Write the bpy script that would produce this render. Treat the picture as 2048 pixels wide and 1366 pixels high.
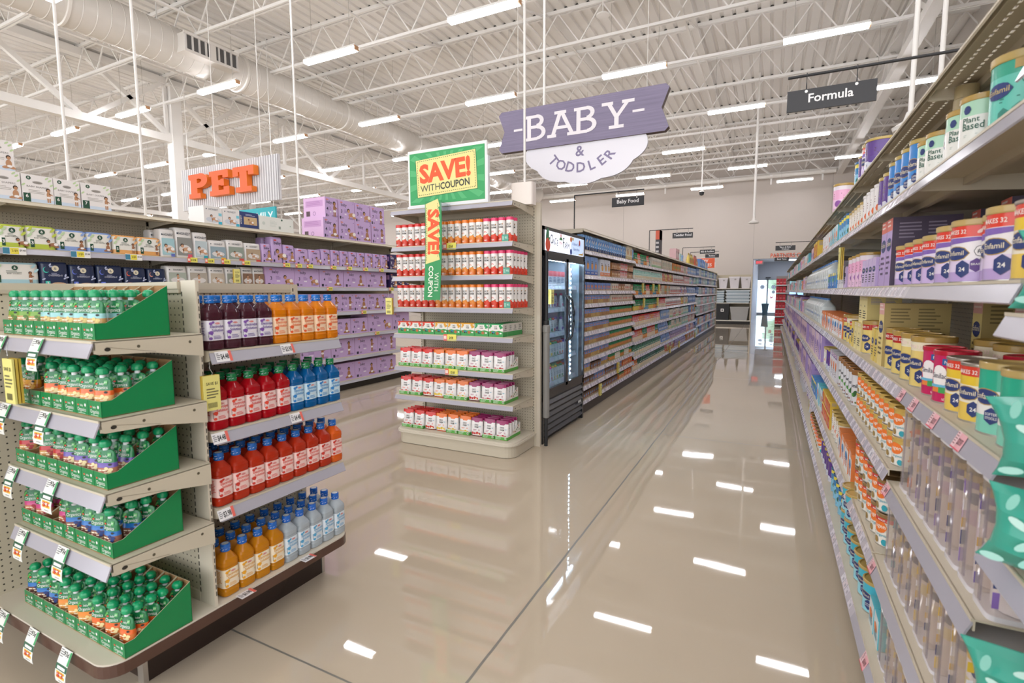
import bpy, math, random
from mathutils import Vector, Matrix
PI = math.pi
rnd = random.Random(11)
sc = bpy.context.scene
COL = sc.collection
for _o in list(bpy.data.objects):
    bpy.data.objects.remove(_o)

# ------------------------------------------------------------------ camera
CAMZ = 1.38
def cam_axes(yaw, pitch, roll):
    f = Vector((-math.sin(yaw) * math.cos(pitch), math.cos(yaw) * math.cos(pitch), -math.sin(pitch)))
    r = Vector((math.cos(yaw), math.sin(yaw), 0))
    u = r.cross(f)
    return r * math.cos(roll) + u * math.sin(roll), -r * math.sin(roll) + u * math.cos(roll), f
_r, _u, _f = cam_axes(0.46768, 0.09657, -0.00335)
cd = bpy.data.cameras.new('camera')
cd.lens = 18.0; cd.sensor_width = 36.0; cd.clip_start = 0.05; cd.clip_end = 200
cd.dof.use_dof = True; cd.dof.focus_distance = 4.2; cd.dof.aperture_fstop = 4.0
cam = bpy.data.objects.new('camera', cd)
cam.matrix_world = Matrix(((_r.x, _u.x, -_f.x, 0), (_r.y, _u.y, -_f.y, 0), (_r.z, _u.z, -_f.z, CAMZ), (0, 0, 0, 1)))
COL.objects.link(cam); sc.camera = cam

# ------------------------------------------------------------------ world, exposure
w = bpy.data.worlds.new('daylight'); sc.world = w; w.use_nodes = True
bg = w.node_tree.nodes['Background']
bg.inputs[0].default_value = (0.95, 0.97, 1.0, 1); bg.inputs[1].default_value = 1.7
sc.view_settings.view_transform = 'Standard'; sc.view_settings.look = 'None'
sc.view_settings.gamma = 1.0; sc.view_settings.use_curve_mapping = False
sc.view_settings.exposure = 0.9
sc.cycles.transparent_max_bounces = 32
LAMP = 20.0          # brightness of the strip lights

# ------------------------------------------------------------------ materials
def lin(c):
    return c / 12.92 if c <= 0.04045 else ((c + 0.055) / 1.055) ** 2.4
def rgb(h):
    h = h[-6:]
    return tuple(lin(int(h[i:i + 2], 16) / 255) for i in (0, 2, 4)) + (1,)
_M = {}
def M(key):
    """key: [prefix]#rrggbb ; prefix g gloss, m metal, l liquid, c clear, e emission"""
    if key in _M: return _M[key]
    m = bpy.data.materials.new(key.replace('#', '_')); m.use_nodes = True
    nt = m.node_tree; p = nt.nodes['Principled BSDF']
    pre, hx = key.split('#'); col = rgb(hx[:6])
    p.inputs['Base Color'].default_value = col
    p.inputs['Roughness'].default_value = 0.5
    if pre == 'g':
        p.inputs['Roughness'].default_value = 0.22
    elif pre == 'm':
        p.inputs['Metallic'].default_value = 0.85; p.inputs['Roughness'].default_value = 0.32
    elif pre == 'l':
        p.inputs['Roughness'].default_value = 0.08; p.inputs['IOR'].default_value = 1.36
        p.inputs['Transmission Weight'].default_value = 0.45
    elif pre.startswith('e'):
        p.inputs['Emission Color'].default_value = col
        p.inputs['Emission Strength'].default_value = float(pre[1:])
    elif pre in ('c', 'h'):
        nt.nodes.remove(p)
        t = nt.nodes.new('ShaderNodeBsdfTransparent'); t.inputs[0].default_value = col
        gl = nt.nodes.new('ShaderNodeBsdfGlossy'); gl.inputs['Roughness'].default_value = 0.06
        lw = nt.nodes.new('ShaderNodeLayerWeight'); lw.inputs[0].default_value = 0.5
        pw = nt.nodes.new('ShaderNodeMath'); pw.operation = 'POWER'; pw.inputs[1].default_value = 4.0; nt.links.new(lw.outputs['Facing'], pw.inputs[0])
        fr = nt.nodes.new('ShaderNodeMath'); fr.operation = 'MULTIPLY_ADD'; fr.inputs[1].default_value = 0.6; fr.inputs[2].default_value = 0.05; nt.links.new(pw.outputs[0], fr.inputs[0])
        mx = nt.nodes.new('ShaderNodeMixShader')
        nt.links.new(fr.outputs[0], mx.inputs[0]); nt.links.new(t.outputs[0], mx.inputs[1]); nt.links.new(gl.outputs[0], mx.inputs[2])
        out = mx.outputs[0]
        if pre == 'h':
            df = nt.nodes.new('ShaderNodeBsdfTranslucent'); df.inputs[0].default_value = col
            d2 = nt.nodes.new('ShaderNodeBsdfDiffuse'); d2.inputs[0].default_value = col
            m1 = nt.nodes.new('ShaderNodeMixShader'); nt.links.new(df.outputs[0], m1.inputs[1]); nt.links.new(d2.outputs[0], m1.inputs[2])
            m2 = nt.nodes.new('ShaderNodeMixShader'); m2.inputs[0].default_value = 0.14
            nt.links.new(out, m2.inputs[1]); nt.links.new(m1.outputs[0], m2.inputs[2]); out = m2.outputs[0]
        nt.links.new(out, nt.nodes['Material Output'].inputs[0])
    _M[key] = m
    return m

def node_mat(name):
    m = bpy.data.materials.new(name); m.use_nodes = True
    return m, m.node_tree, m.node_tree.nodes['Principled BSDF']
def nmath(nt, op, a, b=None, c=None):
    n = nt.nodes.new('ShaderNodeMath'); n.operation = op
    for i, v in enumerate((a, b, c)):
        if v is None: continue
        if isinstance(v, (int, float)): n.inputs[i].default_value = v
        else: nt.links.new(v, n.inputs[i])
    return n.outputs[0]
def coords(nt):
    g = nt.nodes.new('ShaderNodeNewGeometry'); s = nt.nodes.new('ShaderNodeSeparateXYZ')
    nt.links.new(g.outputs['Position'], s.inputs[0])
    return g.outputs['Position'], s.outputs
def mixc(nt, fac, a, b):
    n = nt.nodes.new('ShaderNodeMix'); n.data_type = 'RGBA'
    for i, v in ((0, fac), (6, a), (7, b)):
        if isinstance(v, tuple): n.inputs[i].default_value = v
        elif isinstance(v, (int, float)): n.inputs[i].default_value = v
        else: nt.links.new(v, n.inputs[i])
    return n.outputs[2]
def noise(nt, vec, scale, detail=2.0):
    n = nt.nodes.new('ShaderNodeTexNoise'); n.inputs['Scale'].default_value = scale; n.inputs['Detail'].default_value = detail
    if vec is not None: nt.links.new(vec, n.inputs['Vector'])
    return n.outputs[0]

# polished concrete with saw-cut joints
m, nt, p = node_mat('floor_concrete')
pos, xyz = coords(nt)
n1 = noise(nt, pos, 0.9, 5); n2 = noise(nt, pos, 7.0, 4)
c = mixc(nt, n1, rgb('#b7a995'), rgb('#c5b7a3'))
c = mixc(nt, nmath(nt, 'MULTIPLY', n2, 0.35), c, rgb('#c0b19c'))
def joint(o, off, pitch, wd):
    a = nmath(nt, 'WRAP', nmath(nt, 'ADD', o, -off), pitch / 2, -pitch / 2)
    a = nmath(nt, 'ADD', a, nmath(nt, 'MULTIPLY', nmath(nt, 'ADD', n2, -0.5), 0.006))
    return nmath(nt, 'LESS_THAN', nmath(nt, 'ABSOLUTE', a), wd)
j = nmath(nt, 'MAXIMUM', joint(xyz[0], -0.91, 3.74, 0.0055), joint(xyz[1], 1.25, 3.74, 0.004))
c = mixc(nt, j, c, rgb('#77746c'))
nt.links.new(c, p.inputs['Base Color'])
nt.links.new(nmath(nt, 'ADD', nmath(nt, 'MULTIPLY', n2, 0.03), nmath(nt, 'ADD', nmath(nt, 'MULTIPLY', j, 0.4), 0.012)), p.inputs['Roughness'])
bp = nt.nodes.new('ShaderNodeBump'); bp.inputs['Strength'].default_value = 0.06; bp.inputs['Distance'].default_value = 0.05
nt.links.new(noise(nt, pos, 1.3, 0), bp.inputs['Height']); nt.links.new(bp.outputs[0], p.inputs['Normal'])
p.inputs['IOR'].default_value = 1.6
_M['FLOOR'] = m
# pegboards: dark holes on a 25 mm grid, one for each orientation
for nm, ax in (('PEGX', 0), ('PEGY', 1)):
    m, nt, p = node_mat('pegboard_' + nm[-1].lower())
    pos, xyz = coords(nt)
    a = nmath(nt, 'WRAP', xyz[ax], 0.0125, -0.0125); b = nmath(nt, 'WRAP', xyz[2], 0.0125, -0.0125)
    d = nmath(nt, 'SQRT', nmath(nt, 'ADD', nmath(nt, 'MULTIPLY', a, a), nmath(nt, 'MULTIPLY', b, b)))
    nt.links.new(mixc(nt, nmath(nt, 'LESS_THAN', d, 0.0032), rgb('#c3b9a4'), rgb('#2e2a24')), p.inputs['Base Color'])
    _M[nm] = m
# purple-grey painted wood of the hanging sign
m, nt, p = node_mat('sign_wood')
pos, xyz = coords(nt)
mp = nt.nodes.new('ShaderNodeMapping'); mp.inputs['Scale'].default_value = (1.2, 1, 45); nt.links.new(pos, mp.inputs['Vector'])
nt.links.new(mixc(nt, noise(nt, mp.outputs[0], 2.2, 4), rgb('#625971'), rgb('#857b95')), p.inputs['Base Color'])
_M['WOOD'] = m
# cardboard
m, nt, p = node_mat('cardboard')
pos, xyz = coords(nt)
nt.links.new(mixc(nt, noise(nt, pos, 30, 3), rgb('#8d6a45'), rgb('#a98256')), p.inputs['Base Color'])
p.inputs['Roughness'].default_value = 0.8
_M['CARD'] = m
BEIGE = '#c6bca8'; RAIL = 'g#aaa7b1'; WHITE = '#e9e6e2'; BROWN = '#3c2a22'

# ------------------------------------------------------------------ text outlines
_tc = {}
def tgeo(s, bold):
    k = (s, bold)
    if k not in _tc:
        cu = bpy.data.curves.new('t', 'FONT'); cu.body = s; cu.resolution_u = 2; cu.offset = 0.018 * bold
        o = bpy.data.objects.new('t', cu)
        me = bpy.data.meshes.new_from_object(o)
        vs = [(v.co.x / 0.7, v.co.y / 0.7) for v in me.vertices]
        fs = [tuple(f.vertices) for f in me.polygons]
        bpy.data.objects.remove(o); bpy.data.meshes.remove(me); bpy.data.curves.remove(cu)
        xs = [v[0] for v in vs] or [0]
        _tc[k] = (vs, fs, min(xs), max(xs))
    return _tc[k]

# ------------------------------------------------------------------ mesh builder
class MB:
    def __init__(s):
        s.v = []; s.f = []; s.mi = []; s.sm = []; s.mk = []
    def slot(s, m):
        if m not in s.mk: s.mk.append(m)
        return s.mk.index(m)
    def add(s, vs, fs, m, smooth=False):
        b = len(s.v); s.v.extend(vs); i = s.slot(m)
        for f in fs:
            s.f.append(tuple(b + k for k in f)); s.mi.append(i); s.sm.append(smooth)
    def box(s, x0, x1, y0, y1, z0, z1, m, ov=None):
        vs = [(x0, y0, z0), (x1, y0, z0), (x1, y1, z0), (x0, y1, z0), (x0, y0, z1), (x1, y0, z1), (x1, y1, z1), (x0, y1, z1)]
        F = {'-z': (0, 3, 2, 1), '+z': (4, 5, 6, 7), '-y': (0, 1, 5, 4), '+y': (2, 3, 7, 6), '-x': (3, 0, 4, 7), '+x': (1, 2, 6, 5)}
        for k, f in F.items():
            s.add([vs[i] for i in f], [(0, 1, 2, 3)], (ov or {}).get(k, m))
        return s
    def obox(s, c, ax, ay, az, m):
        """box from centre and three half-axis vectors"""
        c, ax, ay, az = map(Vector, (c, ax, ay, az))
        vs = [tuple(c + a * ax + b * ay + d * az) for d in (-1, 1) for a, b in ((-1, -1), (1, -1), (1, 1), (-1, 1))]
        s.add(vs, [(0, 3, 2, 1), (4, 5, 6, 7), (0, 1, 5, 4), (1, 2, 6, 5), (2, 3, 7, 6), (3, 0, 4, 7)], m)
    def bar(s, p, q, r, m, r2=None):
        """square bar between two points"""
        p, q = Vector(p), Vector(q); d = (q - p)
        u = d.normalized(); a = u.cross(Vector((0, 0, 1)))
        if a.length < 1e-3: a = Vector((1, 0, 0))
        a.normalize(); b = u.cross(a)
        s.obox((p + q) / 2, d / 2, a * r, b * (r2 or r), m)
    def rings(s, R, ms, smooth=True, cap0=True, cap1=True):
        n = len(R[0])
        for k in range(len(R) - 1):
            m = ms if isinstance(ms, str) else ms[min(k, len(ms) - 1)]
            s.add(list(R[k]) + list(R[k + 1]), [(i, (i + 1) % n, n + (i + 1) % n, n + i) for i in range(n)], m, smooth)
        m0 = ms if isinstance(ms, str) else ms[0]; m1 = ms if isinstance(ms, str) else ms[-1]
        if cap0: s.add(list(R[0]), [tuple(reversed(range(n)))], m0)
        if cap1: s.add(list(R[-1]), [tuple(range(n))], m1)
        return s
    def lathe(s, prof, ms, seg=14, cx=0, cy=0, smooth=True, cap0=True, cap1=True):
        R = [[(cx + r * math.cos(2 * PI * i / seg), cy + r * math.sin(2 * PI * i / seg), z) for i in range(seg)] for r, z in prof]
        return s.rings(R, ms, smooth, cap0, cap1)
    def tube(s, pts, r, m, seg=8):
        pts = [Vector(p) for p in pts]; R = []
        for i, p in enumerate(pts):
            d = (pts[min(i + 1, len(pts) - 1)] - pts[max(i - 1, 0)]).normalized()
            a = d.cross(Vector((0, 0, 1)))
            if a.length < 1e-3: a = Vector((1, 0, 0))
            a.normalize(); b = a.cross(d)
            R.append([tuple(p + a * r * math.cos(2 * PI * k / seg) + b * r * math.sin(2 * PI * k / seg)) for k in range(seg)])
        return s.rings(R, m)
    def prism(s, poly, P, d0, d1, m, ms=None):
        """extrude a 2D polygon; P(u,v,d) maps to space"""
        n = len(poly)
        a = [P(u, v, d0) for u, v in poly]; b = [P(u, v, d1) for u, v in poly]
        s.add(a, [tuple(range(n))], m); s.add(b, [tuple(reversed(range(n)))], m)
        s.add(a + b, [(i, n + i, n + (i + 1) % n, (i + 1) % n) for i in range(n)], ms or m)
        return s
    def dec(s, poly, P, m, l=1, n=0):
        if n == 0:
            s.add([P(u, v, l) for u, v in poly], [tuple(range(len(poly)))], m); return s
        us = [p[0] for p in poly]; u0, u1 = min(us), max(us); k = len(poly); lo = []; hi = []
        for i in range(n + 1):
            u = u0 + (u1 - u0) * i / n; vv = []
            for q in range(k):
                (a, b), (c, d) = poly[q], poly[(q + 1) % k]
                if min(a, c) - 1e-9 <= u <= max(a, c) + 1e-9:
                    if abs(c - a) < 1e-9: vv += [b, d]
                    else: vv.append(b + (d - b) * (u - a) / (c - a))
            lo.append(P(u, min(vv), l)); hi.append(P(u, max(vv), l))
        s.add(lo + hi, [(i, i + 1, n + 2 + i, n + 1 + i) for i in range(n)], m)
        return s
    def text(s, t, P, u, v, h, m, l=2, bold=0, al='c', wmax=None, rot=0, sx=1.0):
        vs, fs, a, b = tgeo(t, bold)
        k = h; kx = h * sx
        if wmax and (b - a) * kx > wmax: kx = wmax / (b - a)
        off = {'c': -(a + b) / 2, 'l': -a, 'r': -b}[al]
        cr, sr = math.cos(rot), math.sin(rot); pts = []
        for x, y in vs:
            x2, y2 = (x + off) * kx, y * k
            pts.append(P(u + x2 * cr - y2 * sr, v + x2 * sr + y2 * cr, l))
        s.add(pts, fs, m); return s
    def build(s, name, parent=None):
        me = bpy.data.meshes.new(name); me.from_pydata(s.v, [], s.f)
        for k in s.mk: me.materials.append(_M[k] if k in _M else M(k))
        me.polygons.foreach_set('material_index', s.mi); me.polygons.foreach_set('use_smooth', s.sm)
        me.update()
        o = bpy.data.objects.new(name, me); COL.objects.link(o)
        if parent is not None: par(o, parent)
        return o
KIDS = {}
def par(o, parent):
    o.parent = parent; KIDS.setdefault(parent.name, []).append(o)
def empty(name, loc=(0, 0, 0), rz=0):
    o = bpy.data.objects.new(name, None); o.empty_display_size = 0.05; COL.objects.link(o)
    o.location = loc; o.rotation_euler = (0, 0, rz); return o
def tag(o, label, cat, group=None, kind=None):
    o['label'] = label; o['category'] = cat
    if group: o['group'] = group
    if kind: o['kind'] = kind
    return o
def struct(o):
    o['kind'] = 'structure'; return o
def dup(o, parent=None):
    c = o.copy(); COL.objects.link(c)
    if parent is not None: c.parent = parent; KIDS.setdefault(parent.name, []).append(c)
    for k in KIDS.get(o.name, []): dup(k, c)
    return c
PROTO = {}
def place(kind, loc, rz, label, group=None, rx=0, ry=0, s=1.0):
    """kind = (key, builder, category)"""
    key, fn, cat = kind
    if key not in PROTO: o = PROTO[key] = fn()
    else: o = dup(PROTO[key])
    o.location = loc; o.rotation_euler = (rx, ry, rz); o.scale = s if isinstance(s, tuple) else (s, s, s)
    for k in ('group', 'label'):
        if k in o: del o[k]
    return tag(o, label, cat, group)
# mappings of a printed face
def FR(y):                      # plane facing -y
    return lambda u, v, l: (u, y - 0.0004 * l, v)
def FX(x):                      # plane facing +x, u runs along +y
    return lambda u, v, l: (x + 0.0004 * l, u, v)
def FXm(x):                     # plane facing -x, u runs along -y
    return lambda u, v, l: (x - 0.0004 * l, -u, v)
def CY(r):                      # cylinder, u measured along the girth from the front
    return lambda u, v, l: ((r + 0.0005 * l) * math.sin(u / r), -(r + 0.0005 * l) * math.cos(u / r), v)
def rect(u0, u1, v0, v1): return [(u0, v0), (u1, v0), (u1, v1), (u0, v1)]
def ell(u, v, a, b, n=14, r=0):
    return [(u + a * math.cos(2 * PI * i / n) * math.cos(r) - b * math.sin(2 * PI * i / n) * math.sin(r), v + a * math.cos(2 * PI * i / n) * math.sin(r) + b * math.sin(2 * PI * i / n) * math.cos(r)) for i in range(n)]
def hexa(u, v, a, b): return [(u + a * math.sin(PI / 3 * i), v + b * math.cos(PI / 3 * i)) for i in range(6)]
def se(hw, hd, n, seg, z, cx=0, cy=0):
    out = []
    for i in range(seg):
        t = 2 * PI * (i + 0.5) / seg; c, s_ = math.cos(t), math.sin(t)
        out.append((cx + hw * math.copysign(abs(c) ** (2 / n), c), cy + hd * math.copysign(abs(s_) ** (2 / n), s_), z))
    return out
ORD = 'zeroth first second third fourth fifth sixth seventh eighth ninth tenth eleventh twelfth'.split()
def od(i):
    if i < len(ORD): return ORD[i]
    return f"{i}{'th' if 10 <= i % 100 <= 20 else {1: 'st', 2: 'nd', 3: 'rd'}.get(i % 10, 'th')}"
# ================================================================== the building
CEIL = '#ebe8e4'
YB = 24.4
b = MB(); b.box(-40, 12, -8, 40, -0.05, 0, 'FLOOR'); struct(b.build('floor'))
# corrugated roof deck, flutes along y
b = MB(); pr_ = []
x = -40.0
while x < 3.6:
    pr_ += [(x, 6.9), (x + 0.145, 6.9), (x + 0.165, 6.935), (x + 0.205, 6.935)]; x += 0.225
n = len(pr_)
b.add([(x, -8, z) for x, z in pr_] + [(x, YB + 0.1, z) for x, z in pr_], [(i, i + 1, n + i + 1, n + i) for i in range(n - 1)], CEIL)
b.box(-40, 3.7, -8, YB + 0.2, 6.94, 7.0, CEIL)
struct(b.build('ceiling'))
# open-web roof joists along x
b = MB()
for z0, z1, wd in ((6.835, 6.9, 0.06), (6.2, 6.25, 0.045)):
    b.box(-40, 3.4, -wd, -0.012, z0, z1, CEIL); b.box(-40, 3.4, 0.012, wd, z0, z1, CEIL)
x = -40
while x < 3.2:
    b.bar((x, 0, 6.86), (x + 0.45, 0, 6.23), 0.011, CEIL); b.bar((x + 0.45, 0, 6.23), (x + 0.9, 0, 6.86), 0.011, CEIL); x += 0.9
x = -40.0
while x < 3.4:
    b.box(x + 0.158, x + 0.212, -0.05, 0.05, 6.9, 6.934, '#4c4b48'); x += 0.225  # dark blocks put the shade of the open flutes into colour
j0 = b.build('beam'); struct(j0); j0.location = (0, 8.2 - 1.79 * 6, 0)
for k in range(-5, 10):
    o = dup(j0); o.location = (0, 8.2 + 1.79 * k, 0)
# girders along y with tube chords, and columns
def girder(x, zb, zt, y0, y1, pitch):
    b = MB()
    for z, h in ((zt, 0.08), (zb, 0.09)):
        b.box(x - 0.1, x + 0.1, y0, y1, z - h, z + h, CEIL)
    y = y0
    while y < y1 - pitch / 2:
        b.bar((x, y, zb), (x, y + pitch / 2, zt), 0.05, CEIL); b.bar((x, y + pitch / 2, zt), (x, y + pitch, zb), 0.05, CEIL)
        b.bar((x, y + pitch / 2, zt), (x, y + pitch / 2, zb), 0.035, CEIL); y += pitch
    return struct(b.build('beam'))
girder(-14.1, 5.35, 6.76, -8, YB, 3.6); girder(2.2, 6.05, 6.76, -8, YB, 2.4); girder(-27.5, 5.35, 6.76, -8, YB, 3.6)
for cx, cy in ((-14.1, 8.4), (-14.1, 20.6), (-27.5, 8.4), (-27.5, 20.6)):
    b = MB(); b.box(cx - 0.13, cx + 0.13, cy - 0.13, cy + 0.13, 0, 6.7, CEIL); b.box(cx - 0.2, cx + 0.2, cy - 0.2, cy + 0.2, 6.66, 6.7, CEIL)
    b.bar((cx, cy + 0.1, 5.4), (cx, cy + 1.9, 6.75), 0.05, CEIL); b.bar((cx, cy - 0.1, 5.4), (cx, cy - 1.9, 6.75), 0.05, CEIL)
    struct(b.build('column'))
b = MB()
for x in [-38 + 2.6 * i for i in range(16)]:
    b.box(x - 0.02, x + 0.02, -8, YB, 6.80, 6.835, CEIL); b.box(x - 0.02, x + 0.02, -8, YB, 6.25, 6.28, CEIL)
    for k in range(-5, 9):
        y = 8.2 + 1.79 * k
        if (k + int(x)) % 2 == 0: b.bar((x, y, 6.26), (x, y + 1.79, 6.82), 0.014, CEIL)
struct(b.build('beam'))
# walls
WALL = '#c5bbb2'
b = MB(); b.box(-40, -0.76, YB, YB + 0.2, 0, 7, WALL); b.box(-0.76, 1.6, YB, YB + 0.2, 2.75, 7, WALL); b.box(1.6, 3.6, YB, YB + 0.2, 0, 7, WALL)
for x in (-0.78, 2.0, -6.4, -12): b.box(x, x + 0.015, YB - 0.006, YB, 2.75 if x < 0 and x > -1 else 0, 7, '#a79e96')
struct(b.build('wall_back'))
b = MB(); b.box(3.4, 3.6, -2, YB, 0, 7, '#d3cdc6')
for z in (4.2, 5.2, 6.0): b.box(3.385, 3.4, -2, YB, z, z + 0.02, '#8d8880')
struct(b.build('wall_right'))
b = MB(); b.box(-40.2, -40, -8, YB, 0, 7, WALL); struct(b.build('wall_left'))
# entrance lobby behind the back wall
LOB = '#ccd0d8'
b = MB(); b.box(-0.96, -0.76, YB + 0.2, 34.2, 0, 3.1, LOB); struct(b.build('wall_lobby_left'))
b = MB(); b.box(3.2, 3.4, YB + 0.2, 34.2, 0, 3.1, LOB); struct(b.build('wall_lobby_right'))
b = MB(); b.box(-0.96, 3.4, YB + 0.2, 34.4, 3.1, 3.2, '#dfe2e6'); struct(b.build('ceiling'))
b = MB(); b.box(-1.0, 3.4, 34.2, 34.4, 2.1, 3.2, '#a9adb5'); b.box(-1.3, -0.87, 34.2, 34.4, 0, 3.2, LOB); struct(b.build('wall_lobby_end'))
for k, yy in enumerate((26.6, 29.4, 32.2)):  # unseen lamps, added to brighten the dark lobby
    t = empty('lobby_fill_lamp', (0.9, yy, 3.06)); q = MB(); q.box(-0.62, 0.62, -0.32, 0.32, 0.015, 0.04, WHITE); q.build('frame', t); q = MB(); q.box(-0.58, 0.58, -0.28, 0.28, 0.0, 0.015, 'e9#f1f5ff'); q.build('diffuser', t)
    tag(t, 'added unseen lamp panel in the lobby ceiling, ' + ('nearest to the shop', 'in the middle', 'nearest to the street doors')[k], 'light', 'added lobby fill lamps')
d = empty('door_1', (-0.2, 34.2, 0)); struct(d)
f = MB()
for x in (-0.62, -0.03, 0.58, 1.5, 2.5, 3.3): f.box(x - 0.04, x + 0.04, -0.06, 0.06, 0, 2.1, '#8a9098')
f.box(-0.6, 3.3, -0.06, 0.06, 2.03, 2.1, '#8a9098'); f.box(-0.6, 3.3, -0.06, 0.06, 0, 0.1, '#8a9098'); f.box(-0.15, 0.12, -0.1, -0.06, 2.14, 2.2, '#2a2a2c')
f.build('door_frame', d)
for x0, x1 in ((-0.58, -0.07), (0.01, 0.54), (0.62, 1.46), (1.54, 2.46), (2.54, 3.26)):
    g = MB(); g.box(x0, x1, -0.01, 0.01, 0.1, 2.03, 'c#e8f4ff' if x0 < 0.6 else 'c#b5d0ee')
    P = FR(-0.012); xm = (x0 + x1) / 2 + 0.02
    for vz, a in ((1.62, 0.12), (1.32, 0.1)):
        if x0 > 0.6 or (x0 < 0 and vz < 1.5): continue
        g.dec(ell(xm, vz, a, a, 20), P, '#7d93b0', 1); g.dec(ell(xm, vz, a * 0.72, a * 0.72, 20), P, '#dfe9f5', 2); g.dec(ell(xm, vz, a * 0.4, a * 0.3, 12), P, '#7d93b0', 3)
    if x0 == 0.01: g.dec([(xm - 0.14, 0.93), (xm - 0.02, 0.98), (xm - 0.04, 1.08), (xm - 0.1, 1.02), (xm - 0.19, 1.12)], P, '#d3475f', 1)
    g.build('glass_pane', d)
# parking lot outside the doors
b = MB(); b.box(-30, 30, 34.6, 90, -0.06, -0.02, '#d9d9d6'); struct(b.build('street'))
for i, (x, y, h, rr) in enumerate(((-3.5, 56, 3.0, 1.6), (0.6, 58, 3.2, 1.7), (4, 57, 3.0, 1.6))):
    t = empty('street_tree', (x, y, -0.02)); b = MB(); b.lathe([(0.12, 0), (0.09, h * 0.6)], '#6b5a48', 8); b.build('trunk', t)
    b = MB()
    for k in range(14):
        a = rnd.random() * 6.28; q = rnd.random() * rr * 0.6; zz = h * 0.55 + rnd.random() * h * 0.45; s = rr * (0.3 + 0.15 * rnd.random())
        R = [[(q * math.cos(a) + s * math.sin(PI * (j + 0.02) / 6.04) * math.cos(2 * PI * i2 / 9) * (0.85 + 0.3 * rnd.random()), q * math.sin(a) + s * math.sin(PI * (j + 0.02) / 6.04) * math.sin(2 * PI * i2 / 9), zz - s * 0.8 * math.cos(PI * j / 6)) for i2 in range(9)] for j in range(7)]
        b.rings(R, '#a9bd94')
    b.build('crown', t); tag(t, 'leafy green tree outside the glass entrance, ' + ('left of the two door leaves', 'behind the middle of the doors', 'furthest to the right')[i], 'tree')
b = MB(); b.lathe([(0.13, 0), (0.17, 0.5), (0.19, 0.62)], '#3f5764', 14); b.lathe([(0.2, 0.62), (0.2, 0.66), (0.12, 0.68)], '#39505c', 14)
o = b.build('litter_bin'); o.location = (-0.30, 32.8, 0); tag(o, 'dark blue-grey litter bin standing before the glass entrance doors', 'bin')
# exit sign in the lobby
e = empty('exit_sign', (-0.545, 26, 2.58)); b = MB(); b.box(-0.16, 0.16, -0.03, 0.03, 0, 0.19, '#e6dcd8'); b.bar((0, 0, 0.19), (0, 0, 0.52), 0.012, WHITE); b.build('case', e)
b = MB(); b.dec(rect(-0.14, 0.14, 0.02, 0.17), FR(-0.031), '#f0d5cf', 1); b.text('EXIT', FR(-0.031), 0, 0.045, 0.1, 'e1.2#e0424e', 2, 1, wmax=0.25); b.build('lit_face', e)
tag(e, 'small red lettered EXIT sign hanging above the entrance lobby', 'sign')

# ------------------------------------------------------------------ lamps
def mk_light(short=False):
    t = empty('strip_light')
    b = MB(); b.box(-0.602, 0.602, -0.072, 0.072, 0.05, 0.062, WHITE); b.box(-0.6, 0.6, -0.04, 0.04, 0.062, 0.10, WHITE); b.build('housing', t)
    b = MB(); sec = [(-0.05, 0.0), (0.05, 0.0), (0.066, 0.03), (0.066, 0.05), (-0.066, 0.05), (-0.066, 0.03)]
    b.rings([[(x, y, z) for y, z in sec] for x in (-0.6, 0.585)], 'e%g#fbfaff' % LAMP, False); b.build('lens', t)
    b = MB(); b.box(0.585, 0.605, -0.05, 0.05, 0.005, 0.075, '#c99a72'); b.build('end_cap', t)
    for x in (-0.45, 0.45):
        b = MB(); b.tube([(x, 0, 0.1), (x, 0, 0.295 if short and x < 0 else 1.412)], 0.004, '#b9b4ad', 5); b.build('hanging_wire', t)
    return t
K_LIGHT = ('light', mk_light, 'light'); K_LIGHT2 = ('light2', lambda: mk_light(True), 'light')
for r in range(8):
    y = 0.84 + 3.08 * r
    row = {0: 'above the near shelves', 7: 'closest to the back wall'}.get(r, f'in the {od(8 - r)} row from the back wall')
    for c in range(12):
        x0 = (-1.5 if r % 2 == 0 else 0.0) + 3.1 * (1 - c)
        if x0 + 1.2 > 3.2 or (r < 1 and x0 < -12): continue
        place(K_LIGHT2 if abs(x0 + 10.8) < 0.1 else K_LIGHT, (x0 + 0.61, y, 5.49), 0, f'strip light {row}, {od(c + 1)} from right wall', 'ceiling strip lights')

# ------------------------------------------------------------------ duct with register
t = empty('air_duct', (-10.4, 0, 6.05))
b = MB(); R = []; y = -7.9
while y < 23.2:
    for dy, r in ((0, 0.36), (0.17, 0.36), (0.18, 0.366), (0.19, 0.36)):
        R.append([(r * math.cos(2 * PI * i / 28), y + dy, r * math.sin(2 * PI * i / 28)) for i in range(28)])
    y += 0.2
b.rings(R, 'g#d8d3cc'); b.build('pipe', t)
for y in (1.6, 4.5, 7.6, 10.5, 13.6, 17, 20.5):
    b = MB(); b.rings([[(r * math.cos(2 * PI * i / 28), y + d, r * math.sin(2 * PI * i / 28)) for i in range(28)] for r, d in ((0.36, -0.03), (0.385, -0.02), (0.385, 0.02), (0.36, 0.03))], 'g#e2ddd6'); b.build('collar', t)
b = MB(); b.box(0.2, 0.55, 6.15, 7.2, -0.2, 0.13, '#e0dbd5', {'+x': '#5b5a5a'})
for i in range(9): b.box(0.55, 0.575, 6.15 + i * 0.128, 6.18 + i * 0.128, -0.18, 0.11, '#d8d4d0')
b.box(0.55, 0.585, 6.13, 7.22, -0.22, -0.17, '#e0dbd5'); b.box(0.55, 0.585, 6.13, 7.22, 0.09, 0.14, '#e0dbd5'); b.box(0.55, 0.58, 6.62, 6.74, -0.2, 0.13, '#e0dbd5')
b.build('register', t)
b = MB()
for y in range(-6, 24, 3): b.tube([(0, y, 0.36), (0, y, 0.84)], 0.012, WHITE, 6)
b.build('hanger', t)
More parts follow.
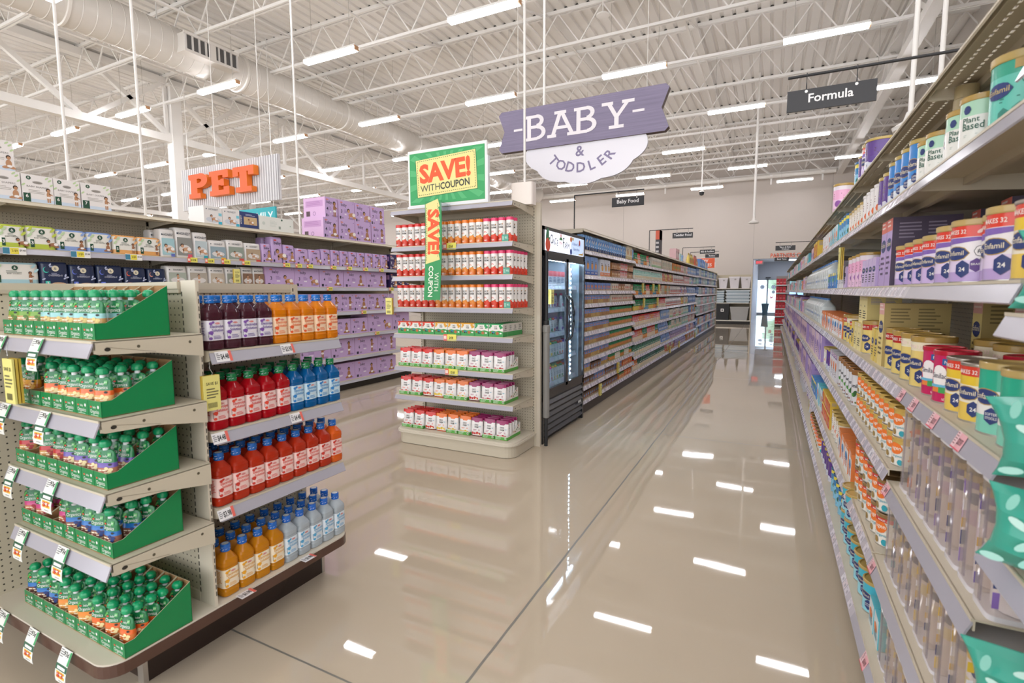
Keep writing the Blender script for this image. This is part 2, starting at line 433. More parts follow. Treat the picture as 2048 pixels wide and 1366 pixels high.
tag(t, 'fat white spiral air duct running under the roof joists', 'duct')
# sprinkler main on the back wall
t = empty('sprinkler_pipe', (0, 23.9, 6.04)); b = MB(); b.tube([(-13.9, 0, 0), (2.05, 0, 0)], 0.09, '#ddd8d1', 12); b.build('pipe', t)
for x in (-6.6, -4.4, -2.2, -0.2, 1.6):
    b = MB(); b.box(x - 0.05, x + 0.05, -0.12, 0.46, -0.03, 0.03, WHITE); b.bar((x, 0.05, 0.05), (x - 0.5, -0.6, 0.35), 0.03, WHITE); b.bar((x, -0.02, -0.1), (x, -0.02, -0.34), 0.03, WHITE); b.build('bracket', t)
tag(t, 'thick white sprinkler main running along the back wall below the roof', 'pipe')

# ------------------------------------------------------------------ drop rods
def rod(name, x, y, z0, label, r=0.012, foot=None):
    t = empty(name, (x, y, z0)); b = MB(); b.tube([(0, 0, 0), (0, 0, 6.905 - z0)], r, '#e3dfda', 8); b.build('pole', t)
    if foot == 'bell':
        b = MB(); b.lathe([(0.12, -0.05), (0.13, -0.02), (0.05, 0.03), (0.03, 0.1)], '#dcd7d1', 14); b.build('bell_foot', t)
    if foot == 'dome':
        b = MB(); b.lathe([(0.005, -0.16), (0.06, -0.14), (0.075, -0.08), (0.08, -0.05), (0.05, 0)], [ '#28282a', '#28282a', '#28282a', WHITE], 14); b.build('camera_dome', t)
    return tag(t, label, 'conduit')
rod('power_drop', -5.62, 4.9, 2.12, 'thin white conduit dropping to the diaper shelving behind the left sign column', 0.013)
rod('power_drop', -5.75, 3.08, 2.12, 'white conduit coming down behind the diaper shelves between the cartons and the PET sign', 0.013)
rod('power_drop', -5.75, 2.45, 2.12, 'white conduit coming down behind the row of white diaper cartons at the left', 0.013)
rod('power_drop', -1.90, 4.01, 2.29, 'long white conduit crossing in front of the BABY sign into a white box', 0.011)
rod('power_drop', -0.49, 15, 3.19, 'white drop pole with a bell foot before the back wall', 0.03, 'bell')
rod('power_drop', -2.32, 5.4, 3.22, 'white drop pole with a bell foot half hidden by the BABY sign', 0.014, 'bell')
rod('power_drop', 1.0, 5.6, 2.8, 'left of the two white drop poles beside the aisle sign reading Formula', 0.02, 'bell')
rod('power_drop', 1.25, 5.9, 2.8, 'right of the two white drop poles beside the aisle sign reading Formula', 0.02)
rod('security_camera', -2.1, 17.5, 4.55, 'dark dome camera on a short pole before the back wall', 0.02, 'dome')
b = MB(); b.lathe([(0.12, 0), (0.12, 0.02), (0.03, 0.04)], WHITE, 20); b.tube([(0, 0, 0.03), (0, 0, 0.5)], 0.01, WHITE, 6)
o = b.build('ceiling_speaker'); o.location = (-2.9, 9.4, 6.3); tag(o, 'flat round white speaker hanging above the BABY sign', 'speaker')

# ================================================================== signs
def ring(cx, cy, ro, ri, a0, a1, n=10, ky=1.0):
    q = []
    for i in range(n):
        a, c = a0 + (a1 - a0) * i / n, a0 + (a1 - a0) * (i + 1) / n
        q.append([(cx + ri * math.cos(a), cy + ri * ky * math.sin(a)), (cx + ro * math.cos(a), cy + ro * ky * math.sin(a)), (cx + ro * math.cos(c), cy + ro * ky * math.sin(c)), (cx + ri * math.cos(c), cy + ri * ky * math.sin(c))])
    return q
def slab(ch, t, sf):
    """slab-serif capital, height 1; t stroke, sf serif height"""
    if ch == 'P':
        ro = 0.29; return [rect(0.08, 0.08 + t, 0, 1), rect(0, 0.12, 1 - sf, 1), rect(0, 0.2 + t, 0, sf), rect(0.08, 0.45, 1 - sf, 1), rect(0.08 + t, 0.45, 1 - 2 * ro, 1 - 2 * ro + sf)] + ring(0.45, 1 - ro, ro, ro - t * 0.9, -PI / 2, PI / 2)
    if ch == 'E':
        return [rect(0.08, 0.08 + t, 0, 1), rect(0, 0.7, 1 - sf, 1), rect(0, 0.72, 0, sf), rect(0.2, 0.5, 0.5 - sf / 2, 0.5 + sf / 2), rect(0.7 - t * 0.8, 0.7, 0.68, 1), rect(0.72 - t * 0.8, 0.72, 0, 0.32), rect(0.42, 0.54, 0.36, 0.64)]
    if ch == 'T':
        return [rect(0.36 - t / 2, 0.36 + t / 2, 0, 1), rect(0, 0.72, 1 - sf, 1), rect(0, t * 0.75, 0.64, 1), rect(0.72 - t * 0.75, 0.72, 0.64, 1), rect(0.36 - t * 1.1, 0.36 + t * 1.1, 0, sf)]
    if ch == 'B':
        a, c = 0.24, 0.28
        return [rect(0.08, 0.08 + t, 0, 1), rect(0, 0.4, 1 - sf, 1), rect(0, 0.42, 0, sf), rect(0.1, 0.42, 0.53 - sf / 2, 0.53 + sf / 2)] + ring(0.4, 0.755, 0.245, 0.245 - t, -PI / 2, PI / 2) + ring(0.42, 0.28, 0.28, 0.28 - t, -PI / 2, PI / 2)
    if ch == 'A':
        return [[(0.06, 0), (0.06 + t, 0), (0.40 + t / 2, 1), (0.40 - t / 2, 1)], [(0.74, 0), (0.74 + t, 0), (0.42 + t / 2, 1), (0.42 - t / 2, 1)], rect(0.22, 0.66, 0.3, 0.3 + sf), rect(-0.04, 0.26, 0, sf), rect(0.62, 0.94, 0, sf), rect(0.2, 0.58, 1 - sf, 1)]
    if ch == 'Y':
        return [[(0.36, 0.42), (0.36 + t, 0.42), (0.1 + t, 1), (0.1, 1)], [(0.36, 0.42), (0.36 + t, 0.42), (0.72 + t, 1), (0.72, 1)], rect(0.36, 0.36 + t, 0, 0.45), rect(0.2, 0.64, 0, sf), rect(-0.02, 0.32, 1 - sf, 1), rect(0.58, 0.94, 1 - sf, 1)]
def slabs(b, word, cs, z, h, P, m, l, t=0.14, sf=0.12, kx=1.0, depth=None, side=None):
    for ch, u in zip(word, cs):
        for k, q in enumerate(slab(ch, t, sf)):
            q = [(u + (a - 0.38) * h * kx * (1 + 0.003 * k), z + 0.001 * k * h + c * h) for a, c in q]
            if depth: b.prism(q, P, 0.0005 * k, depth + 0.0006 * k, m, side)
            else: b.dec(q, P, m, l + 0.4 * k)
# BABY & TODDLER
t = empty('hanging_sign', (-1.6, 4.5, 2.7)); W2 = 0.79
b = MB(); P3 = lambda u, v, d: (u, d, v)
poly = [(-W2, 0.03), (-W2 + 0.03, 0), (W2 - 0.03, 0), (W2, 0.03), (W2 - 0.06, 0.19), (W2, 0.345), (W2 - 0.03, 0.375), (-W2 + 0.03, 0.375), (-W2, 0.345), (-W2 + 0.06, 0.19)]
L = [p for p in poly if p[0] < 0]; Rr = [p for p in poly if p[0] > 0]
for pl in ([(-W2 + .03, 0), (0, 0), (0, .375), (-W2 + .03, .375), (-W2, .345), (-W2 + .06, .19), (-W2, .03)], [(0, 0), (W2 - .03, 0), (W2, .03), (W2 - .06, .19), (W2, .345), (W2 - .03, .375), (0, .375)]):
    b.prism(pl, P3, -0.03, 0.03, 'WOOD', '#4a3428')
b.build('ribbon_board', t)
b = MB(); P = FR(-0.0305); CR = '#dcd6d9'
slabs(b, 'BABY', [-W2 + 2 * W2 * f for f in (0.245, 0.395, 0.55, 0.715)], 0.075, 0.225, P, CR, 2, 0.13, 0.12, 1.3)
b.dec(rect(-W2 + 0.16, -W2 + 0.25, 0.18, 0.2), P, CR, 2); b.dec(rect(W2 - 0.3, W2 - 0.2, 0.185, 0.205), P, CR, 2); b.build('lettering', t)
b = MB(); pts = []
for i in range(61):
    a = PI + PI * i / 60; rr = 1 + 0.035 * abs(math.sin(5 * (a - PI))) * 1.6 - 0.03
    pts.append((0.05 + 0.57 * rr * math.cos(a), 0.0 + 0.35 * rr * math.sin(a)))
b.prism(pts, P3, -0.012, 0.012, '#dedbe2', '#bdb8bd')
b.text('&', FR(-0.0125), 0.02, -0.11, 0.09, '#7d7392', 2, 1)
for i, ch in enumerate('TODDLER'):
    a = -PI / 2 + (i - 3) * 0.31
    cx, cy = 0.03 + 0.37 * math.cos(a), 0.02 + 0.255 * math.sin(a)
    b.text(ch, FR(-0.0125), cx, cy - 0.016, 0.086, '#7d7392', 2, 1, rot=a + PI / 2)
b.build('scalloped_board', t)
for x in (-0.6, 0.6):
    b = MB(); b.tube([(x, 0, 0.375), (x, 0, 4.13)], 0.003, '#d0cbc5', 5); b.build('hanging_wire', t)
tag(t, 'purple ribbon shaped sign reading BABY with white scalloped TODDLER board below', 'sign')
# PET
t = empty('hanging_sign', (-8.64, 6.0, 2.91)); b = MB(); pr_ = []
for i in range(44):
    x = -1.31 + i * 0.06; pr_ += [(x, 0.0), (x + 0.022, 0.0), (x + 0.03, -0.02), (x + 0.052, -0.02)]
n = len(pr_)
b.add([(x, y, 0) for x, y in pr_] + [(x, y, 0.74) for x, y in pr_], [(i, i + 1, n + i + 1, n + i) for i in range(n - 1)], '#d8d6d8')
b.box(-1.31, 1.33, 0.0, 0.03, 0, 0.74, '#cfcdcf'); b.build('corrugated_panel', t)
for ch, u in zip('PET', (-0.62, -0.02, 0.62)):
    b = MB(); slabs(b, ch, (u,), 0.17, 0.42, lambda u, v, d: (u, -0.03 - d, v), '#d9602f', 0, 0.25, 0.2, 1.75, 0.1, '#f07d1e'); b.build('letter', t)
for x in (-0.3, 0.9):
    b = MB(); b.tube([(x, 0.01, 0.74), (x, 0.01, 3.99)], 0.006, WHITE, 6); b.build('hanging_rod', t)
tag(t, 'white corrugated sign with orange block letters reading PET', 'sign')
# teal banner behind the diaper shelves
b = MB(); b.box(-1.57, 1.57, 0, 0.04, 0, 0.40, '#2aa9b4'); b.text('WE TREAT', FR(0), -1.5, 0.10, 0.2, '#d8eef0', 2, 1, al='l', wmax=0.9); b.text('PETS LIKE', FR(0), 0.05, 0.10, 0.2, '#d8eef0', 2, 1, wmax=0.95); b.text('FAMILY', FR(0), 1.5, 0.10, 0.2, '#d8eef0', 2, 1, al='r', wmax=0.85)
b.tube([(-1.5, 0.02, 0.40), (-1.5, 0.02, 4.0)], 0.008, WHITE, 5); b.tube([(1.5, 0.02, 0.40), (1.5, 0.02, 4.0)], 0.008, WHITE, 5)
o = b.build('banner_sign'); o.location = (-11.5, 8.0, 2.89); tag(o, 'teal banner with white capitals hanging below the PET sign', 'sign')
# black aisle signs on arms
def aisle_sign(x, y, z, wd, h, lines, arm, label, post=None):
    t = empty('aisle_sign', (x, y, z)); b = MB(); b.box(0, wd, -0.006, 0.006, 0, h, '#2e2d30')
    n = len(lines)
    for i, s in enumerate(lines): b.text(s, FR(-0.0062), wd / 2, h * ((0.36 if n == 1 else 0.55 - 0.4 * i)), h * (0.4 if n == 1 else 0.27), '#e4e2e2', 2, 1, wmax=wd * 0.86)
    b.build('board', t)
    b = MB(); za = h + 0.075; r = 0.008 if wd < 0.7 else 0.01
    b.tube([(arm[0], 0, za), (arm[1], 0, za)], r, '#232326', 8)
    if post is not None: b.tube([(post, 0, za), (post, 0, 2.06 - z)], r, '#232326', 8)
    b.build('arm', t)
    for f in (0.22, 0.78):
        b = MB(); b.tube([(wd * f, 0, h - 0.012), (wd * f, -0.012, h + 0.02), (wd * f, -0.012, h + 0.07), (wd * f, 0, za + 0.012)], 0.003, '#333336', 5)
        b.dec(ell(wd * f, h - 0.012, 0.008, 0.008, 10), FR(-0.0065), '#e8e6e4', 1); b.build('hook', t)
    return tag(t, label, 'sign')
for (x, y, z, lines, side, label) in (
        (0.035, 3.4, 2.385, ['Formula'], 1, 'black aisle sign on a black arm reading Formula'),
        (-1.84, 6.45, 2.436, ['Baby Food'], -1, 'black aisle sign on a black arm reading Baby Food'),
        (-1.87, 11.06, 2.464, ['Toddler Food'], -1, 'black aisle sign on a black arm reading Toddler Food'),
        (-1.87, 15.6, 2.44, ['Bibs & Pacifiers'], -1, 'small black aisle sign reading Bibs and Pacifiers'),
        (-1.90, 17.2, 2.42, ['Bottles'], -1, 'small black aisle sign just below the Bibs sign'),
        (0.04, 13.9, 2.34, ['Mom & Baby', 'Wellness'], 1, 'black aisle sign on an arm reading Mom and Baby Wellness'),
        (0.04, 18.8, 2.34, ['Bath Time'], 1, 'small black aisle sign below the orange wall lettering')):
    if side > 0: aisle_sign(x, y, z, 0.42, 0.113, lines, (0.0, 1.03 - x), label, 1.02 - x)
    else: aisle_sign(x, y, z, 0.40, 0.113, lines, (-2.34 - x, 0.40), label, -2.34 - x)
# wall lettering and orange price sign
b = MB(); b.text('PARTNERS ONLY', FR(0), 0, 0, 0.17, '#d9552f', 2, 1, al='l', wmax=1.5)
o = b.build('wall_lettering'); o.location = (-0.1, YB - 0.002, 2.78); tag(o, 'orange capitals reading PARTNERS ONLY on the back wall', 'sign')
b = MB(); b.box(-0.5, 0.42, 0, 0.02, 0, 0.33, '#e2592b'); b.box(0.42, 0.44, 0, 0.02, 0.02, 0.18, WHITE); b.box(-0.5, 0.42, 0, 0.02, 0.33, 0.345, WHITE)
b.text('LOW', FR(0), 0.22, 0.19, 0.1, WHITE, 2, 1, al='r'); b.text('PRICES', FR(0), 0.33, 0.05, 0.1, WHITE, 2, 1, al='r')
b.bar((0, 0.03, -0.12), (0, 0.03, 0.2), 0.012, '#55555a')
o = b.build('price_sign'); o.location = (-2.17, 18.6, 2.165); tag(o, 'orange sign with white letters over the far end of the left shelves', 'sign')
b = MB(); b.box(-0.04, 0.04, 0, 0.3, 0, 0.62, '#35343a', ); b.box(-0.04, 0.04, -0.001, 0.301, 0.42, 0.62, '#c9573c')
for i in range(4): b.box(-0.03, 0.03, -0.002, 0, 0.06 + i * 0.09, 0.1 + i * 0.09, '#b9b6b6')
o = b.build('end_marker'); o.location = (-2.2, 11.2, 2.055); tag(o, 'narrow dark and orange aisle marker standing above the left shelves', 'sign')
# ================================================================== shelving
_mc = {}
def cached(key, fn, name, parent):
    """link an object whose mesh is shared with earlier ones of the same measures"""
    if key not in _mc:
        o = fn().build(name); _mc[key] = o.data
    else:
        o = bpy.data.objects.new(name, _mc[key]); COL.objects.link(o)
    if parent is not None: par(o, parent)
    return o
def yz(x): return lambda u, v, d: (x + d, u, v)
def shelf_mesh(W, D, slots):
    b = MB(); B = BEIGE
    if slots:
        ya, yb, yc, yd = 0.04, 0.048, 0.082, 0.09; n = int(W / 0.03)
        b.box(0, W, 0, ya, -0.004, 0, B); b.box(0, W, yb, yc, -0.004, 0, B); b.box(0, W, yd, D, -0.004, 0, B)
        for i in range(n + 1):
            x = i * W / n
            for p, q in ((ya, yb), (yc, yd)): b.box(max(0, x - 0.006), min(W, x + 0.006), p, q, -0.004, 0, B)
    else: b.box(0, W, 0, D, -0.004, 0, B)
    b.box(0, W, 0, 0.004, -0.026, 0, B); b.box(0.006, W - 0.006, 0.12, 0.14, -0.03, -0.004, B); b.box(0.006, W - 0.006, D - 0.02, D, -0.05, -0.004, B)
    return b
def bracket_mesh(D, holes, s):
    b = MB(); pl = [(0, -0.001), (0, -0.036), (0.012, -0.04), (0.16, -0.048), (D, -0.078), (D, -0.001)]
    b.prism(pl, yz(0), -0.002, 0.002, BEIGE)
    if holes:
        P = FX(0.002) if s > 0 else FXm(-0.002); f = 1 if s > 0 else -1
        b.dec(ell(0.035 * f, -0.026, 0.0085, 0.006), P, '#2c2822', 1)
        for u in (0.12, 0.28): b.dec(ell(u * f, -0.024, 0.005, 0.005, 10), P, '#57503f', 1)
        b.dec([(0.03 * f, -0.018), (0.17 * f, -0.045), (0.17 * f, -0.0465), (0.03 * f, -0.0195)], P, '#8e8470', 1)
    return b
def rail_mesh(W, h, m, tags):
    b = MB(); pl = [(-0.001, -0.003), (-0.019, -h), (-0.0155, -h - 0.003), (0.0, -0.012)]
    b.prism([(u, v) for u, v in pl], lambda u, v, d: (d, u, v), 0, W, m)
    b.box(0, W, -0.004, 0, -0.006, 0.001, BEIGE)
    if tags:
        r2 = random.Random(int(W * 1000)); x = 0.03
        while x < W - 0.07:
            P = lambda u, v, l: (u, -0.001 - 0.018 * (-v - 0.003) / (h - 0.003) - 0.0004 * l, v)
            wd = 0.05
            b.dec(rect(x, x + wd, -h + 0.004, -0.006), P, r2.choice(('#d3ccd4', '#cbc0c9', '#d8cace', '#dcd8de')), 1)
            b.dec(rect(x + wd * 0.5, x + wd * 0.85, -h + 0.01, -0.018), P, '#a9a2ac', 2); b.dec(rect(x + 0.005, x + wd * 0.4, -0.018, -0.013), P, '#bdb7c0', 2)
            x += wd + r2.choice((0.006, 0.02, 0.05, 0.08))
    return b
def add_shelf(root, loc, W, D, rz=0, rail=RAIL, h=0.044, holes=False, slots=False, tags=False, ends=(1, 1)):
    s = cached(('sh', W, D, slots), lambda: shelf_mesh(W, D, slots), 'shelf', root)
    s.location = loc; s.rotation_euler = (0, 0, rz)
    if rail: cached(('rl', W, h, rail, tags), lambda: rail_mesh(W, h, rail, tags), 'price_rail', s)
    for e, x, sg in ((ends[0], 0.002, -1), (ends[1], W - 0.002, 1)):
        if e: cached(('br', D, holes, sg), lambda: bracket_mesh(D, holes, sg), 'bracket', s).location = (x, 0, 0)
    return s
def upright_mesh(z0, z1, wd=0.03, dp=0.03):
    b = MB(); b.box(-wd / 2, wd / 2, -dp / 2, dp / 2, z0, z1, BEIGE); z = z0 + 0.03
    while z < z1 - 0.03:
        b.box(-wd / 2 + 0.004, -wd / 2 + 0.010, -dp / 2 - 0.0006, -dp / 2, z, z + 0.016, '#3a352c'); z += 0.026
    return b
def bay(loc, rz, W, shelves, D, ztop, label, deckz, kick=0.05, kickc=BROWN, peg='PEGY', group='shelving bays', slots=False, tags=True, deckrail=True, dko=0.0):
    """shelves: (z, front offset) in the bay frame: x along the bay, front towards -y"""
    t = empty('shelving_bay', loc, rz)
    b = MB(); b.box(0, W, D, D + 0.02, 0, ztop, peg); b.build('back_panel', t)
    for x in (0.015, W - 0.015):
        cached(('up', ztop), lambda: upright_mesh(0, ztop), 'upright', t).location = (x, D - 0.005, 0)
    b = MB(); b.box(0, W, dko, D, deckz - 0.03, deckz, BEIGE, {'-y': '#b9b3ae'}); b.build('base_deck', t)
    b = MB(); b.box(0, W, dko + kick, dko + kick + 0.02, 0, deckz - 0.03, kickc); b.build('kick_plate', t)
    if deckrail:
        o = cached(('rl', W, 0.04, 'b', tags), lambda: rail_mesh(W, 0.04, 'g#bcb6c0' if tags else RAIL, tags), 'price_rail', t); o.location = (0, dko, deckz)
    for i, (z, off) in enumerate(shelves):
        add_shelf(t, (0, off, z), W, D - off, 0, ('g#bcb6c0' if tags else RAIL) if i else BEIGE, 0.046 if i else 0.03, tags=tags and i > 0, slots=slots and i == 0, ends=(1, 1) if i < 2 else (0, 0))
    return tag(t, label, 'shelving', group)

# ---- near rack: pouch end and bottle side
NR = (-2.2, 1.2, 0)
def nl(x, y, z): return (x - NR[0], y - NR[1], z)
t = empty('display_rack', NR)
def rounded(x0, x1, y0, y1, r, corners='rf,rb'):
    pts = []
    for (cx, cy, a0, k) in ((x1 - r, y0 + r, -90, 'rf'), (x1 - r, y1 - r, 0, 'rb'), (x0 + r, y1 - r, 90, 'lb'), (x0 + r, y0 + r, 180, 'lf')):
        if k in corners:
            for i in range(7): a = math.radians(a0 + 15 * i); pts.append((cx + r * math.cos(a), cy + r * math.sin(a)))
        else: pts.append({'rf': (x1, y0), 'rb': (x1, y1), 'lb': (x0, y1), 'lf': (x0, y0)}[k])
    return pts
PZ = lambda u, v, d: nl(u, v, d)
b = MB(); pl = rounded(-3.2, -1.80, 0.755, 1.80, 0.07)
b.prism(pl, PZ, 0.205, 0.211, '#d5ccbc'); b.build('base_deck', t)
b = MB(); b.prism(rounded(-3.2, -1.797, 0.752, 1.803, 0.072), PZ, 0.166, 0.205, 'g#553b31'); b.build('bumper_edge', t)
b = MB(); b.box(*[v for p in zip(nl(-2.62, 0.93, 0), nl(-1.93, 1.73, 0.166)) for v in p], 'g#2f211c'); b.build('kick_plate', t)
for (x, y) in ((-1.95, 0.925), (-1.95, 1.735), (-2.25, 0.92)):
    b = MB(); p = nl(x, y, 0); b.box(p[0] - 0.012, p[0] + 0.024, p[1] - 0.008, p[1] + 0.008, 0, 0.166, 'm#c9c4be'); b.build('corner_trim', t)
b = MB(); b.box(*[v for p in zip(nl(-2.63, 1.12, 0.25), nl(-1.895, 1.14, 1.40)) for v in p], 'PEGX')
b.box(*[v for p in zip(nl(-2.63, 1.112, 0.211), nl(-1.895, 1.145, 0.25)) for v in p], BEIGE); b.build('back_panel', t)
b = MB(); b.box(*[v for p in zip(nl(-2.66, 0.3, 0.211), nl(-2.63, 1.14, 1.38)) for v in p], 'PEGY'); b.build('side_panel', t)
b = MB(); b.box(*[v for p in zip(nl(-2.115, 1.145, 0.211), nl(-2.095, 1.755, 1.38)) for v in p], 'PEGY'); b.build('back_panel', t)
b = MB()
for q in ((-2.66, -1.9, 1.108, 1.15), (-2.67, -2.62, 0.3, 1.15), (-2.125, -2.085, 1.145, 1.77)):
    p0, p1 = nl(q[0], q[2], 1.375), nl(q[1], q[3], 1.415); b.box(p0[0], p1[0], p0[1], p1[1], 1.38, 1.395, '#b8ae9a'); b.box(p0[0], p1[0], p0[1] - 0.004, p1[1] + 0.004, 1.395, 1.42, BEIGE)
b.build('top_cap', t)
b = MB(); p = nl(-1.852, 1.12, 0); b.box(p[0] - 0.042, p[0] + 0.042, p[1] - 0.006, p[1] + 0.006, 0.211, 1.425, '#cfc5b3')
z = 0.25
while z < 1.38: b.box(p[0] - 0.041, p[0] - 0.036, p[1] - 0.0068, p[1] - 0.006, z, z + 0.017, '#3a352c'); b.box(p[0] + 0.042, p[0] + 0.0426, p[1] + 0.001, p[1] + 0.004, z, z + 0.017, '#3a352c'); z += 0.026
b.lathe([(0.006, 0), (0.006, 0.003)], 'm#b5b0a8', 10, p[0] + 0.02, 0) if False else None
b.build('upright', t)
for dx in (0,):
    o = cached(('up2',), lambda: upright_mesh(0.211, 1.42, 0.035, 0.03), 'upright', t); o.location = nl(-2.095, 1.765, 0); o.rotation_euler = (0, 0, PI / 2)
POUCH_Z = (1.238, 1.0, 0.774, 0.552)
for i, z in enumerate(POUCH_Z):
    add_shelf(t, nl(-2.41 if i > 1 else -2.62, 0.78, z), 0.64 if i > 1 else 0.85, 0.325, 0, RAIL, 0.047, holes=True)
BOT_Z = (1.170, 0.872, 0.580)
for z in BOT_Z: add_shelf(t, nl(-1.80, 1.142, z), 0.62, 0.29, PI / 2, RAIL, 0.045)
tag(t, 'beige double sided display rack with brown bumper, loaded with pouches and bottles', 'shelving')

# ---- centre end cap
EC = (-2.46, 3.9, 0); EZ = (2.105, 1.785, 1.522, 1.248, 1.008, 0.708, 0.443); EDECK = 0.135
t = empty('end_cap_rack', EC)
el = lambda x, y, z: (x - EC[0], y - EC[1], z)
PE = lambda u, v, d: el(u, v, d)
b = MB(); b.prism(rounded(-3.055, -1.85, 3.665, 4.12, 0.10, 'rf,lf'), PE, 0.004, 0.105, BEIGE); b.prism(rounded(-3.05, -1.855, 3.67, 4.12, 0.10, 'rf,lf'), PE, 0, 0.004, '#3a352c')
b.prism(rounded(-3.075, -1.83, 3.645, 4.12, 0.11, 'rf,lf'), PE, 0.105, 0.121, '#d2c9b8'); b.prism(rounded(-3.065, -1.84, 3.655, 4.12, 0.105, 'rf,lf'), PE, 0.121, 0.135, '#d2c9b8'); b.build('base_deck', t)
b = MB(); b.box(*[v for p in zip(el(-3.05, 4.12, 0), el(-1.845, 4.14, 2.12)) for v in p], 'PEGX'); b.build('back_panel', t)
for x in (-3.06, -1.845):
    o = cached(('up3',), lambda: upright_mesh(0, 2.14, 0.03, 0.03), 'upright', t); o.location = el(x, 4.112, 0)
b = MB(); b.box(*[v for p in zip(el(-1.83, 4.1, 0), el(-1.795, 4.135, 2.14)) for v in p], '#cdc3b1'); b.build('corner_post', t)
for i, z in enumerate(EZ): add_shelf(t, el(-3.08, 3.70, z), 1.222, 0.41, 0, RAIL, 0.04, holes=True)
tag(t, 'beige end cap rack holding snack cans and bags under the coupon sign', 'shelving')
b = MB(); b.rings([se(0.1, 0.05, 6, 20, z) for z in (0, 0.185)], '#e6dcd4', False); o = b.build('wiring_box'); o.location = (-1.90, 3.99, 2.105)
tag(o, 'plain off-white wiring box standing on top of the end cap rack', 'box')
# coupon sign and blade
t = empty('coupon_sign', (-2.485, 3.70, 2.105)); b = MB()
b.box(-0.395, 0.395, 0, 0.02, 0.0, 0.49, WHITE); b.box(-0.375, 0.375, -0.004, 0, 0.03, 0.465, '#2f9a58')
P = FR(-0.004)
for i in range(9):
    a0, a1 = math.radians(8 + i * 20), math.radians(16 + i * 20)
    def clip(a): 
        k = min(0.37 / max(1e-6, abs(math.cos(a))), 0.2 / max(1e-6, abs(math.sin(a)))); return (k * math.cos(a), 0.25 + k * math.sin(a))
    for s_ in (0, PI): b.dec([(0, 0.25), clip(a0 + s_), clip(a1 + s_)], P, '#4bab6b', 1)
def rot(pl, cx, cy, a): return [(cx + (u - cx) * math.cos(a) - (v - cy) * math.sin(a), cy + (u - cx) * math.sin(a) + (v - cy) * math.cos(a)) for u, v in pl]
A = 0.05
b.dec(rot(rect(-0.305, 0.305, 0.1, 0.42), 0, 0.25, A), P, '#1f6b3c', 2); b.dec(rot(rect(-0.3, 0.3, 0.105, 0.418), 0, 0.25, A), P, '#dfd58b', 3)
for i in range(28):
    for v in (0.12, 0.403): b.dec(rot(rect(-0.285 + i * 0.0205, -0.273 + i * 0.0205, v, v + 0.004), 0, 0.25, A), P, '#3a3a30', 4)
for i in range(14):
    for u in (-0.288, 0.284): b.dec(rot(rect(u, u + 0.004, 0.122 + i * 0.0205, 0.134 + i * 0.0205), 0, 0.25, A), P, '#3a3a30', 4)
b.text('SAVE!', P, -0.01, 0.225, 0.145, '#e2521f', 5, 2.5, wmax=0.52, rot=A)
b.text('WITH', P, -0.16, 0.138, 0.055, '#3a3a34', 5, 0, rot=A); b.text('COUPON', P, 0.09, 0.15, 0.055, '#33332e', 5, 1.4, rot=A, wmax=0.29)
b.build('poster', t); b = MB(); b.box(-0.4, 0.4, -0.012, 0.03, -0.0, 0.02, '#d9d9dc'); b.box(0.395, 0.41, -0.01, 0.025, 0, 0.37, '#d9d9dc'); b.build('frame', t)
tag(t, 'green SAVE WITH COUPON poster standing on top of the end cap rack', 'sign')
t = empty('coupon_banner', (-2.535, 3.55, 1.315)); b = MB()
n = 12; W_ = 0.082
def PB(y): return lambda u, v, l: (u + 0.012 * (v / 0.8 - 1), y + 0.03 * math.sin(v / 0.82 * 2.2) - 0.0006 * l, v)
for k in range(n):
    v0, v1 = 0.82 * k / n, 0.82 * (k + 1) / n
    for l, c in ((0, '#2c8f51'),): b.dec(rect(-W_, W_, v0, v1), PB(0), c, l)
    a = PB(0.004); b.add([a(-W_, v0, 0), a(-W_, v1, 0), a(W_, v1, 0), a(W_, v0, 0)], [(0, 1, 2, 3)], '#2c8f51')
P = PB(0)
for k in range(8): b.dec([(-0.075, 0.3 + k * 0.062 + 0), (0.068 , 0.335 + k * 0.062), (0.05 , 0.335 + (k + 1) * 0.062), (-0.075, 0.3 + (k + 1) * 0.062)], P, '#ded58c', 2)
for k in range(24): b.dec(rect(0.044 , 0.048, 0.36 + k * 0.0185, 0.37 + k * 0.0185), P, '#3a3a30', 3); 
for k in range(24): b.dec(rect(-0.068, -0.064, 0.33 + k * 0.0185, 0.34 + k * 0.0185), P, '#3a3a30', 3)
b.text('SAVE!', P, -0.05, 0.565, 0.105, '#e2521f', 4, 2.5, wmax=0.42, rot=-PI / 2, )
b.text('COUPON', P, -0.04, 0.155, 0.045, '#e3ead8', 4, 1.5, rot=-PI / 2, wmax=0.26); b.text('WITH', P, 0.02, 0.15, 0.042, '#e3ead8', 4, 0, rot=-PI / 2)
b.build('printed_strip', t)
b = MB(); b.box(0.075, 0.095, 0.02, 0.15, 0.74, 0.8, 'c#eef2f4'); b.box(0.08, 0.11, 0.02, 0.15, 0.2, 0.225, 'c#eef2f4'); b.build('clip', t)
tag(t, 'tall narrow green and yellow SAVE coupon strip hanging before the end cap', 'sign')

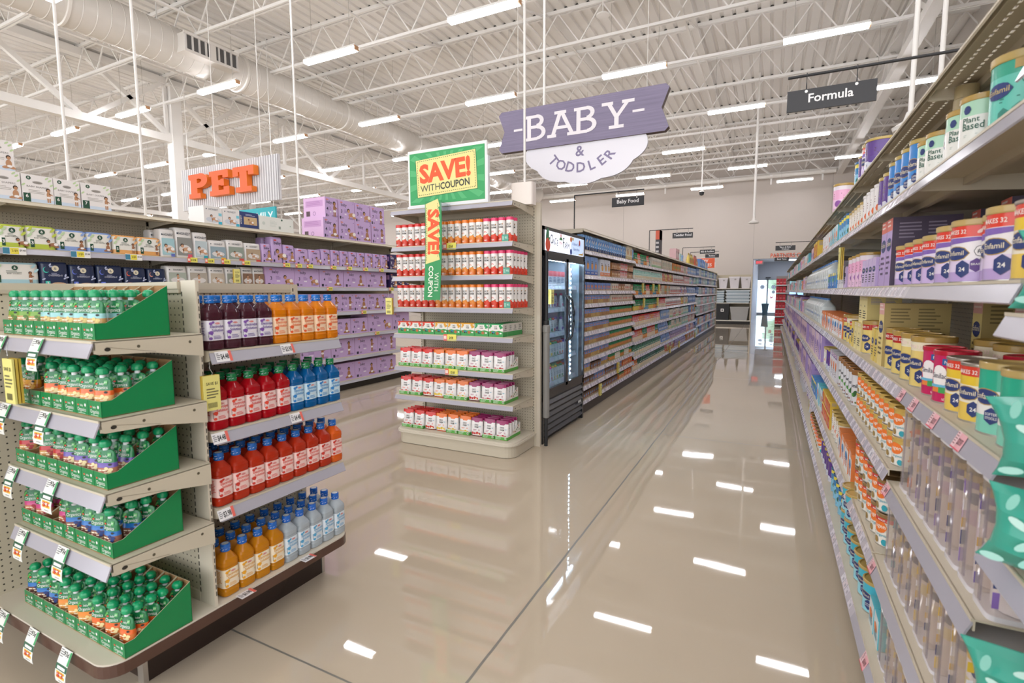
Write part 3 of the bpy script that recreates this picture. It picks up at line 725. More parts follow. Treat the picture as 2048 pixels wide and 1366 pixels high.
# ---- diaper gondola, left aisle run, right aisle run
DZ = (2.11, 1.735, 1.45, 1.115, 0.79, 0.475); DDECK = 0.14
names = ('nearest to the left image edge', 'second from the left edge', 'in the middle of the row', 'second from the end cap', 'nearest to the end cap')
for i in range(5):
    y0 = 0.6 + 1.25 * i
    bay((-5.3, y0, 0), PI / 2, 1.25, [(z, 0.0 if k else 0.02) for k, z in enumerate(DZ)], 0.46, 2.12, 'diaper shelving bay ' + names[i], DDECK, 0.06, '#231d1b', group='diaper shelving bays', tags=False)
LZ_A = (2.055, 1.835, 1.567, 1.397, 1.248, 1.09, 0.935, 0.783, 0.632, 0.478, 0.33)
LZ_B = (2.055, 1.80, 1.567, 1.33, 1.092, 0.85, 0.618, 0.393)
LZ_C = (2.055, 1.81, 1.585, 1.295, 1.01, 0.75, 0.435)
LEFT = [(5.32, 1.16, LZ_A), (6.48, 1.22, LZ_A)] + [(7.70 + 1.42 * i, 1.42, LZ_B) for i in range(5)] + [(14.80 + 1.42 * i, 1.42, LZ_C) for i in range(4)]
for i, (y0, W, Z) in enumerate(LEFT):
    bay((-1.83, y0, 0), PI / 2, W, [(z, 0.0) for z in Z], 0.5, 2.06, f'left aisle shelving bay, {od(i + 1)} beyond the drinks cooler', 0.17, 0.03, '#4c443f', group='left aisle shelving bays')
b = MB(); b.box(-2.36, -1.82, 20.48, 20.52, 0, 2.1, BEIGE); o = b.build('gondola_panel'); tag(o, 'beige end panel closing the far end of the left aisle shelves', 'panel')
RX = 0.445
RZ = (2.065, 1.765, 1.40, 1.032, 0.72, 0.39); RZ1 = (2.065, 1.765, 1.40, 1.032, 0.677, 0.385); ROFF = (0.01, 0.0, 0.0, -0.005, -0.03, -0.06)
RZN = (2.065, 1.83, 1.335, 0.86, 0.4); RDECK = 0.145
RIGHT = [(0.45, 0.92, RZN), (1.37, 0.914, RZ1)] + [(2.284 + 0.914 * i, 0.914, RZ) for i in range(4)] + [(5.94 + 1.828 * i, 1.828, RZ) for i in range(8)]
for i, (y0, W, Z) in enumerate(RIGHT):
    bay((RX, y0 + W, 0), -PI / 2, W, [(z, ROFF[k] if i else (0.0 if k == 0 else -0.02)) for k, z in enumerate(Z)], 0.56, 2.07, f'right aisle shelving bay, {od(i + 1)} from the camera side', RDECK, 0.03, '#5b544d', group='right aisle shelving bays', slots=i < 8, dko=-0.1, tags=i > 1)
# ================================================================== goods
def multi(name, parts):
    """first entry is the thing's base Empty, others are part meshes"""
    t = empty(name)
    for n, b in parts: b.build(n, t)
    return t
def lines(b, P, u0, u1, v, n, dv, m, l=2, r=rnd):
    for i in range(n):
        b.dec(rect(u0, u0 + (u1 - u0) * r.uniform(0.6, 1), v - i * dv, v - i * dv + dv * 0.42), P, m, l)
def baby(b, P, u, v, s, l=3, sk='#b07a54', pose='sit', n=0):
    h = '#3a2a22'
    if pose == 'sit':
        b.dec(ell(u, v + 0.35 * s, 0.17 * s, 0.26 * s), P, sk, l, n); b.dec(ell(u - 0.12 * s, v + 0.1 * s, 0.26 * s, 0.1 * s, 12, 0.2), P, sk, l, n); b.dec(ell(u + 0.14 * s, v + 0.1 * s, 0.22 * s, 0.1 * s, 12, -0.2), P, sk, l, n)
        b.dec(ell(u + 0.04 * s, v + 0.17 * s, 0.15 * s, 0.09 * s), P, '#efe9e6', l + 1, n); hd = (u, v + 0.74 * s)
    elif pose == 'stand':
        b.dec(ell(u, v + 0.55 * s, 0.12 * s, 0.22 * s), P, sk, l, n); b.dec(rect(u - 0.1 * s, u - 0.01 * s, v, v + 0.35 * s), P, sk, l, n); b.dec(rect(u + 0.02 * s, u + 0.11 * s, v, v + 0.35 * s), P, sk, l, n)
        b.dec(ell(u, v + 0.36 * s, 0.13 * s, 0.08 * s), P, '#efe9e6', l + 1, n); b.dec(ell(u + 0.14 * s, v + 0.6 * s, 0.14 * s, 0.04 * s, 10, -0.5), P, sk, l, n); hd = (u - 0.01 * s, v + 0.86 * s)
    else:
        b.dec(ell(u + 0.12 * s, v + 0.3 * s, 0.34 * s, 0.15 * s, 14, 0.15), P, sk, l, n); b.dec(rect(u - 0.16 * s, u - 0.08 * s, v, v + 0.3 * s), P, sk, l, n); b.dec(ell(u + 0.36 * s, v + 0.12 * s, 0.18 * s, 0.09 * s), P, sk, l, n)
        b.dec(ell(u + 0.32 * s, v + 0.32 * s, 0.15 * s, 0.13 * s), P, '#efe9e6', l + 1, n); hd = (u - 0.2 * s, v + 0.55 * s)
    b.dec(ell(hd[0], hd[1] + 0.03 * s, 0.135 * s, 0.145 * s), P, h, l + 1, n); b.dec(ell(hd[0] + 0.015 * s, hd[1] - 0.02 * s, 0.105 * s, 0.115 * s), P, sk, l + 2, n)

# ---- squeeze pouch of the near rack
def mk_pouch(band, low, fruit):
    def fn():
        G = 'g#1d7444'; H = 0.098
        zs = [(0, 0.022, 0.013, 3), (0.006, 0.025, 0.0145, 3), (0.03, 0.026, 0.0150, 2.6), (0.052, 0.026, 0.0145, 2.5), (0.058, 0.026, 0.013, 2.4), (0.064, 0.026, 0.0120, 2.4), (0.080, 0.0258, 0.008, 2.2), (0.091, 0.0235, 0.0045, 2.2), (0.096, 0.017, 0.0035, 2.2), (H, 0.009, 0.003, 2.2)]
        def fy(u, v):
            for k in range(len(zs) - 1):
                if zs[k][0] <= v <= zs[k + 1][0]:
                    q = (v - zs[k][0]) / (zs[k + 1][0] - zs[k][0]); hw = zs[k][1] + q * (zs[k + 1][1] - zs[k][1]); hd = zs[k][2] + q * (zs[k + 1][2] - zs[k][2])
                    return hd * max(0, 1 - min(1, abs(u) / hw) ** 2.4) ** (1 / 2.4)
            return zs[-1][2]
        P = lambda u, v, l: (u, -fy(u, v) - 0.0004 * l, v)
        b = MB(); b.rings([se(hw, hd, n, 20, z) for z, hw, hd, n in zs], ['g' + low] * 3 + ['g' + band] * 2 + [G])
        b.text('Organics', P, 0, 0.068, 0.0085, '#e3ebe2', 3, 0.3, wmax=0.038); b.text('baby', P, 0.002, 0.079, 0.005, '#e3ebe2', 3, 0.3); b.dec(ell(-0.013, 0.081, 0.004, 0.0022, 8), P, '#d8442e', 3)
        b.dec(rect(0.008, 0.017, 0.08, 0.089), P, '#5fb668', 3); b.text('6+', P, 0.0125, 0.0825, 0.0045, WHITE, 4, 1)
        b.dec(ell(0.015, 0.060, 0.0045, 0.003, 10), P, '#20251f', 4); b.dec(ell(-0.02, 0.083, 0.005, 0.0025, 8, 0.8), P, '#57a84c', 3); b.dec(ell(-0.016, 0.088, 0.005, 0.0025, 8, 0.2), P, '#57a84c', 3)
        for (u, v) in ((0.006, 0.050), (0.016, 0.047), (0.013, 0.041)): b.dec(ell(u, v, 0.0055, 0.0045, 10), P, fruit, 3)
        for i, wd in enumerate((0.022, 0.026, 0.018)): b.dec(rect(-0.018, -0.018 + wd, 0.044 - i * 0.006, 0.047 - i * 0.006), P, '#efe2c8', 3)
        b.lathe([(0.0075, H - 0.002), (0.0075, H + 0.006), (0.006, H + 0.008)], 'g#d9dde0', 10)
        c = MB(); R = []
        for z, r in ((0, 0.0125), (0.003, 0.0145), (0.010, 0.0145), (0.015, 0.0125), (0.0185, 0.008), (0.0195, 0.001)):
            R.append([(r * (1 + 0.07 * math.cos(i * PI / 1.0)) * math.cos(2 * PI * i / 16), r * (1 + 0.07 * math.cos(i * PI)) * math.sin(2 * PI * i / 16), H + 0.006 + z) for i in range(16)])
        c.rings(R, 'g#0f9a63')
        return multi('squeeze_pouch', [('pouch_body', b), ('cap', c)])
    return ('pouch' + band + low, fn, 'pouch')
def mk_tray(hb):
    def fn():
        wd, dp, hf = 0.074, 0.215, 0.052; G = 'g#0b8248'; x = wd / 2; y0, y1 = -dp / 2, dp / 2
        b = MB(); b.box(-x, x, y0, y1, 0, 0.003, 'CARD'); b.box(-x, x, y0, y0 + 0.002, 0.003, hf, G, {'+y': 'CARD', '+z': '#d8c9ae'}); b.box(-x, x, y1 - 0.002, y1, 0.003, hb, G, {'-y': 'CARD', '+z': '#d8c9ae'})
        pl = [(y0, 0), (y1, 0), (y1, hb), (y0 + 0.03, hf), (y0, hf)]
        for s_ in (-1, 1):
            xo, xi = s_ * x, s_ * (x - 0.0018); n = len(pl)
            b.add([(xo, u, v) for u, v in pl], [tuple(range(n))], G); b.add([(xi, u, v) for u, v in pl], [tuple(range(n))], 'CARD')
            q = pl[2:]; b.add([(xo, u, v) for u, v in q] + [(xi, u, v) for u, v in q], [(0, 1, 4, 3), (1, 2, 5, 4)], '#dfd0b4')
        P = FR(y0); b.text('Organics', P, 0, 0.013, 0.012, '#e3ebe2', 2, 0.3, wmax=0.05); b.text('baby', P, 0, 0.029, 0.007, '#e3ebe2', 2, 0.3); b.dec(ell(-0.02, 0.032, 0.005, 0.003, 8), P, '#d8442e', 2)
        b.dec(ell(0.022, 0.034, 0.005, 0.005, 12), P, '#eef0ea', 2); b.dec(rect(-0.022, 0.02, 0.006, 0.008), P, '#b9d2bf', 2)
        return b.build('shelf_tray')
    return ('tray%g' % hb, fn, 'tray')
# ---- electrolyte bottle
def mk_bottle(liq, lab, acc, cap, fruit):
    def fn():
        L = 'l' + liq; w2 = 0.0335
        zs = [(0, 0.028, 3), (0.004, 0.0325, 4), (0.024, w2, 4.5), (0.03, w2 - 0.0015, 4.5), (0.036, w2 - 0.001, 4.5), (0.112, w2 - 0.001, 4.5), (0.118, w2 - 0.0015, 4.5), (0.124, w2, 4.5), (0.140, w2, 4), (0.150, 0.030, 3.2), (0.166, 0.019, 2.4), (0.173, 0.0145, 2), (0.178, 0.0145, 2)]
        b = MB(); b.rings([se(h, h, n, 24, z) for z, h, n in zs], L)
        c = MB(); c.lathe([(0.0165, 0.174), (0.0175, 0.178), (0.0175, 0.186), (0.0165, 0.1875), (0.0172, 0.189), (0.0172, 0.200), (0.0155, 0.203)], 'g' + cap, 20)
        c.lathe([(0.0125, 0.2031), (0.0005, 0.2033)], '#ccd3d8', 14)
        CP = CY(0.0176); r2 = random.Random(5)
        for k in range(26):
            u = r2.uniform(-0.055, 0.055); v = r2.choice((0.18, 0.1835, 0.191, 0.1955)); c.dec([(u, v), (u + 0.006, v + 0.001), (u + 0.006, v + 0.0022), (u, v + 0.0012)], CP, '#d6e3ee', 1)
        l_ = MB(); h = w2 - 0.0004
        l_.rings([se(h, h, 4.5, 24, z) for z in (0.037, 0.111)], lab, cap0=False, cap1=False)
        P = lambda u, v, l: (u, -(h * (1 - min(1, abs(u) / h) ** 4.5) ** (1 / 4.5)) - 0.0004 * l, v)
        l_.text('Electrolyte', P, 0.004, 0.084, 0.0105, acc, 2, 0.9, wmax=0.053); l_.text('Solution', P, 0.004, 0.070, 0.0105, acc, 2, 0.9, wmax=0.043)
        l_.dec(ell(0.004, 0.1, 0.009, 0.0035, 12), P, '#d23a34', 2); l_.text('H-E-B', P, 0.004, 0.0985, 0.004, WHITE, 3, 0.5, wmax=0.014)
        l_.dec(rect(-0.02, 0.027, 0.057, 0.065), P, acc, 2); l_.text('GRAPE' if acc == '#5b3a8e' else 'MIXED', P, 0.004, 0.0592, 0.004, '#f1dfd8', 3, 0)
        for u, v, r in ((-0.02, 0.1, 0.006), (-0.012, 0.104, 0.005), (-0.02, 0.066, 0.008), (-0.022, 0.045, 0.006)): l_.dec(ell(u, v, r, r * 0.9, 12), P, fruit, 3)
        lines(l_, P, -0.012, 0.025, 0.052, 3, 0.0045, acc, 2, r2)
        for i in range(6): l_.dec(rect(-0.029, -0.0265, 0.048 + i * 0.004, 0.05 + i * 0.004), P, '#3a3a3a', 2)
        for k, (a, s_) in enumerate(((FX(h), 1), (FXm(-h), 1))): lines(l_, a, -0.02, 0.02, 0.1, 9, 0.006, acc, 1, r2)
        return multi('drink_bottle', [('bottle_body', b), ('label', l_), ('cap', c)])
    return ('bottle' + liq, fn, 'bottle')
# ---- end cap goods
def brush(b, P, u, v, h, l=3, m='#2f2d2c', n=0):
    b.text('ONCE', P, u, v, h, m, l, 0.6, wmax=h * 2.6); b.text('FARM', P, u + h * 0.1, v - h * 1.35, h, m, l, 0.6, wmax=h * 2.6)
def mk_snackcan(top, low, fr):
    def fn():
        r, h = 0.028, 0.192
        zs = [(r * 0.97, 0), (r, 0.006), (r, 0.05), (r * 0.94, 0.09), (r, 0.135), (r, 0.168), (r * 1.02, 0.169)]
        b = MB(); b.lathe(zs, ['g' + low, 'g' + low, 'g#e9e4e0', 'g#e9e4e0', 'g#e9e4e0', 'g' + top], 18)
        P = CY(r); brush(b, P, 0, 0.128, 0.015)
        b.dec(ell(0.018, 0.14, 0.004, 0.004, 8), P, '#d99b3f', 2); lines(b, P, -0.016, 0.014, 0.085, 2, 0.008, low, 2, random.Random(3))
        for u, v, q in ((-0.008, 0.05, 0.012), (0.012, 0.052, 0.014), (-0.02, 0.047, 0.01), (0.02, 0.04, 0.012)): b.dec(ell(u, v, q, q, 12), P, fr, 3, 4)
        b.dec(ell(-0.006, 0.062, 0.007, 0.005, 10), P, '#e8d9a8', 4, 3); b.dec(ell(0.016, 0.068, 0.006, 0.003, 8, 0.5), P, '#4f7d34', 4, 3); lines(b, P, -0.012, 0.016, 0.02, 2, 0.007, '#f2e9e0', 3, random.Random(4))
        c = MB(); c.lathe([(r * 1.04, 0.168), (r * 1.05, 0.172), (r * 1.05, 0.19), (r * 0.98, h)], 'g' + top, 18)
        return multi('snack_can', [('can_body', b), ('lid', c)])
    return ('snackcan' + top, fn, 'can')
def mk_carton(top):
    def fn():
        x, y, h = 0.066, 0.045, 0.108
        b = MB(); b.box(-x, x, -y, y, 0, h, '#e6e2da', {'+z': top, '-x': '#3f9a52'}); P = FR(-y)
        b.dec([(-x, 0), (x, 0), (x, 0.045), (0.03, 0.052), (0, 0.047), (-0.03, 0.052), (-x, 0.044)], P, '#3f9a52', 1); b.dec(rect(-x, x, h - 0.009, h), P, top, 1)
        brush(b, P, -0.002, 0.078, 0.011); b.dec(rect(-0.03, -0.012, 0.032, 0.043), P, '#2f6fb3', 2); b.dec(ell(-0.03, 0.028, 0.007, 0.007, 12), P, '#2a2a2c', 3); b.dec(ell(-0.014, 0.026, 0.005, 0.005, 12), P, '#2a2a2c', 3)
        b.dec(ell(0.014, 0.03, 0.015, 0.013), P, '#b4663a', 2); b.dec(ell(0.045, 0.03, 0.01, 0.006), P, '#eceae4', 2); b.dec(rect(-0.055, -0.043, 0.028, 0.045), P, '#a5452f', 2)
        for u, v, r in ((-0.048, 0.09, 0.012), (-0.056, 0.075, 0.008), (0.04, 0.09, 0.012), (0.054, 0.08, 0.011), (0.044, 0.072, 0.008)): b.dec(ell(u, v, r, r, 12), P, top, 2)
        Q = FX(x); b.dec(rect(-y, y, 0, 0.04), Q, '#3f9a52', 1); brush(b, Q, 0, 0.08, 0.012); lines(b, Q, -0.03, 0.03, 0.055, 2, 0.006, '#77736c', 2, random.Random(8))
        return b.build('snack_carton')
    return ('carton' + top, fn, 'carton')
def mk_bag(top, fr, lowb):
    def fn():
        H = 0.155; zs = [(0, 0.05, 0.018), (0.01, 0.056, 0.022), (0.05, 0.058, 0.022), (0.1, 0.057, 0.015), (0.128, 0.057, 0.007), (H, 0.056, 0.0025)]
        def fy(v):
            for k in range(5):
                if zs[k][0] <= v <= zs[k + 1][0]:
                    q = (v - zs[k][0]) / (zs[k + 1][0] - zs[k][0]); return zs[k][2] + q * (zs[k + 1][2] - zs[k][2])
            return 0.002
        def P(u, v, l): return (u, -fy(v) * max(0, 1 - min(1, abs(u) / 0.058) ** 3) ** (1 / 3) - 0.0005 * l, v)
        b = MB(); b.rings([se(a, d, 3, 20, z) for z, a, d in zs], ['g' + lowb] + ['g#e8e4e2'] * 3 + ['g' + top])
        b.dec([(-0.055, 0.129), (-0.03, 0.129), (-0.018, 0.118), (0.018, 0.118), (0.03, 0.129), (0.055, 0.129)], P, 'g' + top, 1)
        brush(b, P, 0, 0.092, 0.014); lines(b, P, -0.03, 0.034, 0.058, 2, 0.007, top, 2, random.Random(2)); b.dec(ell(0.035, 0.085, 0.01, 0.0035, 8), P, '#87b5c6', 2)
        for u, v, r in ((-0.036, 0.028, 0.012), (-0.014, 0.026, 0.01), (0.01, 0.03, 0.013), (0.03, 0.026, 0.011)): b.dec(ell(u, v, r, r * 0.9, 12), P, fr, 3)
        b.dec(ell(0.022, 0.022, 0.01, 0.006), P, '#efe3ba', 4); b.dec([(-0.035, 0.004), (0.035, 0.004), (0.045, 0.018), (-0.045, 0.018)], P, lowb, 2)
        return b.build('snack_bag')
    return ('bag' + top, fn, 'bag')
def mk_snacktray():
    x, y = 0.0605, 0.125; b = MB(); G = '#5aa648'
    b.box(-x, x, -y, y, 0, 0.002, 'CARD'); b.box(-x, x, -y, -y + 0.002, 0.002, 0.034, G, {'+y': 'CARD', '+z': '#f0ece4'}); b.box(-x, x, y - 0.002, y, 0.002, 0.11, '#ece7df')
    for s_ in (-1, 1):
        b.prism([(-y, 0.002), (y, 0.002), (y, 0.11), (-y + 0.05, 0.034), (-y, 0.034)], yz(s_ * (x - 0.001)), -0.001, 0.001, '#ece7df')
        if s_ > 0:
            Q = FX(x); b.dec(rect(-y, y, 0.002, 0.028), Q, G, 1)
            for u, v, c in ((0.0, 0.05, '#c9543a'), (0.05, 0.06, '#4f8a45'), (0.09, 0.085, '#c9543a'), (0.03, 0.045, '#8a5a3a'), (0.1, 0.05, '#4f8a45'), (0.075, 0.07, '#2f2d2c')): b.dec(ell(u, v, 0.008, 0.006, 10, 0.6), Q, c, 2)
    P = FR(-y); b.dec(rect(-x, x, 0.029, 0.034), P, '#f0ece4', 1); b.text('ORGANIC', P, -0.05, 0.017, 0.008, '#e4eedd', 2, 0.5, al='l'); b.text('SNACKS', P, -0.05, 0.006, 0.008, '#e4eedd', 2, 0.5, al='l'); b.dec(ell(0.042, 0.017, 0.009, 0.008, 14), P, '#f0efe8', 2); b.dec(ell(0.042, 0.017, 0.006, 0.005, 12), P, '#59604e', 3)
    return b.build('shelf_tray')
K_STRAY = ('snacktray', mk_snacktray, 'tray')
# ---- diaper cartons and packs
LAV = '#c2a5d4'
def mk_dbox(wd, h, dp, num, pose, base=LAV):
    def fn():
        x, y = wd / 2, dp / 2; b = MB(); dark = '#2b2340'; hole = base == '#e6e1df'
        if base == '#33275a': dark = '#e9e4f0'
        b.box(-x, x, -y, y, 0, h, base, {'-x': '#cfa9cf' if base == LAV else base}); P = FR(-y)
        if hole:
            G = '#1d4a35'; b.text('BABY DIAPERS', P, 0, h * 0.55, h * 0.06, '#6f6a66', 2, 0, wmax=wd * 0.7, sx=1.2); b.dec(ell(-x * 0.55, h * 0.88, h * 0.07, h * 0.07), P, G, 2); b.text('&', P, -x * 0.55, h * 0.85, h * 0.07, WHITE, 3)
            b.dec(ell(0, h * 0.74, wd * 0.17, h * 0.055), P, '#b9b3ae', 2); b.dec(ell(0, h * 0.73, wd * 0.15, h * 0.04), P, '#8d8781', 3); b.dec(rect(-x * 0.95, -x * 0.5, 0.004, h * 0.33), P, G, 2); b.text(num, P, -x * 0.72, h * 0.17, h * 0.12, WHITE, 3, 1)
            for u, v in ((x * 0.8, h * 0.86), (x * 0.62, h * 0.93), (x * 0.9, h * 0.7), (-x * 0.9, h * 0.62)): b.dec(ell(u, v, h * 0.07, h * 0.03, 10, 0.7), P, '#b9cf9e', 2)
            b.dec(rect(-x, x, 0, h * 0.14), P, '#c9d6e6', 1); lines(b, P, -x * 0.6, x * 0.5, h * 0.44, 3, h * 0.05, '#b0aaa4', 2, random.Random(1))
            baby(b, P, x * 0.66, h * 0.06, h * 0.5, 4, '#b98a66', pose)
        else:
            b.dec(ell(-x * 0.62, h * 0.88, h * 0.09, h * 0.035), P, '#d8453e', 2); b.text('H-E-B', P, -x * 0.62, h * 0.862, h * 0.04, WHITE, 3, 0.5)
            b.text('baby', P, -x * 0.32, h * 0.7, h * 0.15, dark, 2, 0.5, wmax=wd * 0.42); b.text(num, P, -x * 0.62, h * 0.36, h * 0.17, dark, 2, 1)
            lines(b, P, -x * 0.3, x * 0.05, h * 0.52, 3, h * 0.06, '#8f75ab', 2, random.Random(1)); b.dec(rect(-x * 0.25, -x * 0.02, h * 0.27, h * 0.34), P, '#e9e1ee', 2)
            b.dec(rect(-x * 0.85, -x * 0.68, h * 0.05, h * 0.19), P, dark, 2); b.text('180', P, -x * 0.5, h * 0.07, h * 0.09, dark, 2, 0, wmax=wd * 0.1); b.dec(ell(x * 0.85, h * 0.9, h * 0.02, h * 0.02, 8), P, dark, 2)
            b.dec(ell(x * 0.62, h * 0.12, h * 0.25, h * 0.05), P, '#9d80b2', 2); baby(b, P, x * 0.5, h * 0.1, h * 0.72, 4, '#c08a62' if num in '35' else '#a8744f', pose)
            Q = FXm(-x); b.dec(rect(-y * 0.8, y * 0.8, h * 0.55, h * 0.85), Q, '#bb8fbd', 1); lines(b, Q, -y * 0.7, y * 0.7, h * 0.78, 3, h * 0.07, '#a779ab', 2, random.Random(5)); b.dec(rect(-y * 0.75, -y * 0.4, h * 0.1, h * 0.35), Q, '#4a2f38', 2); b.dec(ell(0, h * 0.22, h * 0.1, h * 0.1), Q, '#8d6a97', 2); b.dec(ell(0, h * 0.22, h * 0.07, h * 0.07), Q, '#cfa9cf', 3)
        return b.build('diaper_carton')
    return ('dbox%s%g%g%g%s' % (base, wd, h, dp, num + pose), fn, 'diaper carton')
def mk_whitebox(wd, h, dp, kind):
    def fn():
        x, y = wd / 2, dp / 2; b = MB(); base = {'honest': '#e4e0de', 'navy': '#27386e', 'back': '#e2e3dd'}[kind]; b.box(-x, x, -y, y, 0, h, base); P = FR(-y)
        if kind == 'honest':
            b.text('HONEST', P, x * 0.05, h * 0.78, h * 0.1, '#2f3d52', 2, 0.3, wmax=wd * 0.7); b.dec(ell(-x * 0.72, h * 0.83, h * 0.035, h * 0.035, 8), P, '#2f3d52', 2); b.dec(rect(x * 0.55, x * 0.95, 0.003, h * 0.18), P, '#3db0cc', 2); b.dec(rect(x * 0.6, x * 0.95, h * 0.5, h * 0.66), P, '#7cc5d8', 2)
            b.dec(ell(0, h * 0.25, wd * 0.4, h * 0.16), P, '#c9cdd6', 2); baby(b, P, 0, h * 0.14, h * 0.55, 3, '#c99a78', 'crawl')
        elif kind == 'navy':
            b.text('HONEST', P, -x * 0.82, h * 0.5, h * 0.1, WHITE, 2, 0.3, rot=PI / 2, wmax=h * 0.75); b.dec(rect(-x * 0.6, x * 0.85, h * 0.22, h * 0.7), P, '#c9ad84', 2); baby(b, P, x * 0.1, h * 0.22, h * 0.5, 3, '#b98a66', 'crawl'); lines(b, P, -x * 0.4, x * 0.7, h * 0.84, 2, h * 0.06, '#b9c2dd', 2, random.Random(1))
        else:
            b.dec(ell(-x * 0.75, h * 0.5, h * 0.12, h * 0.12), P, '#c9d0c8', 2); b.dec(ell(x * 0.8, h * 0.5, h * 0.05, h * 0.05), P, '#9fb5a2', 2); b.dec(rect(x * 0.1, x * 0.22, h * 0.2, h * 0.4), P, '#8f9a90', 2); lines(b, P, -x * 0.4, x * 0.05, h * 0.7, 5, h * 0.09, '#cdd3cb', 2, random.Random(1)); b.dec(ell(x * 0.3, h * 0.86, 0.012, 0.012, 8), P, '#23503a', 2)
        return b.build('diaper_carton')
    return ('wbox' + kind + '%g' % wd, fn, 'diaper carton')
def mk_dpack(wd, h, dp, style, num, acc, pose):
    """soft pack"""
    def fn():
        x, y = wd / 2, dp / 2; base = {'leaf': '#e5e2da', 'night': '#25304f', 'honest': '#e3dfdc', 'lav': LAV}[style]
        b = MB(); cols = [base] * 5
        if style == 'leaf': cols = [acc, acc, base, base, acc]
        b.rings([se(x * a, y * a2, 5, 24, h * q) for q, a, a2 in ((0, 0.95, 0.9), (0.04, 1, 1), (0.24, 1, 1.02), (0.55, 1, 1.02), (0.92, 0.99, 0.97), (1, 0.97, 0.82))], ['g' + c for c in cols])
        P = FR(-y * 1.035)
        if style == 'leaf':
            b.dec(ell(0, h * 0.76, h * 0.11, h * 0.11), P, '#1d4a35', 2); b.text('&', P, 0, h * 0.71, h * 0.11, WHITE, 3); b.text('BABY DIAPERS', P, -0.005, h * 0.47, h * 0.055, '#5d605a', 2, 0, wmax=wd * 0.5); lines(b, P, -x * 0.35, x * 0.3, h * 0.6, 2, h * 0.06, '#8f958d', 2, random.Random(1))
            for u, v, c in ((-x * 0.8, h * 0.85, acc), (x * 0.75, h * 0.85, acc), (-x * 0.6, h * 0.8, '#b8cfa4'), (-x * 0.85, h * 0.6, '#b8cfa4'), (x * 0.85, h * 0.65, acc)): b.dec(ell(u, v, h * 0.12, h * 0.05, 10, 0.8), P, c, 2)
            b.dec(rect(-x * 0.82, -x * 0.56, h * 0.1, h * 0.43), P, '#1d4a35', 2); b.text(num, P, -x * 0.69, h * 0.22, h * 0.14, WHITE, 3, 1); baby(b, P, x * 0.6, h * 0.1, h * 0.5, 3, '#9d6b4a', pose)
        elif style == 'night':
            b.dec(ell(0, h * 0.72, h * 0.13, h * 0.13), P, '#e0d7bd', 2); b.text('&', P, 0, h * 0.66, h * 0.12, base, 3); b.text('OVERNIGHT', P, 0, h * 0.38, h * 0.07, '#cfd4e2', 2, 0, wmax=wd * 0.5); lines(b, P, -x * 0.3, x * 0.3, h * 0.5, 2, h * 0.06, '#8f97b2', 2, random.Random(1))
            b.dec(ell(-x * 0.65, h * 0.65, h * 0.11, h * 0.13), P, acc, 2); b.dec(ell(-x * 0.6, h * 0.67, h * 0.1, h * 0.11), P, base, 3); b.dec(rect(-x * 0.75, -x * 0.42, 0.004, h * 0.17), P, acc, 2); b.text(num, P, -x * 0.58, h * 0.03, h * 0.11, WHITE, 3, 1)
            for u, v, r in ((-x * 0.35, h * 0.88, 1), (-x * 0.28, h * 0.8, 0.2), (x * 0.7, h * 0.42, 1.2), (x * 0.82, h * 0.34, 0.3), (x * 0.66, h * 0.3, 0.6), (-x * 0.85, h * 0.25, 0.5)): b.dec(ell(u, v, h * 0.07, h * 0.035, 8, r), P, '#b9c0dc', 2)
            b.dec(ell(x * 0.2, h * 0.06, h * 0.25, h * 0.06), P, '#c9a27e', 2)
        elif style == 'honest':
            b.dec(rect(-x * 0.86, x * 0.86, h * 0.08, h * 0.68), P, acc, 2); b.text('HONEST', P, 0.005, h * 0.77, h * 0.085, '#39424f', 2, 0.4, wmax=wd * 0.68); b.dec(ell(-x * 0.78, h * 0.81, h * 0.03, h * 0.03, 8), P, '#39424f', 2)
            b.dec(ell(0, h * 0.3, x * 0.7, h * 0.14), P, '#d8d3d0', 3); baby(b, P, 0, h * 0.16, h * 0.44, 4, '#c99a78', pose); b.dec(rect(x * 0.3, x * 0.82, h * 0.02, h * 0.13), P, num, 5)
        else:
            dark = '#2b2340'; b.dec(ell(-x * 0.4, h * 0.88, x * 0.25, h * 0.03), P, '#d8453e', 2); b.text('baby', P, 0, h * 0.72, h * 0.12, dark, 2, 0.4, wmax=wd * 0.75); b.text(num, P, -x * 0.5, h * 0.3, h * 0.15, dark, 2, 1); b.dec(rect(-x * 0.75, -x * 0.5, h * 0.05, h * 0.14), P, dark, 2); lines(b, P, -x * 0.2, x * 0.3, h * 0.52, 3, h * 0.05, '#8f75ab', 2, random.Random(1)); baby(b, P, x * 0.42, h * 0.12, h * 0.6, 4, '#b98560', pose)
        return b.build('diaper_pack')
    return ('dpack%s%g%g%s%s%s' % (style, wd, h, num, acc, pose), fn, 'diaper pack')
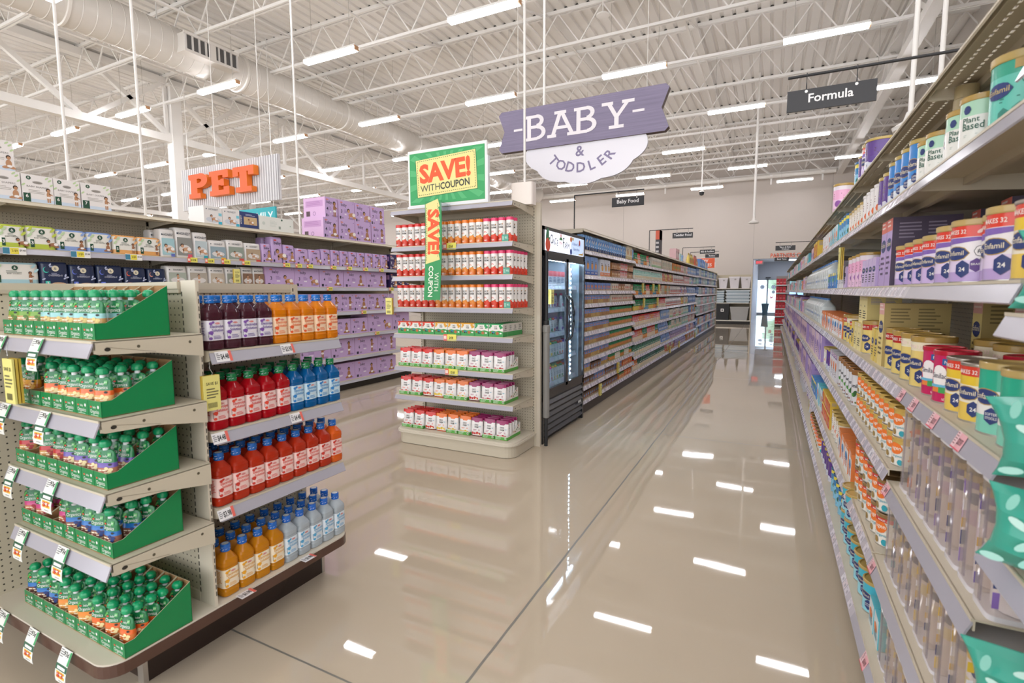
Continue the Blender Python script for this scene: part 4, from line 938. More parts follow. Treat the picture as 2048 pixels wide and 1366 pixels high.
# ---- price tags and coupon pads
def mk_tag(kind, txt, wd=0.062):
    def fn():
        b = MB(); x = wd / 2
        if kind == 'sale':
            b.box(-x, x, -0.001, 0, -0.042, 0, '#e5dc64'); P = FR(-0.001); b.dec(rect(-x, -x + wd * 0.28, -0.042, 0), P, '#e8604f', 1); b.dec(rect(-x + 0.003, -x + wd * 0.23, -0.03, -0.01), P, '#f2d9cf', 2); b.text(txt, P, wd * 0.1, -0.03, 0.016, '#26261f', 2, 1, wmax=wd * 0.6, sx=0.8)
        elif kind == 'white':
            b.box(-x, x, -0.001, 0, -0.04, 0, '#e8e5e6'); P = FR(-0.001); b.dec(rect(x - wd * 0.18, x, -0.04, 0), P, '#e0695c', 1); b.text(txt, P, x - wd * 0.2, -0.03, 0.02, '#2b2a2c', 2, 1, al='r', wmax=wd * 0.5, sx=0.75); lines(b, P, -x + 0.003, -x + wd * 0.28, -0.01, 4, 0.007, '#77757a', 2, random.Random(1))
        elif kind == 'pink':
            b.box(-x, x, -0.001, 0, -0.046, 0, '#e6a9b0'); P = FR(-0.001); b.dec(rect(-x, -x + wd * 0.4, -0.046, 0), P, '#e9c4c8', 1); b.text(txt, P, wd * 0.18, -0.032, 0.016, '#5a3038', 2, 0.6, wmax=wd * 0.5); lines(b, P, -x + 0.003, -x + wd * 0.35, -0.008, 5, 0.007, '#9a6a70', 2, random.Random(1)); b.dec(rect(-x, x, -0.046, -0.043), P, '#d5485a', 2)
        elif kind == 'blue':
            x = 0.07; b.box(-x, x, -0.001, 0, -0.05, 0, '#e6e3e0'); P = FR(-0.001); b.dec(rect(-x, -x + 0.04, -0.046, -0.004), P, '#3f7f9a', 1); b.dec(rect(-x + 0.043, x - 0.045, -0.046, -0.004), P, '#e2d44e', 1); b.text(txt, P, 0, -0.03, 0.014, '#6f5a1f', 2, 0.5, wmax=0.045); b.text('$9.48', P, x - 0.022, -0.026, 0.012, '#2b2a2c', 2, 0.5, wmax=0.035)
        else:   # curling green and white 3 for tag
            def P0(u, v, l):
                q = -v; a = q / 0.045
                return (u * 1.3, -0.003 - 0.0185 * min(1, a) - 0.008 * math.sin(max(0, a - 1) * 1.6) - 0.0004 * l, -q * 0.97)
            for k in range(10): b.dec(rect(-0.017, 0.017, -0.105 + k * 0.0105, -0.0945 + k * 0.0105), P0, '#e9e9e4', 0)
            for k in range(10): p = P0; b.add([P0(0.017, -0.105 + k * 0.0105, -2), P0(-0.017, -0.105 + k * 0.0105, -2), P0(-0.017, -0.0945 + k * 0.0105, -2), P0(0.017, -0.0945 + k * 0.0105, -2)], [(0, 1, 2, 3)], '#e9e9e4')
            b.dec(rect(0.012, 0.017, -0.04, -0.002), P0, '#2f9a58', 1); b.text('93\u00a2', P0, 0.003, -0.018, 0.013, '#26261f', 2, 1, wmax=0.016); lines(b, P0, -0.015, -0.002, -0.006, 4, 0.006, '#77757a', 2, random.Random(1))
            b.dec(rect(-0.017, 0.017, -0.062, -0.043), P0, '#1d5a3d', 1); b.dec(rect(-0.012, 0.012, -0.058, -0.049), P0, '#e9e9e4', 2); b.dec(rect(-0.013, 0.013, -0.087, -0.065), P0, '#e9b73a', 1); b.text('$3', P0, -0.001, -0.083, 0.015, '#c8342a', 2, 1); b.dec(rect(-0.006, 0.008, -0.097, -0.095), P0, '#77757a', 1)
        return b.build('price_tag')
    return ('tag' + kind + txt, fn, 'price tag')
def mk_pad(h=0.16, tilt=0.0):
    def fn():
        t = empty('coupon_pad'); b = MB()
        for k in range(3): b.box(-0.035, 0.035, -0.004 + k * 0.009, 0.002 + k * 0.009, -h, 0, ('#e3da83', '#d3b54e', '#c9a93f')[k])
        P = FR(-0.004); b.text('SAVE $1', P, 0, -0.04, 0.012, '#3a382c', 2, 0.6, wmax=0.05); lines(b, P, -0.025, 0.03, -0.06, 4, 0.012, '#6f6a4a', 2, random.Random(1))
        for i in range(9): b.dec(rect(-0.02 + i * 0.0045, -0.018 + i * 0.0045, -h + 0.012, -h + 0.034), P, '#33322a', 2)
        b.build('leaflets', t)
        b = MB(); b.tube([(0, 0, -0.012), (0.006, -0.003, 0.01), (-0.004, 0, 0.03), (0, 0.004, 0.055)], 0.0015, 'm#c9c7c4', 6); b.build('wire_hook', t)
        return t
    return ('pad%g' % h, fn, 'coupons')
# ================================================================== near rack goods
GRN, LBL, ORG, RDO, RED, PUR, PNK, BLU, ORL = '#6f9a2f', '#8fc3c4', '#d99a35', '#dd6428', '#b3262c', '#6a55a6', '#c2447f', '#2a6fb8', '#e08a3a'
NAMES = {GRN: 'lime', LBL: 'pale blue', ORG: 'amber', RDO: 'orange', RED: 'red', PUR: 'purple', PNK: 'pink', BLU: 'blue', ORL: 'peach'}
TIERS = [
    ([(GRN, '#b5925c')] * 3 + [(LBL, '#b8935c')] * 5, 0.167),
    ([(ORG, '#c9782f')] * 3 + [(RDO, '#d9a968')] * 5, 0.155),
    ([(RED, '#bf9157')] * 4 + [(PUR, '#a8705a')] * 4, 0.155),
    ([(PNK, '#bb7358')] * 4 + [(BLU, '#84574a')] * 4, 0.155),
    ([(BLU, '#6d473f')] * 3 + [(ORL, '#d99a4f')] * 3 + [(RDO, '#cf7236')] * 3, 0.150)]
TN = ('top tier', 'second tier', 'third tier', 'fourth tier', 'bottom tier')
FRUIT = {GRN: '#4f7a2a', LBL: '#d9c27a', ORG: '#e2a93f', RDO: '#ecd9a0', RED: '#9c2a2c', PUR: '#e3d3a2', PNK: '#a02a3c', BLU: '#2a3f78', ORL: '#ecd08c'}
for ti, (cols, hb) in enumerate(TIERS):
    z = (POUCH_Z + (0.211,))[ti]
    for k, (band, low) in enumerate(cols):
        x = -1.839 - 0.0765 * (len(cols) - 1 - k); yf = 0.80 if ti < 4 else 0.81
        place(mk_tray(hb), (x, yf + 0.108, z), 0, f'green cardboard tray, {od(k + 1)} from the left on the {TN[ti]} of pouches', 'green pouch trays')
        KP = mk_pouch(band, low, FRUIT[band])
        for q in range(4 if ti < 4 else 5):
            if ti and q == 0 and rnd.random() < 0.06: continue
            place(KP, (x + rnd.uniform(-0.003, 0.003), yf + 0.027 + (0.0505 if ti < 4 else 0.0405) * q + rnd.uniform(-0.003, 0.003), z + 0.003), rnd.uniform(0.15, 0.62),
                  f'pouch with {NAMES[band]} band, {od(q + 1)} from front in {od(k + 1)} tray from left, {TN[ti]}', 'baby food pouches on the near rack', rx=rnd.uniform(-0.03, 0.06), s=(1.15, 1.05, 1.22))
BT = {'grape': mk_bottle('#5a2c3a', '#ddd9e2', '#5b3a8e', '#1d6fc4', '#7a4fa0'), 'orange': mk_bottle('#ff9a18', '#f3d2b0', '#e2672a', '#1d6fc4', '#e0592e'),
      'red': mk_bottle('#d01524', '#eccfcb', '#d8322c', '#157a45', '#e04a34'), 'blue': mk_bottle('#1274bd', '#c3dcea', '#2f86c4', '#157a45', '#2f7fc4'),
      'strawberry': mk_bottle('#dd3f20', '#f0cdc6', '#e05548', '#1a62b4', '#c8372c'), 'salmon': mk_bottle('#fb7226', '#f0cdc6', '#e05548', '#1a62b4', '#c8372c'),
      'mango': mk_bottle('#f2a01f', '#f2e3c8', '#e0a23a', '#1a66c0', '#e8a52a'), 'clear': mk_bottle('#d5dfe6', '#dce5ec', '#4f9cc9', '#1a62c0', '#5aa6d0')}
BD = {'grape': 'purple grape drink bottle with blue cap', 'orange': 'orange drink bottle with blue cap', 'red': 'red cherry drink bottle with green cap', 'blue': 'blue drink bottle with green cap', 'strawberry': 'red strawberry drink bottle with blue cap', 'salmon': 'lighter orange-red drink bottle with blue cap', 'mango': 'golden orange drink bottle with blue cap', 'clear': 'clear drink bottle with blue cap'}
rows = [(['grape'] * 4 + ['orange'] * 5, 2), (['red'] * 5 + ['blue'] * 4, 3), (['strawberry'] * 8 + ['salmon'], 3), (['mango'] * 4 + ['clear'] * 5, 3)]
for ti, (seq, deep) in enumerate(rows):
    z = (BOT_Z + (0.211,))[ti]; dk = ti == 3
    for k, c in enumerate(seq):
        for q in range(deep):
            y = 1.182 + 0.0703 * k + (0.015 if dk else 0)
            place(BT[c], (-1.842 - 0.0715 * q + (-0.015 if dk else 0), y, z), PI / 2 + rnd.uniform(-0.08, 0.08), f'{BD[c]}, {od(k + 1)} from left in the {("front", "middle", "back")[q] if deep == 3 else ("front", "back")[q]} row, {("top", "second", "third", "bottom")[ti]} shelf', 'electrolyte drink bottles', s=(1.03, 1.03, 0.99))
# tags of the near rack
for ti, xs in enumerate(((-2.08, -2.34), (-2.08, -2.36), (-2.07, -2.35), (-2.04, -2.32))):
    for k, x in enumerate(xs):
        place(mk_tag('curl', ''), (x, 0.775, POUCH_Z[ti]), 0, f'curling white and green 3 dollar tag, {("right", "left")[k]} one on the {TN[ti]} shelf edge', 'curled price tags', s=(1.55, 1.0, 1.0))
for k, x in enumerate((-2.477, -2.247, -2.02)):
    place(mk_tag('curl', ''), (x, 0.752, 0.214), 0, f'curling white and green 3 dollar tag, {od(k + 1)} along the base deck edge', 'curled price tags', s=(1.55, 1.0, 1.0))
for k, (y, z, tx) in enumerate(((1.19, 1.170, '$4.48'), (1.47, 1.170, '$3.98'), (1.50, 0.872, '$4.48'), (1.16, 0.872, '$4.48'), (1.165, 0.580, '$3.98'))):
    o = place(mk_tag('white', tx), (-1.7965, y, z - 0.004), PI / 2, f'white price tag reading {tx[1:]}, ' + ('left end of the first bottle shelf', 'middle of the first bottle shelf', 'middle of the second bottle shelf', 'left end of the second bottle shelf', 'left end of the third bottle shelf')[k], 'white price tags', rx=-0.40)
for k, y in enumerate((1.22, 1.52)):
    place(mk_tag('white', '$3.98'), (-1.80, y, 0.2135), PI / 2, ('white price tag lying on the base deck before the golden bottles', 'white price tag lying on the base deck before the clear bottles')[k], 'white price tags', rx=-PI / 2 + 0.02)
place(mk_pad(0.15), (-1.785, 1.135, 1.085), PI / 2, 'yellow coupon pad hanging in front of the red drink bottles', 'coupon pads', s=0.85)
place(mk_pad(0.15), (-2.25, 0.75, 1.165), 0, 'yellow coupon pad at the left image edge before the pouches', 'coupon pads')

# ================================================================== end cap goods
SC = {'red': mk_snackcan('#d2322c', '#c8402f', '#d0402c'), 'orange': mk_snackcan('#e8802a', '#dd7a35', '#e08a35'), 'pink': mk_snackcan('#e0406e', '#d23f2a', '#d8452e')}
for ti in range(3):
    z = EZ[1 + ti]
    for k in range(17):
        c = 'red' if k < 6 else 'orange' if k < 13 else 'pink'
        for q in range((1 if k < 16 else (2, 5, 5)[ti])):
            place(SC[c], (-3.03 + 0.0702 * k + rnd.uniform(-0.002, 0.002), 3.745 + 0.066 * q, z), rnd.uniform(-0.12, 0.16), f'white snack can with {c} lid, {od(k + 1)} from left' + (f', {od(q + 1)} deep' if k == 16 else '') + f', {("top", "second", "third")[ti]} can shelf', 'snack cans on the end cap', s=(1.1, 1.1, 1.02))
CT = {'red': mk_carton('#d8452f'), 'amber': mk_carton('#e0a234'), 'green': mk_carton('#2f9a58')}
for k in range(8):
    c = 'red' if k < 3 else 'amber' if k < 6 else 'green'
    for q in range(1 if k < 7 else 4):
        place(CT[c], (-2.985 + 0.1365 * k, 3.765 + 0.092 * q, EZ[4]), rnd.uniform(-0.03, 0.03), f'farm scene snack carton with {c} top edge, {od(k + 1)} from left' + (f', {od(q + 1)} deep' if k == 7 else ''), 'snack cartons on the end cap')
BG = {'red': mk_bag('#d4302a', '#d0402c', '#8a4a34'), 'orange': mk_bag('#e8762a', '#e3c23f', '#c05a2c'), 'purple': mk_bag('#9a2a62', '#c43a3a', '#6a3a34')}
for ti in range(3):
    z = (EZ[5], EZ[6], EDECK)[ti]; bare = () if ti == 0 else (2, 3, 6)
    for k in range(9):
        c = 'red' if k < 3 else 'orange' if k < 6 else 'purple'; x = -2.995 + 0.1235 * k + (0.02 if ti == 2 else 0)
        if k not in bare: place(K_STRAY, (x, 3.845, z), 0, f'white and green display tray, {od(k + 1)} from left on the {("upper", "middle", "lower")[ti]} bag shelf', 'snack bag trays')
        for q in range(4):
            place(BG[c], (x + rnd.uniform(-0.002, 0.004), 3.752 + 0.052 * q + (0.0 if k in bare else 0.0), z + (0 if k in bare else 0.002) + (0.0)), rnd.uniform(-0.07, 0.07), f'white snack bag with {c} top, {od(k + 1)} from left, {od(q + 1)} deep, {("upper", "middle", "lower")[ti]} bag shelf', 'snack bags on the end cap', rx=rnd.uniform(-0.02, 0.05), s=(1.0, 1.0, 1.04))
for k, (x, z, tx) in enumerate(((-2.45, EZ[1], '$3.68'), (-2.46, EZ[4], '$4.98'), (-2.45, EZ[5], '$3.68'))):
    place(mk_tag('sale', tx, 0.13), (x, 3.684, z + 0.01), 0, ('yellow sale tag reading 3.68 under the top can shelf', 'yellow sale tag reading 4.98 under the snack cartons', 'yellow sale tag reading 3.68 under the upper bags')[k], 'yellow sale tags', s=(1, 1, 1.35))
for k, (x, z) in enumerate(((-1.93, EZ[1]), (-1.92, EZ[2]), (-1.915, EZ[3]))):
    def mk_g():
        b = MB(); b.box(-0.03, 0.03, -0.001, 0, 0, 0.055, '#4f9a86'); P = FR(-0.001); b.text('95', P, 0.01, 0.02, 0.018, '#cfe4d8', 1, 0.5); b.dec(rect(-0.026, -0.008, 0.012, 0.042), P, '#8fc0ae', 1); return b.build('shelf_card')
    place(('gcard', mk_g, 'card'), (x, 3.705, z), 0, f'small green shelf card before the pink lidded cans, {("top", "second", "third")[k]} shelf', 'green shelf cards')
place(mk_pad(0.15), (-3.10, 3.66, 1.33), 0, 'curling yellow coupon pad at the left corner of the end cap', 'coupon pads')

# ================================================================== diapers
def dplace(kind, y0, y1, z, label, dp, grp, s=(1, 1, 1)):
    place(kind, (-5.345 - dp / 2, (y0 + y1) / 2, z), PI / 2, label, grp, s=s)
G1 = 'diaper cartons on the top shelf'
def wq(a): return round(a * 50) / 50
for i, (y0, y1, h, num, pose) in enumerate([(1.76, 1.955, 0.225, '4', 'sit'), (1.965, 2.165, 0.22, '6', 'stand'), (2.17, 2.35, 0.22, '6', 'stand'), (2.36, 2.58, 0.22, '7', 'stand')]):
    dplace(mk_dbox(wq(y1 - y0), h, 0.3, num, pose, '#e6e1df'), y0, y1, 2.11, f'white diaper carton with handle hole and baby picture, {od(i + 1)} from left on the top shelf', 0.3, G1)
dplace(mk_dbox(0.2, 0.225, 0.3, '4', 'sit', '#e6e1df'), 1.735, 1.93, 2.335, 'white diaper carton stacked on top of another at the left edge', 0.3, G1)
for i, (y0, y1, h, k) in enumerate([(3.43, 3.63, 0.185, 'honest'), (3.635, 3.835, 0.18, 'honest'), (3.84, 4.07, 0.18, 'navy'), (4.08, 4.56, 0.165, 'back')]):
    dplace(mk_whitebox(y1 - y0, h, 0.26, k), y0, y1, 2.11, ('white diaper carton with a baby picture, left of the pair by the teal banner', 'white diaper carton with a baby picture, right of the pair beside the navy carton', 'navy diaper carton with a baby picture on the top shelf', 'plain pale carton turned backwards on the top shelf')[i], 0.26, G1)
for lv, z, L_ in ((0, 2.11, [(5.04, 5.305, '4', 'sit'), (5.315, 5.62, '5', 'crawl'), (5.63, 5.945, '4', 'sit'), (5.96, 6.27, '6', 'stand')]), (1, 2.38, [(5.08, 5.305, '4', 'stand'), (5.32, 5.62, '3', 'crawl'), (5.63, 5.93, '3', 'crawl'), (5.95, 6.25, '7', 'stand')])):
    for i, (y0, y1, num, pose) in enumerate(L_):
        dplace(mk_dbox(wq(y1 - y0), 0.27, 0.4, num, pose), y0, y1, z, f'lilac diaper carton marked {num}, {od(i + 1)} from left in the {("lower", "upper")[lv]} layer on the top shelf', 0.4, G1)
R2 = [(1.80, 1.96, .185, 'leaf', '3', '#b7c64e', 'crawl'), (1.97, 2.16, .19, 'leaf', '3', '#b7c64e', 'crawl'), (2.165, 2.37, .18, 'leaf', '4', '#8ba4d6', 'sit'), (2.375, 2.57, .18, 'leaf', '4', '#8ba4d6', 'sit'), (2.575, 2.775, .175, 'leaf', '5', '#e3a869', 'stand'), (2.78, 2.98, .175, 'leaf', '5', '#e3a869', 'stand'),
      (2.985, 3.12, .27, 'honest', '#5f6bb0', '#9fc3c9', 'crawl'), (3.125, 3.30, .30, 'honest', '#d5556a', '#8a8a86', 'crawl'), (3.305, 3.46, .27, 'honest', '#2f9fb0', '#b9c6ca', 'crawl'), (3.465, 3.665, .205, 'honest', '#e0a63f', '#8fa3ad', 'crawl'), (3.67, 3.88, .225, 'honest', '#c9463c', '#8f9a8f', 'crawl'), (3.885, 4.09, .21, 'honest', '#c9463c', '#b09a80', 'crawl'),
      (4.10, 4.23, .22, 'lav', '0', '', 'sit'), (4.235, 4.395, .31, 'lav', '1', '', 'crawl'), (4.40, 4.575, .23, 'lav', '2', '', 'sit'), (4.58, 4.785, .2, 'lav', '3', '', 'crawl'), (4.79, 4.99, .2, 'lav', '3', '', 'crawl')]
R2 += [(5.0 + .166 * i, 5.16 + .166 * i, .22, 'lav', n_, '', p_) for i, (n_, p_) in enumerate([('4', 'stand'), ('4', 'stand'), ('5', 'sit'), ('5', 'sit'), ('6', 'stand'), ('6', 'stand'), ('7', 'sit'), ('7', 'sit')])]
R3 = [(1.72, 2.03, .175, 'leaf', '7', '#a9ccd4', 'stand'), (2.04, 2.225, .19, 'night', '3', '#45c4b4', ''), (2.23, 2.425, .175, 'night', '4', '#5f74d6', ''), (2.43, 2.64, .18, 'night', '4', '#5f74d6', ''), (2.645, 2.84, .17, 'night', '5', '#e8684a', ''), (2.845, 3.02, .165, 'night', '6', '#e8a08a', ''),
      (3.025, 3.225, .2, 'honest', '#d8865f', '#a9b0a4', 'stand'), (3.23, 3.445, .205, 'honest', '#d8865f', '#b0a79a', 'stand'), (3.45, 3.635, .205, 'honest', '#d8865f', '#c2b5a4', 'crawl'), (3.64, 3.825, .21, 'honest', '#d8865f', '#9a9f96', 'crawl'), (3.83, 3.97, .22, 'honest', '#d9753f', '#8a6a55', 'stand'), (3.975, 4.12, .22, 'honest', '#d9753f', '#8a6a55', 'stand')]
DN = {'leaf': 'white diaper pack with leaf print', 'night': 'navy overnight diaper pack with moon', 'honest': 'white diaper pack with baby photo', 'lav': 'soft lilac diaper pack'}
for row, z, nm in ((R2, 1.735, 'second shelf'), (R3, 1.45, 'third shelf')):
    for i, (y0, y1, h, st, num, acc, pose) in enumerate(row):
        dplace(mk_dpack(round(y1 - y0, 2), h, 0.14, st, num, acc, pose), y0, y1, z, f'{DN[st]}, {od(i + 1)} from left on the {nm} of diapers', 0.15, 'diaper packs')
        if st in ('honest', 'lav') and row is R2 and y1 - y0 < 0.18 and h > .26:
            dplace(mk_dpack(round(y1 - y0, 2), h, 0.14, st, num, acc, pose), y0 - .01, y1 - .01, z, f'{DN[st]} standing behind the {od(i + 1)} pack on the {nm}', 0.46, 'diaper packs')
CART = {'third shelf': (1.45, [(4.13, 4.535, '3', 'crawl'), (4.54, 4.935, '3', 'crawl'), (4.945, 5.365, '4', 'sit'), (5.375, 5.815, '4', 'sit'), (5.82, 6.26, '4', 'sit')], .235),
        'fourth shelf': (1.115, [(4.45, 4.735, '5', 'stand'), (4.74, 5.0, '6', 'stand'), (5.01, 5.29, '6', 'stand'), (5.295, 5.54, '6', 'stand'), (5.545, 5.825, '7', 'sit'), (5.83, 6.115, '7', 'sit'), (6.12, 6.43, '7', 'sit')], .245),
        'fifth shelf': (.79, [(4.83, 5.155, '4', 'sit'), (5.16, 5.475, '4', 'sit'), (5.48, 5.825, '4', 'sit'), (5.83, 6.375, '5', 'crawl'), (6.38, 6.8, '5', 'crawl')], .22),
        'sixth shelf': (.475, [(4.5, 5.09, '6', 'stand'), (5.10, 5.535, '6', 'stand'), (5.545, 6.015, '6', 'stand'), (6.02, 6.45, '6', 'stand')], .255),
        'base shelf': (.14, [(4.6, 5.05, '7', 'sit'), (5.06, 5.525, '7', 'sit'), (5.53, 5.995, '7', 'sit'), (6.0, 6.44, '7', 'sit')], .245)}
for nm, (z, L_, h) in CART.items():
    for i, (y0, y1, num, pose) in enumerate(L_):
        hh = h + 0.055 if nm == 'fifth shelf' and num == '5' else h
        dplace(mk_dbox(round(y1 - y0, 2), hh, 0.34, num, pose), y0, y1, z, f'lilac diaper carton marked {num}, {od(i + 1)} from left on the {nm} of diapers', 0.34, 'diaper cartons on the lower shelves')
for i, (z, nm) in enumerate(((1.735, 'second'), (1.45, 'third'))):
    for k in range(3):
        dplace(mk_dbox(0.17, 0.235, 0.2, '3', 'sit', '#33275a'), 6.36 + .18 * k, 6.53 + .18 * k, z, f'dark purple diaper carton, {od(k + 1)} past the lilac ones on the {nm} shelf', 0.2, 'dark purple diaper cartons')
for k, (y, z, kd, tx) in enumerate([(1.86, 1.735, 'blue', '2/$9'), (2.29, 1.735, 'blue', '2/$9'), (2.70, 1.735, 'blue', '2/$9')] + [(y, 1.735, 'sale', '$12.98') for y in (3.24, 3.42, 3.60, 3.84)] + [(y, 1.735, 'sale', '$7.24') for y in (4.38, 4.56, 4.73, 5.13, 5.42, 5.74, 6.08)] + [(5.05, 1.45, 'sale', '$24.98'), (6.3, 1.45, 'sale', '$24.98'), (5.68, 1.115, 'sale', '$24.98'), (5.95, .79, 'sale', '$24.98')]):
    place(mk_tag(kd, tx, 0.1), (-5.278, y, z + 0.004), PI / 2, f'{("yellow sale", "white and yellow")[kd == "blue"]} price tag, {od(k + 1)} along the diaper shelf edges', 'diaper shelf price tags', s=(1, 1, 1.15))
place(mk_pad(0.15), (-5.25, 3.70, 1.64), PI / 2, 'yellow coupon pad hanging before the white diaper packs', 'coupon pads')
# ================================================================== right aisle goods
NV = '#26376f'; GD = '#b08f4a'
def mk_can(key, h, r, bands, lid, style, lidh=0.016, seg=22, wrap=None):
    """round tub; bands: (z0, z1, colour) bottom to top"""
    def fn():
        b = MB(); pf = [(r * 0.985, 0)]; ms = []
        for z0, z1, c in bands:
            pf.append((r, z1 * h)); ms.append('g' + c)
        b.lathe(pf, ms, seg); b.lathe([(r * 1.012, 0), (r * 1.012, 0.005)], 'm#bfbcb6', seg)
        P = CY(r); R = lambda a: a * r; N = 6
        if style == 'enf':
            b.dec(ell(R(0.42), h * 0.58, r * 0.62, h * 0.13, 18), P, GD, 1, N); b.dec(ell(R(0.42), h * 0.58, r * 0.58, h * 0.115, 18), P, NV, 2, N); b.text('Enfamil', P, R(0.42), h * 0.545, h * 0.085, '#e9dcc0', 3, 0.3, wmax=r * 0.98)
            b.dec(ell(R(1.38), h * 0.6, r * 0.24, r * 0.24, 18), P, '#3a3a42', 2, N); b.dec(ell(R(1.38), h * 0.6, r * 0.215, r * 0.215, 18), P, '#eae6e4', 3, N); b.text('#1', P, R(1.38), h * 0.57, h * 0.075, '#3a3a42', 4, 0.5)
            b.dec(hexa(R(0.72), h * 0.3, r * 0.3, r * 0.36), P, NV, 2, N); b.dec(hexa(R(1.25), h * 0.36, r * 0.26, r * 0.3), P, wrap or '#5a3a80', 2, N)
            for i, s_ in enumerate(('SOFTER', 'STOOLS')): b.text(s_, P, R(0.72), h * (0.31 - 0.06 * i), h * 0.04, WHITE, 3, 0.5, wmax=r * 0.42)
            b.text('BRAIN', P, R(1.25), h * 0.36, h * 0.035, WHITE, 3, 0.5, wmax=r * 0.36); lines(b, P, R(0.95), R(1.7), h * 0.1, 2, h * 0.03, '#8a8296', 2, random.Random(1))
        elif style in ('enfred', 'enfyel'):
            b.dec(ell(R(0.42), h * 0.52, r * 0.62, h * 0.13, 18), P, GD, 1, N); b.dec(ell(R(0.42), h * 0.52, r * 0.58, h * 0.115, 18), P, NV, 2, N); b.text('Enfamil', P, R(0.42), h * 0.49, h * 0.08, '#e9dcc0', 3, 0.3, wmax=r * 0.98)
            b.dec(ell(R(1.4), h * 0.55, r * 0.24, r * 0.24, 18), P, '#3a3a42', 2, N); b.dec(ell(R(1.4), h * 0.55, r * 0.215, r * 0.215, 18), P, '#eae6e4', 3, N); b.text('#1', P, R(1.4), h * 0.52, h * 0.075, '#3a3a42', 4, 0.5)
            b.text('MAKES 32', P, R(0.35), h * 0.86, h * 0.07, '#f2dcd4', 2, 1, wmax=r * 1.0); b.dec(ell(R(1.35), h * 0.89, r * 0.14, h * 0.03, 10, 0.6), P, '#f2dcd4', 2)
            b.dec(hexa(R(0.78), h * 0.25, r * 0.3, r * 0.38), P, NV, 2, N); b.text('24', P, R(0.78), h * 0.21, h * 0.07, WHITE, 3, 0.8); b.dec(hexa(R(1.28), h * 0.31, r * 0.25, r * 0.3), P, '#e39a3f' if style == 'enfyel' else '#5a3a80', 2, N); b.text('BRAIN', P, R(1.28), h * 0.31, h * 0.035, WHITE, 3, 0.5, wmax=r * 0.36)
            if style == 'enfred': b.text('GENTLEASE', P, R(0.0) - r * 0.35, h * 0.36, h * 0.05, '#3a3a42', 2, 0.6, wmax=r * 0.8); b.dec([(R(-1.2), h * 0.66), (R(0.7), h * 0.7), (R(2.6), h * 0.79), (R(-1.2), h * 0.79)], P, '#7d5fae', 1, 14)
        elif style == 'mag':
            b.dec(ell(R(0.55), h * 0.55, r * 0.5, h * 0.24, 20), P, '#eae4e4', 2, N); b.text('Similac', P, R(0.55), h * 0.52, h * 0.11, '#2c2c44', 3, 0.3, wmax=r * 0.86); b.dec(rect(R(0.7), R(1.9), h * 0.8, h * 0.93), P, '#1d5596', 2, N); b.text('NO', P, R(1.0), h * 0.835, h * 0.06, WHITE, 3, 0.8)
            b.dec(rect(R(0), R(1.2), h * 0.33, h * 0.39), P, '#67b0cf', 3, N); b.dec(rect(R(0.6), R(1.15), h * 0.22, h * 0.34), P, '#3f9a52', 4, N); b.dec(rect(R(0.2), R(0.6), h * 0.23, h * 0.33), P, '#e0803a', 4, N); b.text('NET WT 12.6 OZ', P, R(1.2), h * 0.07, h * 0.05, '#f1cbd6', 2, 0.3, wmax=r * 0.8)
        elif style == 'plant':
            b.dec(ell(R(0.6), h * 0.84, r * 0.2, h * 0.08, 14), P, NV, 2, N); b.text('Plant', P, R(0.8), h * 0.6, h * 0.1, '#1f5a48', 2, 0.4, wmax=r * 0.9); b.text('Based', P, R(0.9), h * 0.47, h * 0.13, '#1f5a48', 2, 0.4, wmax=r * 1.0); b.dec(hexa(R(0.95), h * 0.2, r * 0.2, r * 0.25), P, '#1f6a54', 2, N); lines(b, P, R(0.5), R(1.5), h * 0.37, 2, h * 0.03, '#b9c2bb', 2, random.Random(1))
        elif style == 'teal':
            b.dec(ell(R(0.4), h * 0.6, r * 0.5, h * 0.12, 18), P, NV, 2, N); b.text('Enfamil', P, R(0.4), h * 0.57, h * 0.08, '#c9b27a', 3, 0.3, wmax=r * 0.85); b.dec(ell(R(1.3), h * 0.72, r * 0.23, r * 0.23, 18), P, '#2c6a60', 2, N); b.dec(ell(R(1.3), h * 0.72, r * 0.2, r * 0.2, 18), P, '#7fcabb', 3, N); b.text('#1', P, R(1.3), h * 0.69, h * 0.07, '#2c3a40', 4, 0.5)
            b.dec(hexa(R(0.65), h * 0.22, r * 0.2, r * 0.3), P, '#2f7f72', 2, N); b.dec(hexa(R(1.1), h * 0.25, r * 0.24, r * 0.34), P, '#3f8f80', 2, N); b.dec(rect(R(0.9), R(1.15), h * 0.86, h * 0.99), P, '#b9985a', 4, 3); lines(b, P, R(0.5), R(1.4), h * 0.46, 2, h * 0.04, '#2f7f72', 2, random.Random(1))
        elif style == 'ugen':
            b.dec(ell(R(0.5), h * 0.68, r * 0.62, h * 0.22, 18), P, '#e8762a', 2, N); b.text('ugen', P, R(0.6), h * 0.64, h * 0.14, '#f6e9dc', 3, 0.6, wmax=r * 0.85); b.text('organic', P, R(0.7), h * 0.36, h * 0.09, '#3f9fb5', 2, 0.3, wmax=r * 0.9)
            b.dec(ell(R(0.95), h * 0.17, r * 0.22, h * 0.11, 14), P, '#2f9fb0', 2, N); b.dec(ell(R(0.3), h * 0.2, r * 0.2, h * 0.12, 12, 0.3), P, '#9a7f4a', 2, N); b.dec(ell(R(1.6), h * 0.8, r * 0.2, h * 0.05, 10), P, '#27406a', 2, N); b.dec(ell(R(1.5), h * 0.3, 0.004, 0.004, 8), P, '#e0694a', 2)
            if lid == '#8a6a42': b.dec(rect(R(-0.2), R(2.0), h * 0.86, h * 0.99), P, '#c8362c', 3, 8); b.text('MAKES 42', P, R(0.8), h * 0.89, h * 0.06, WHITE, 4, 0.6, wmax=r)
        elif style == 'leafcan':
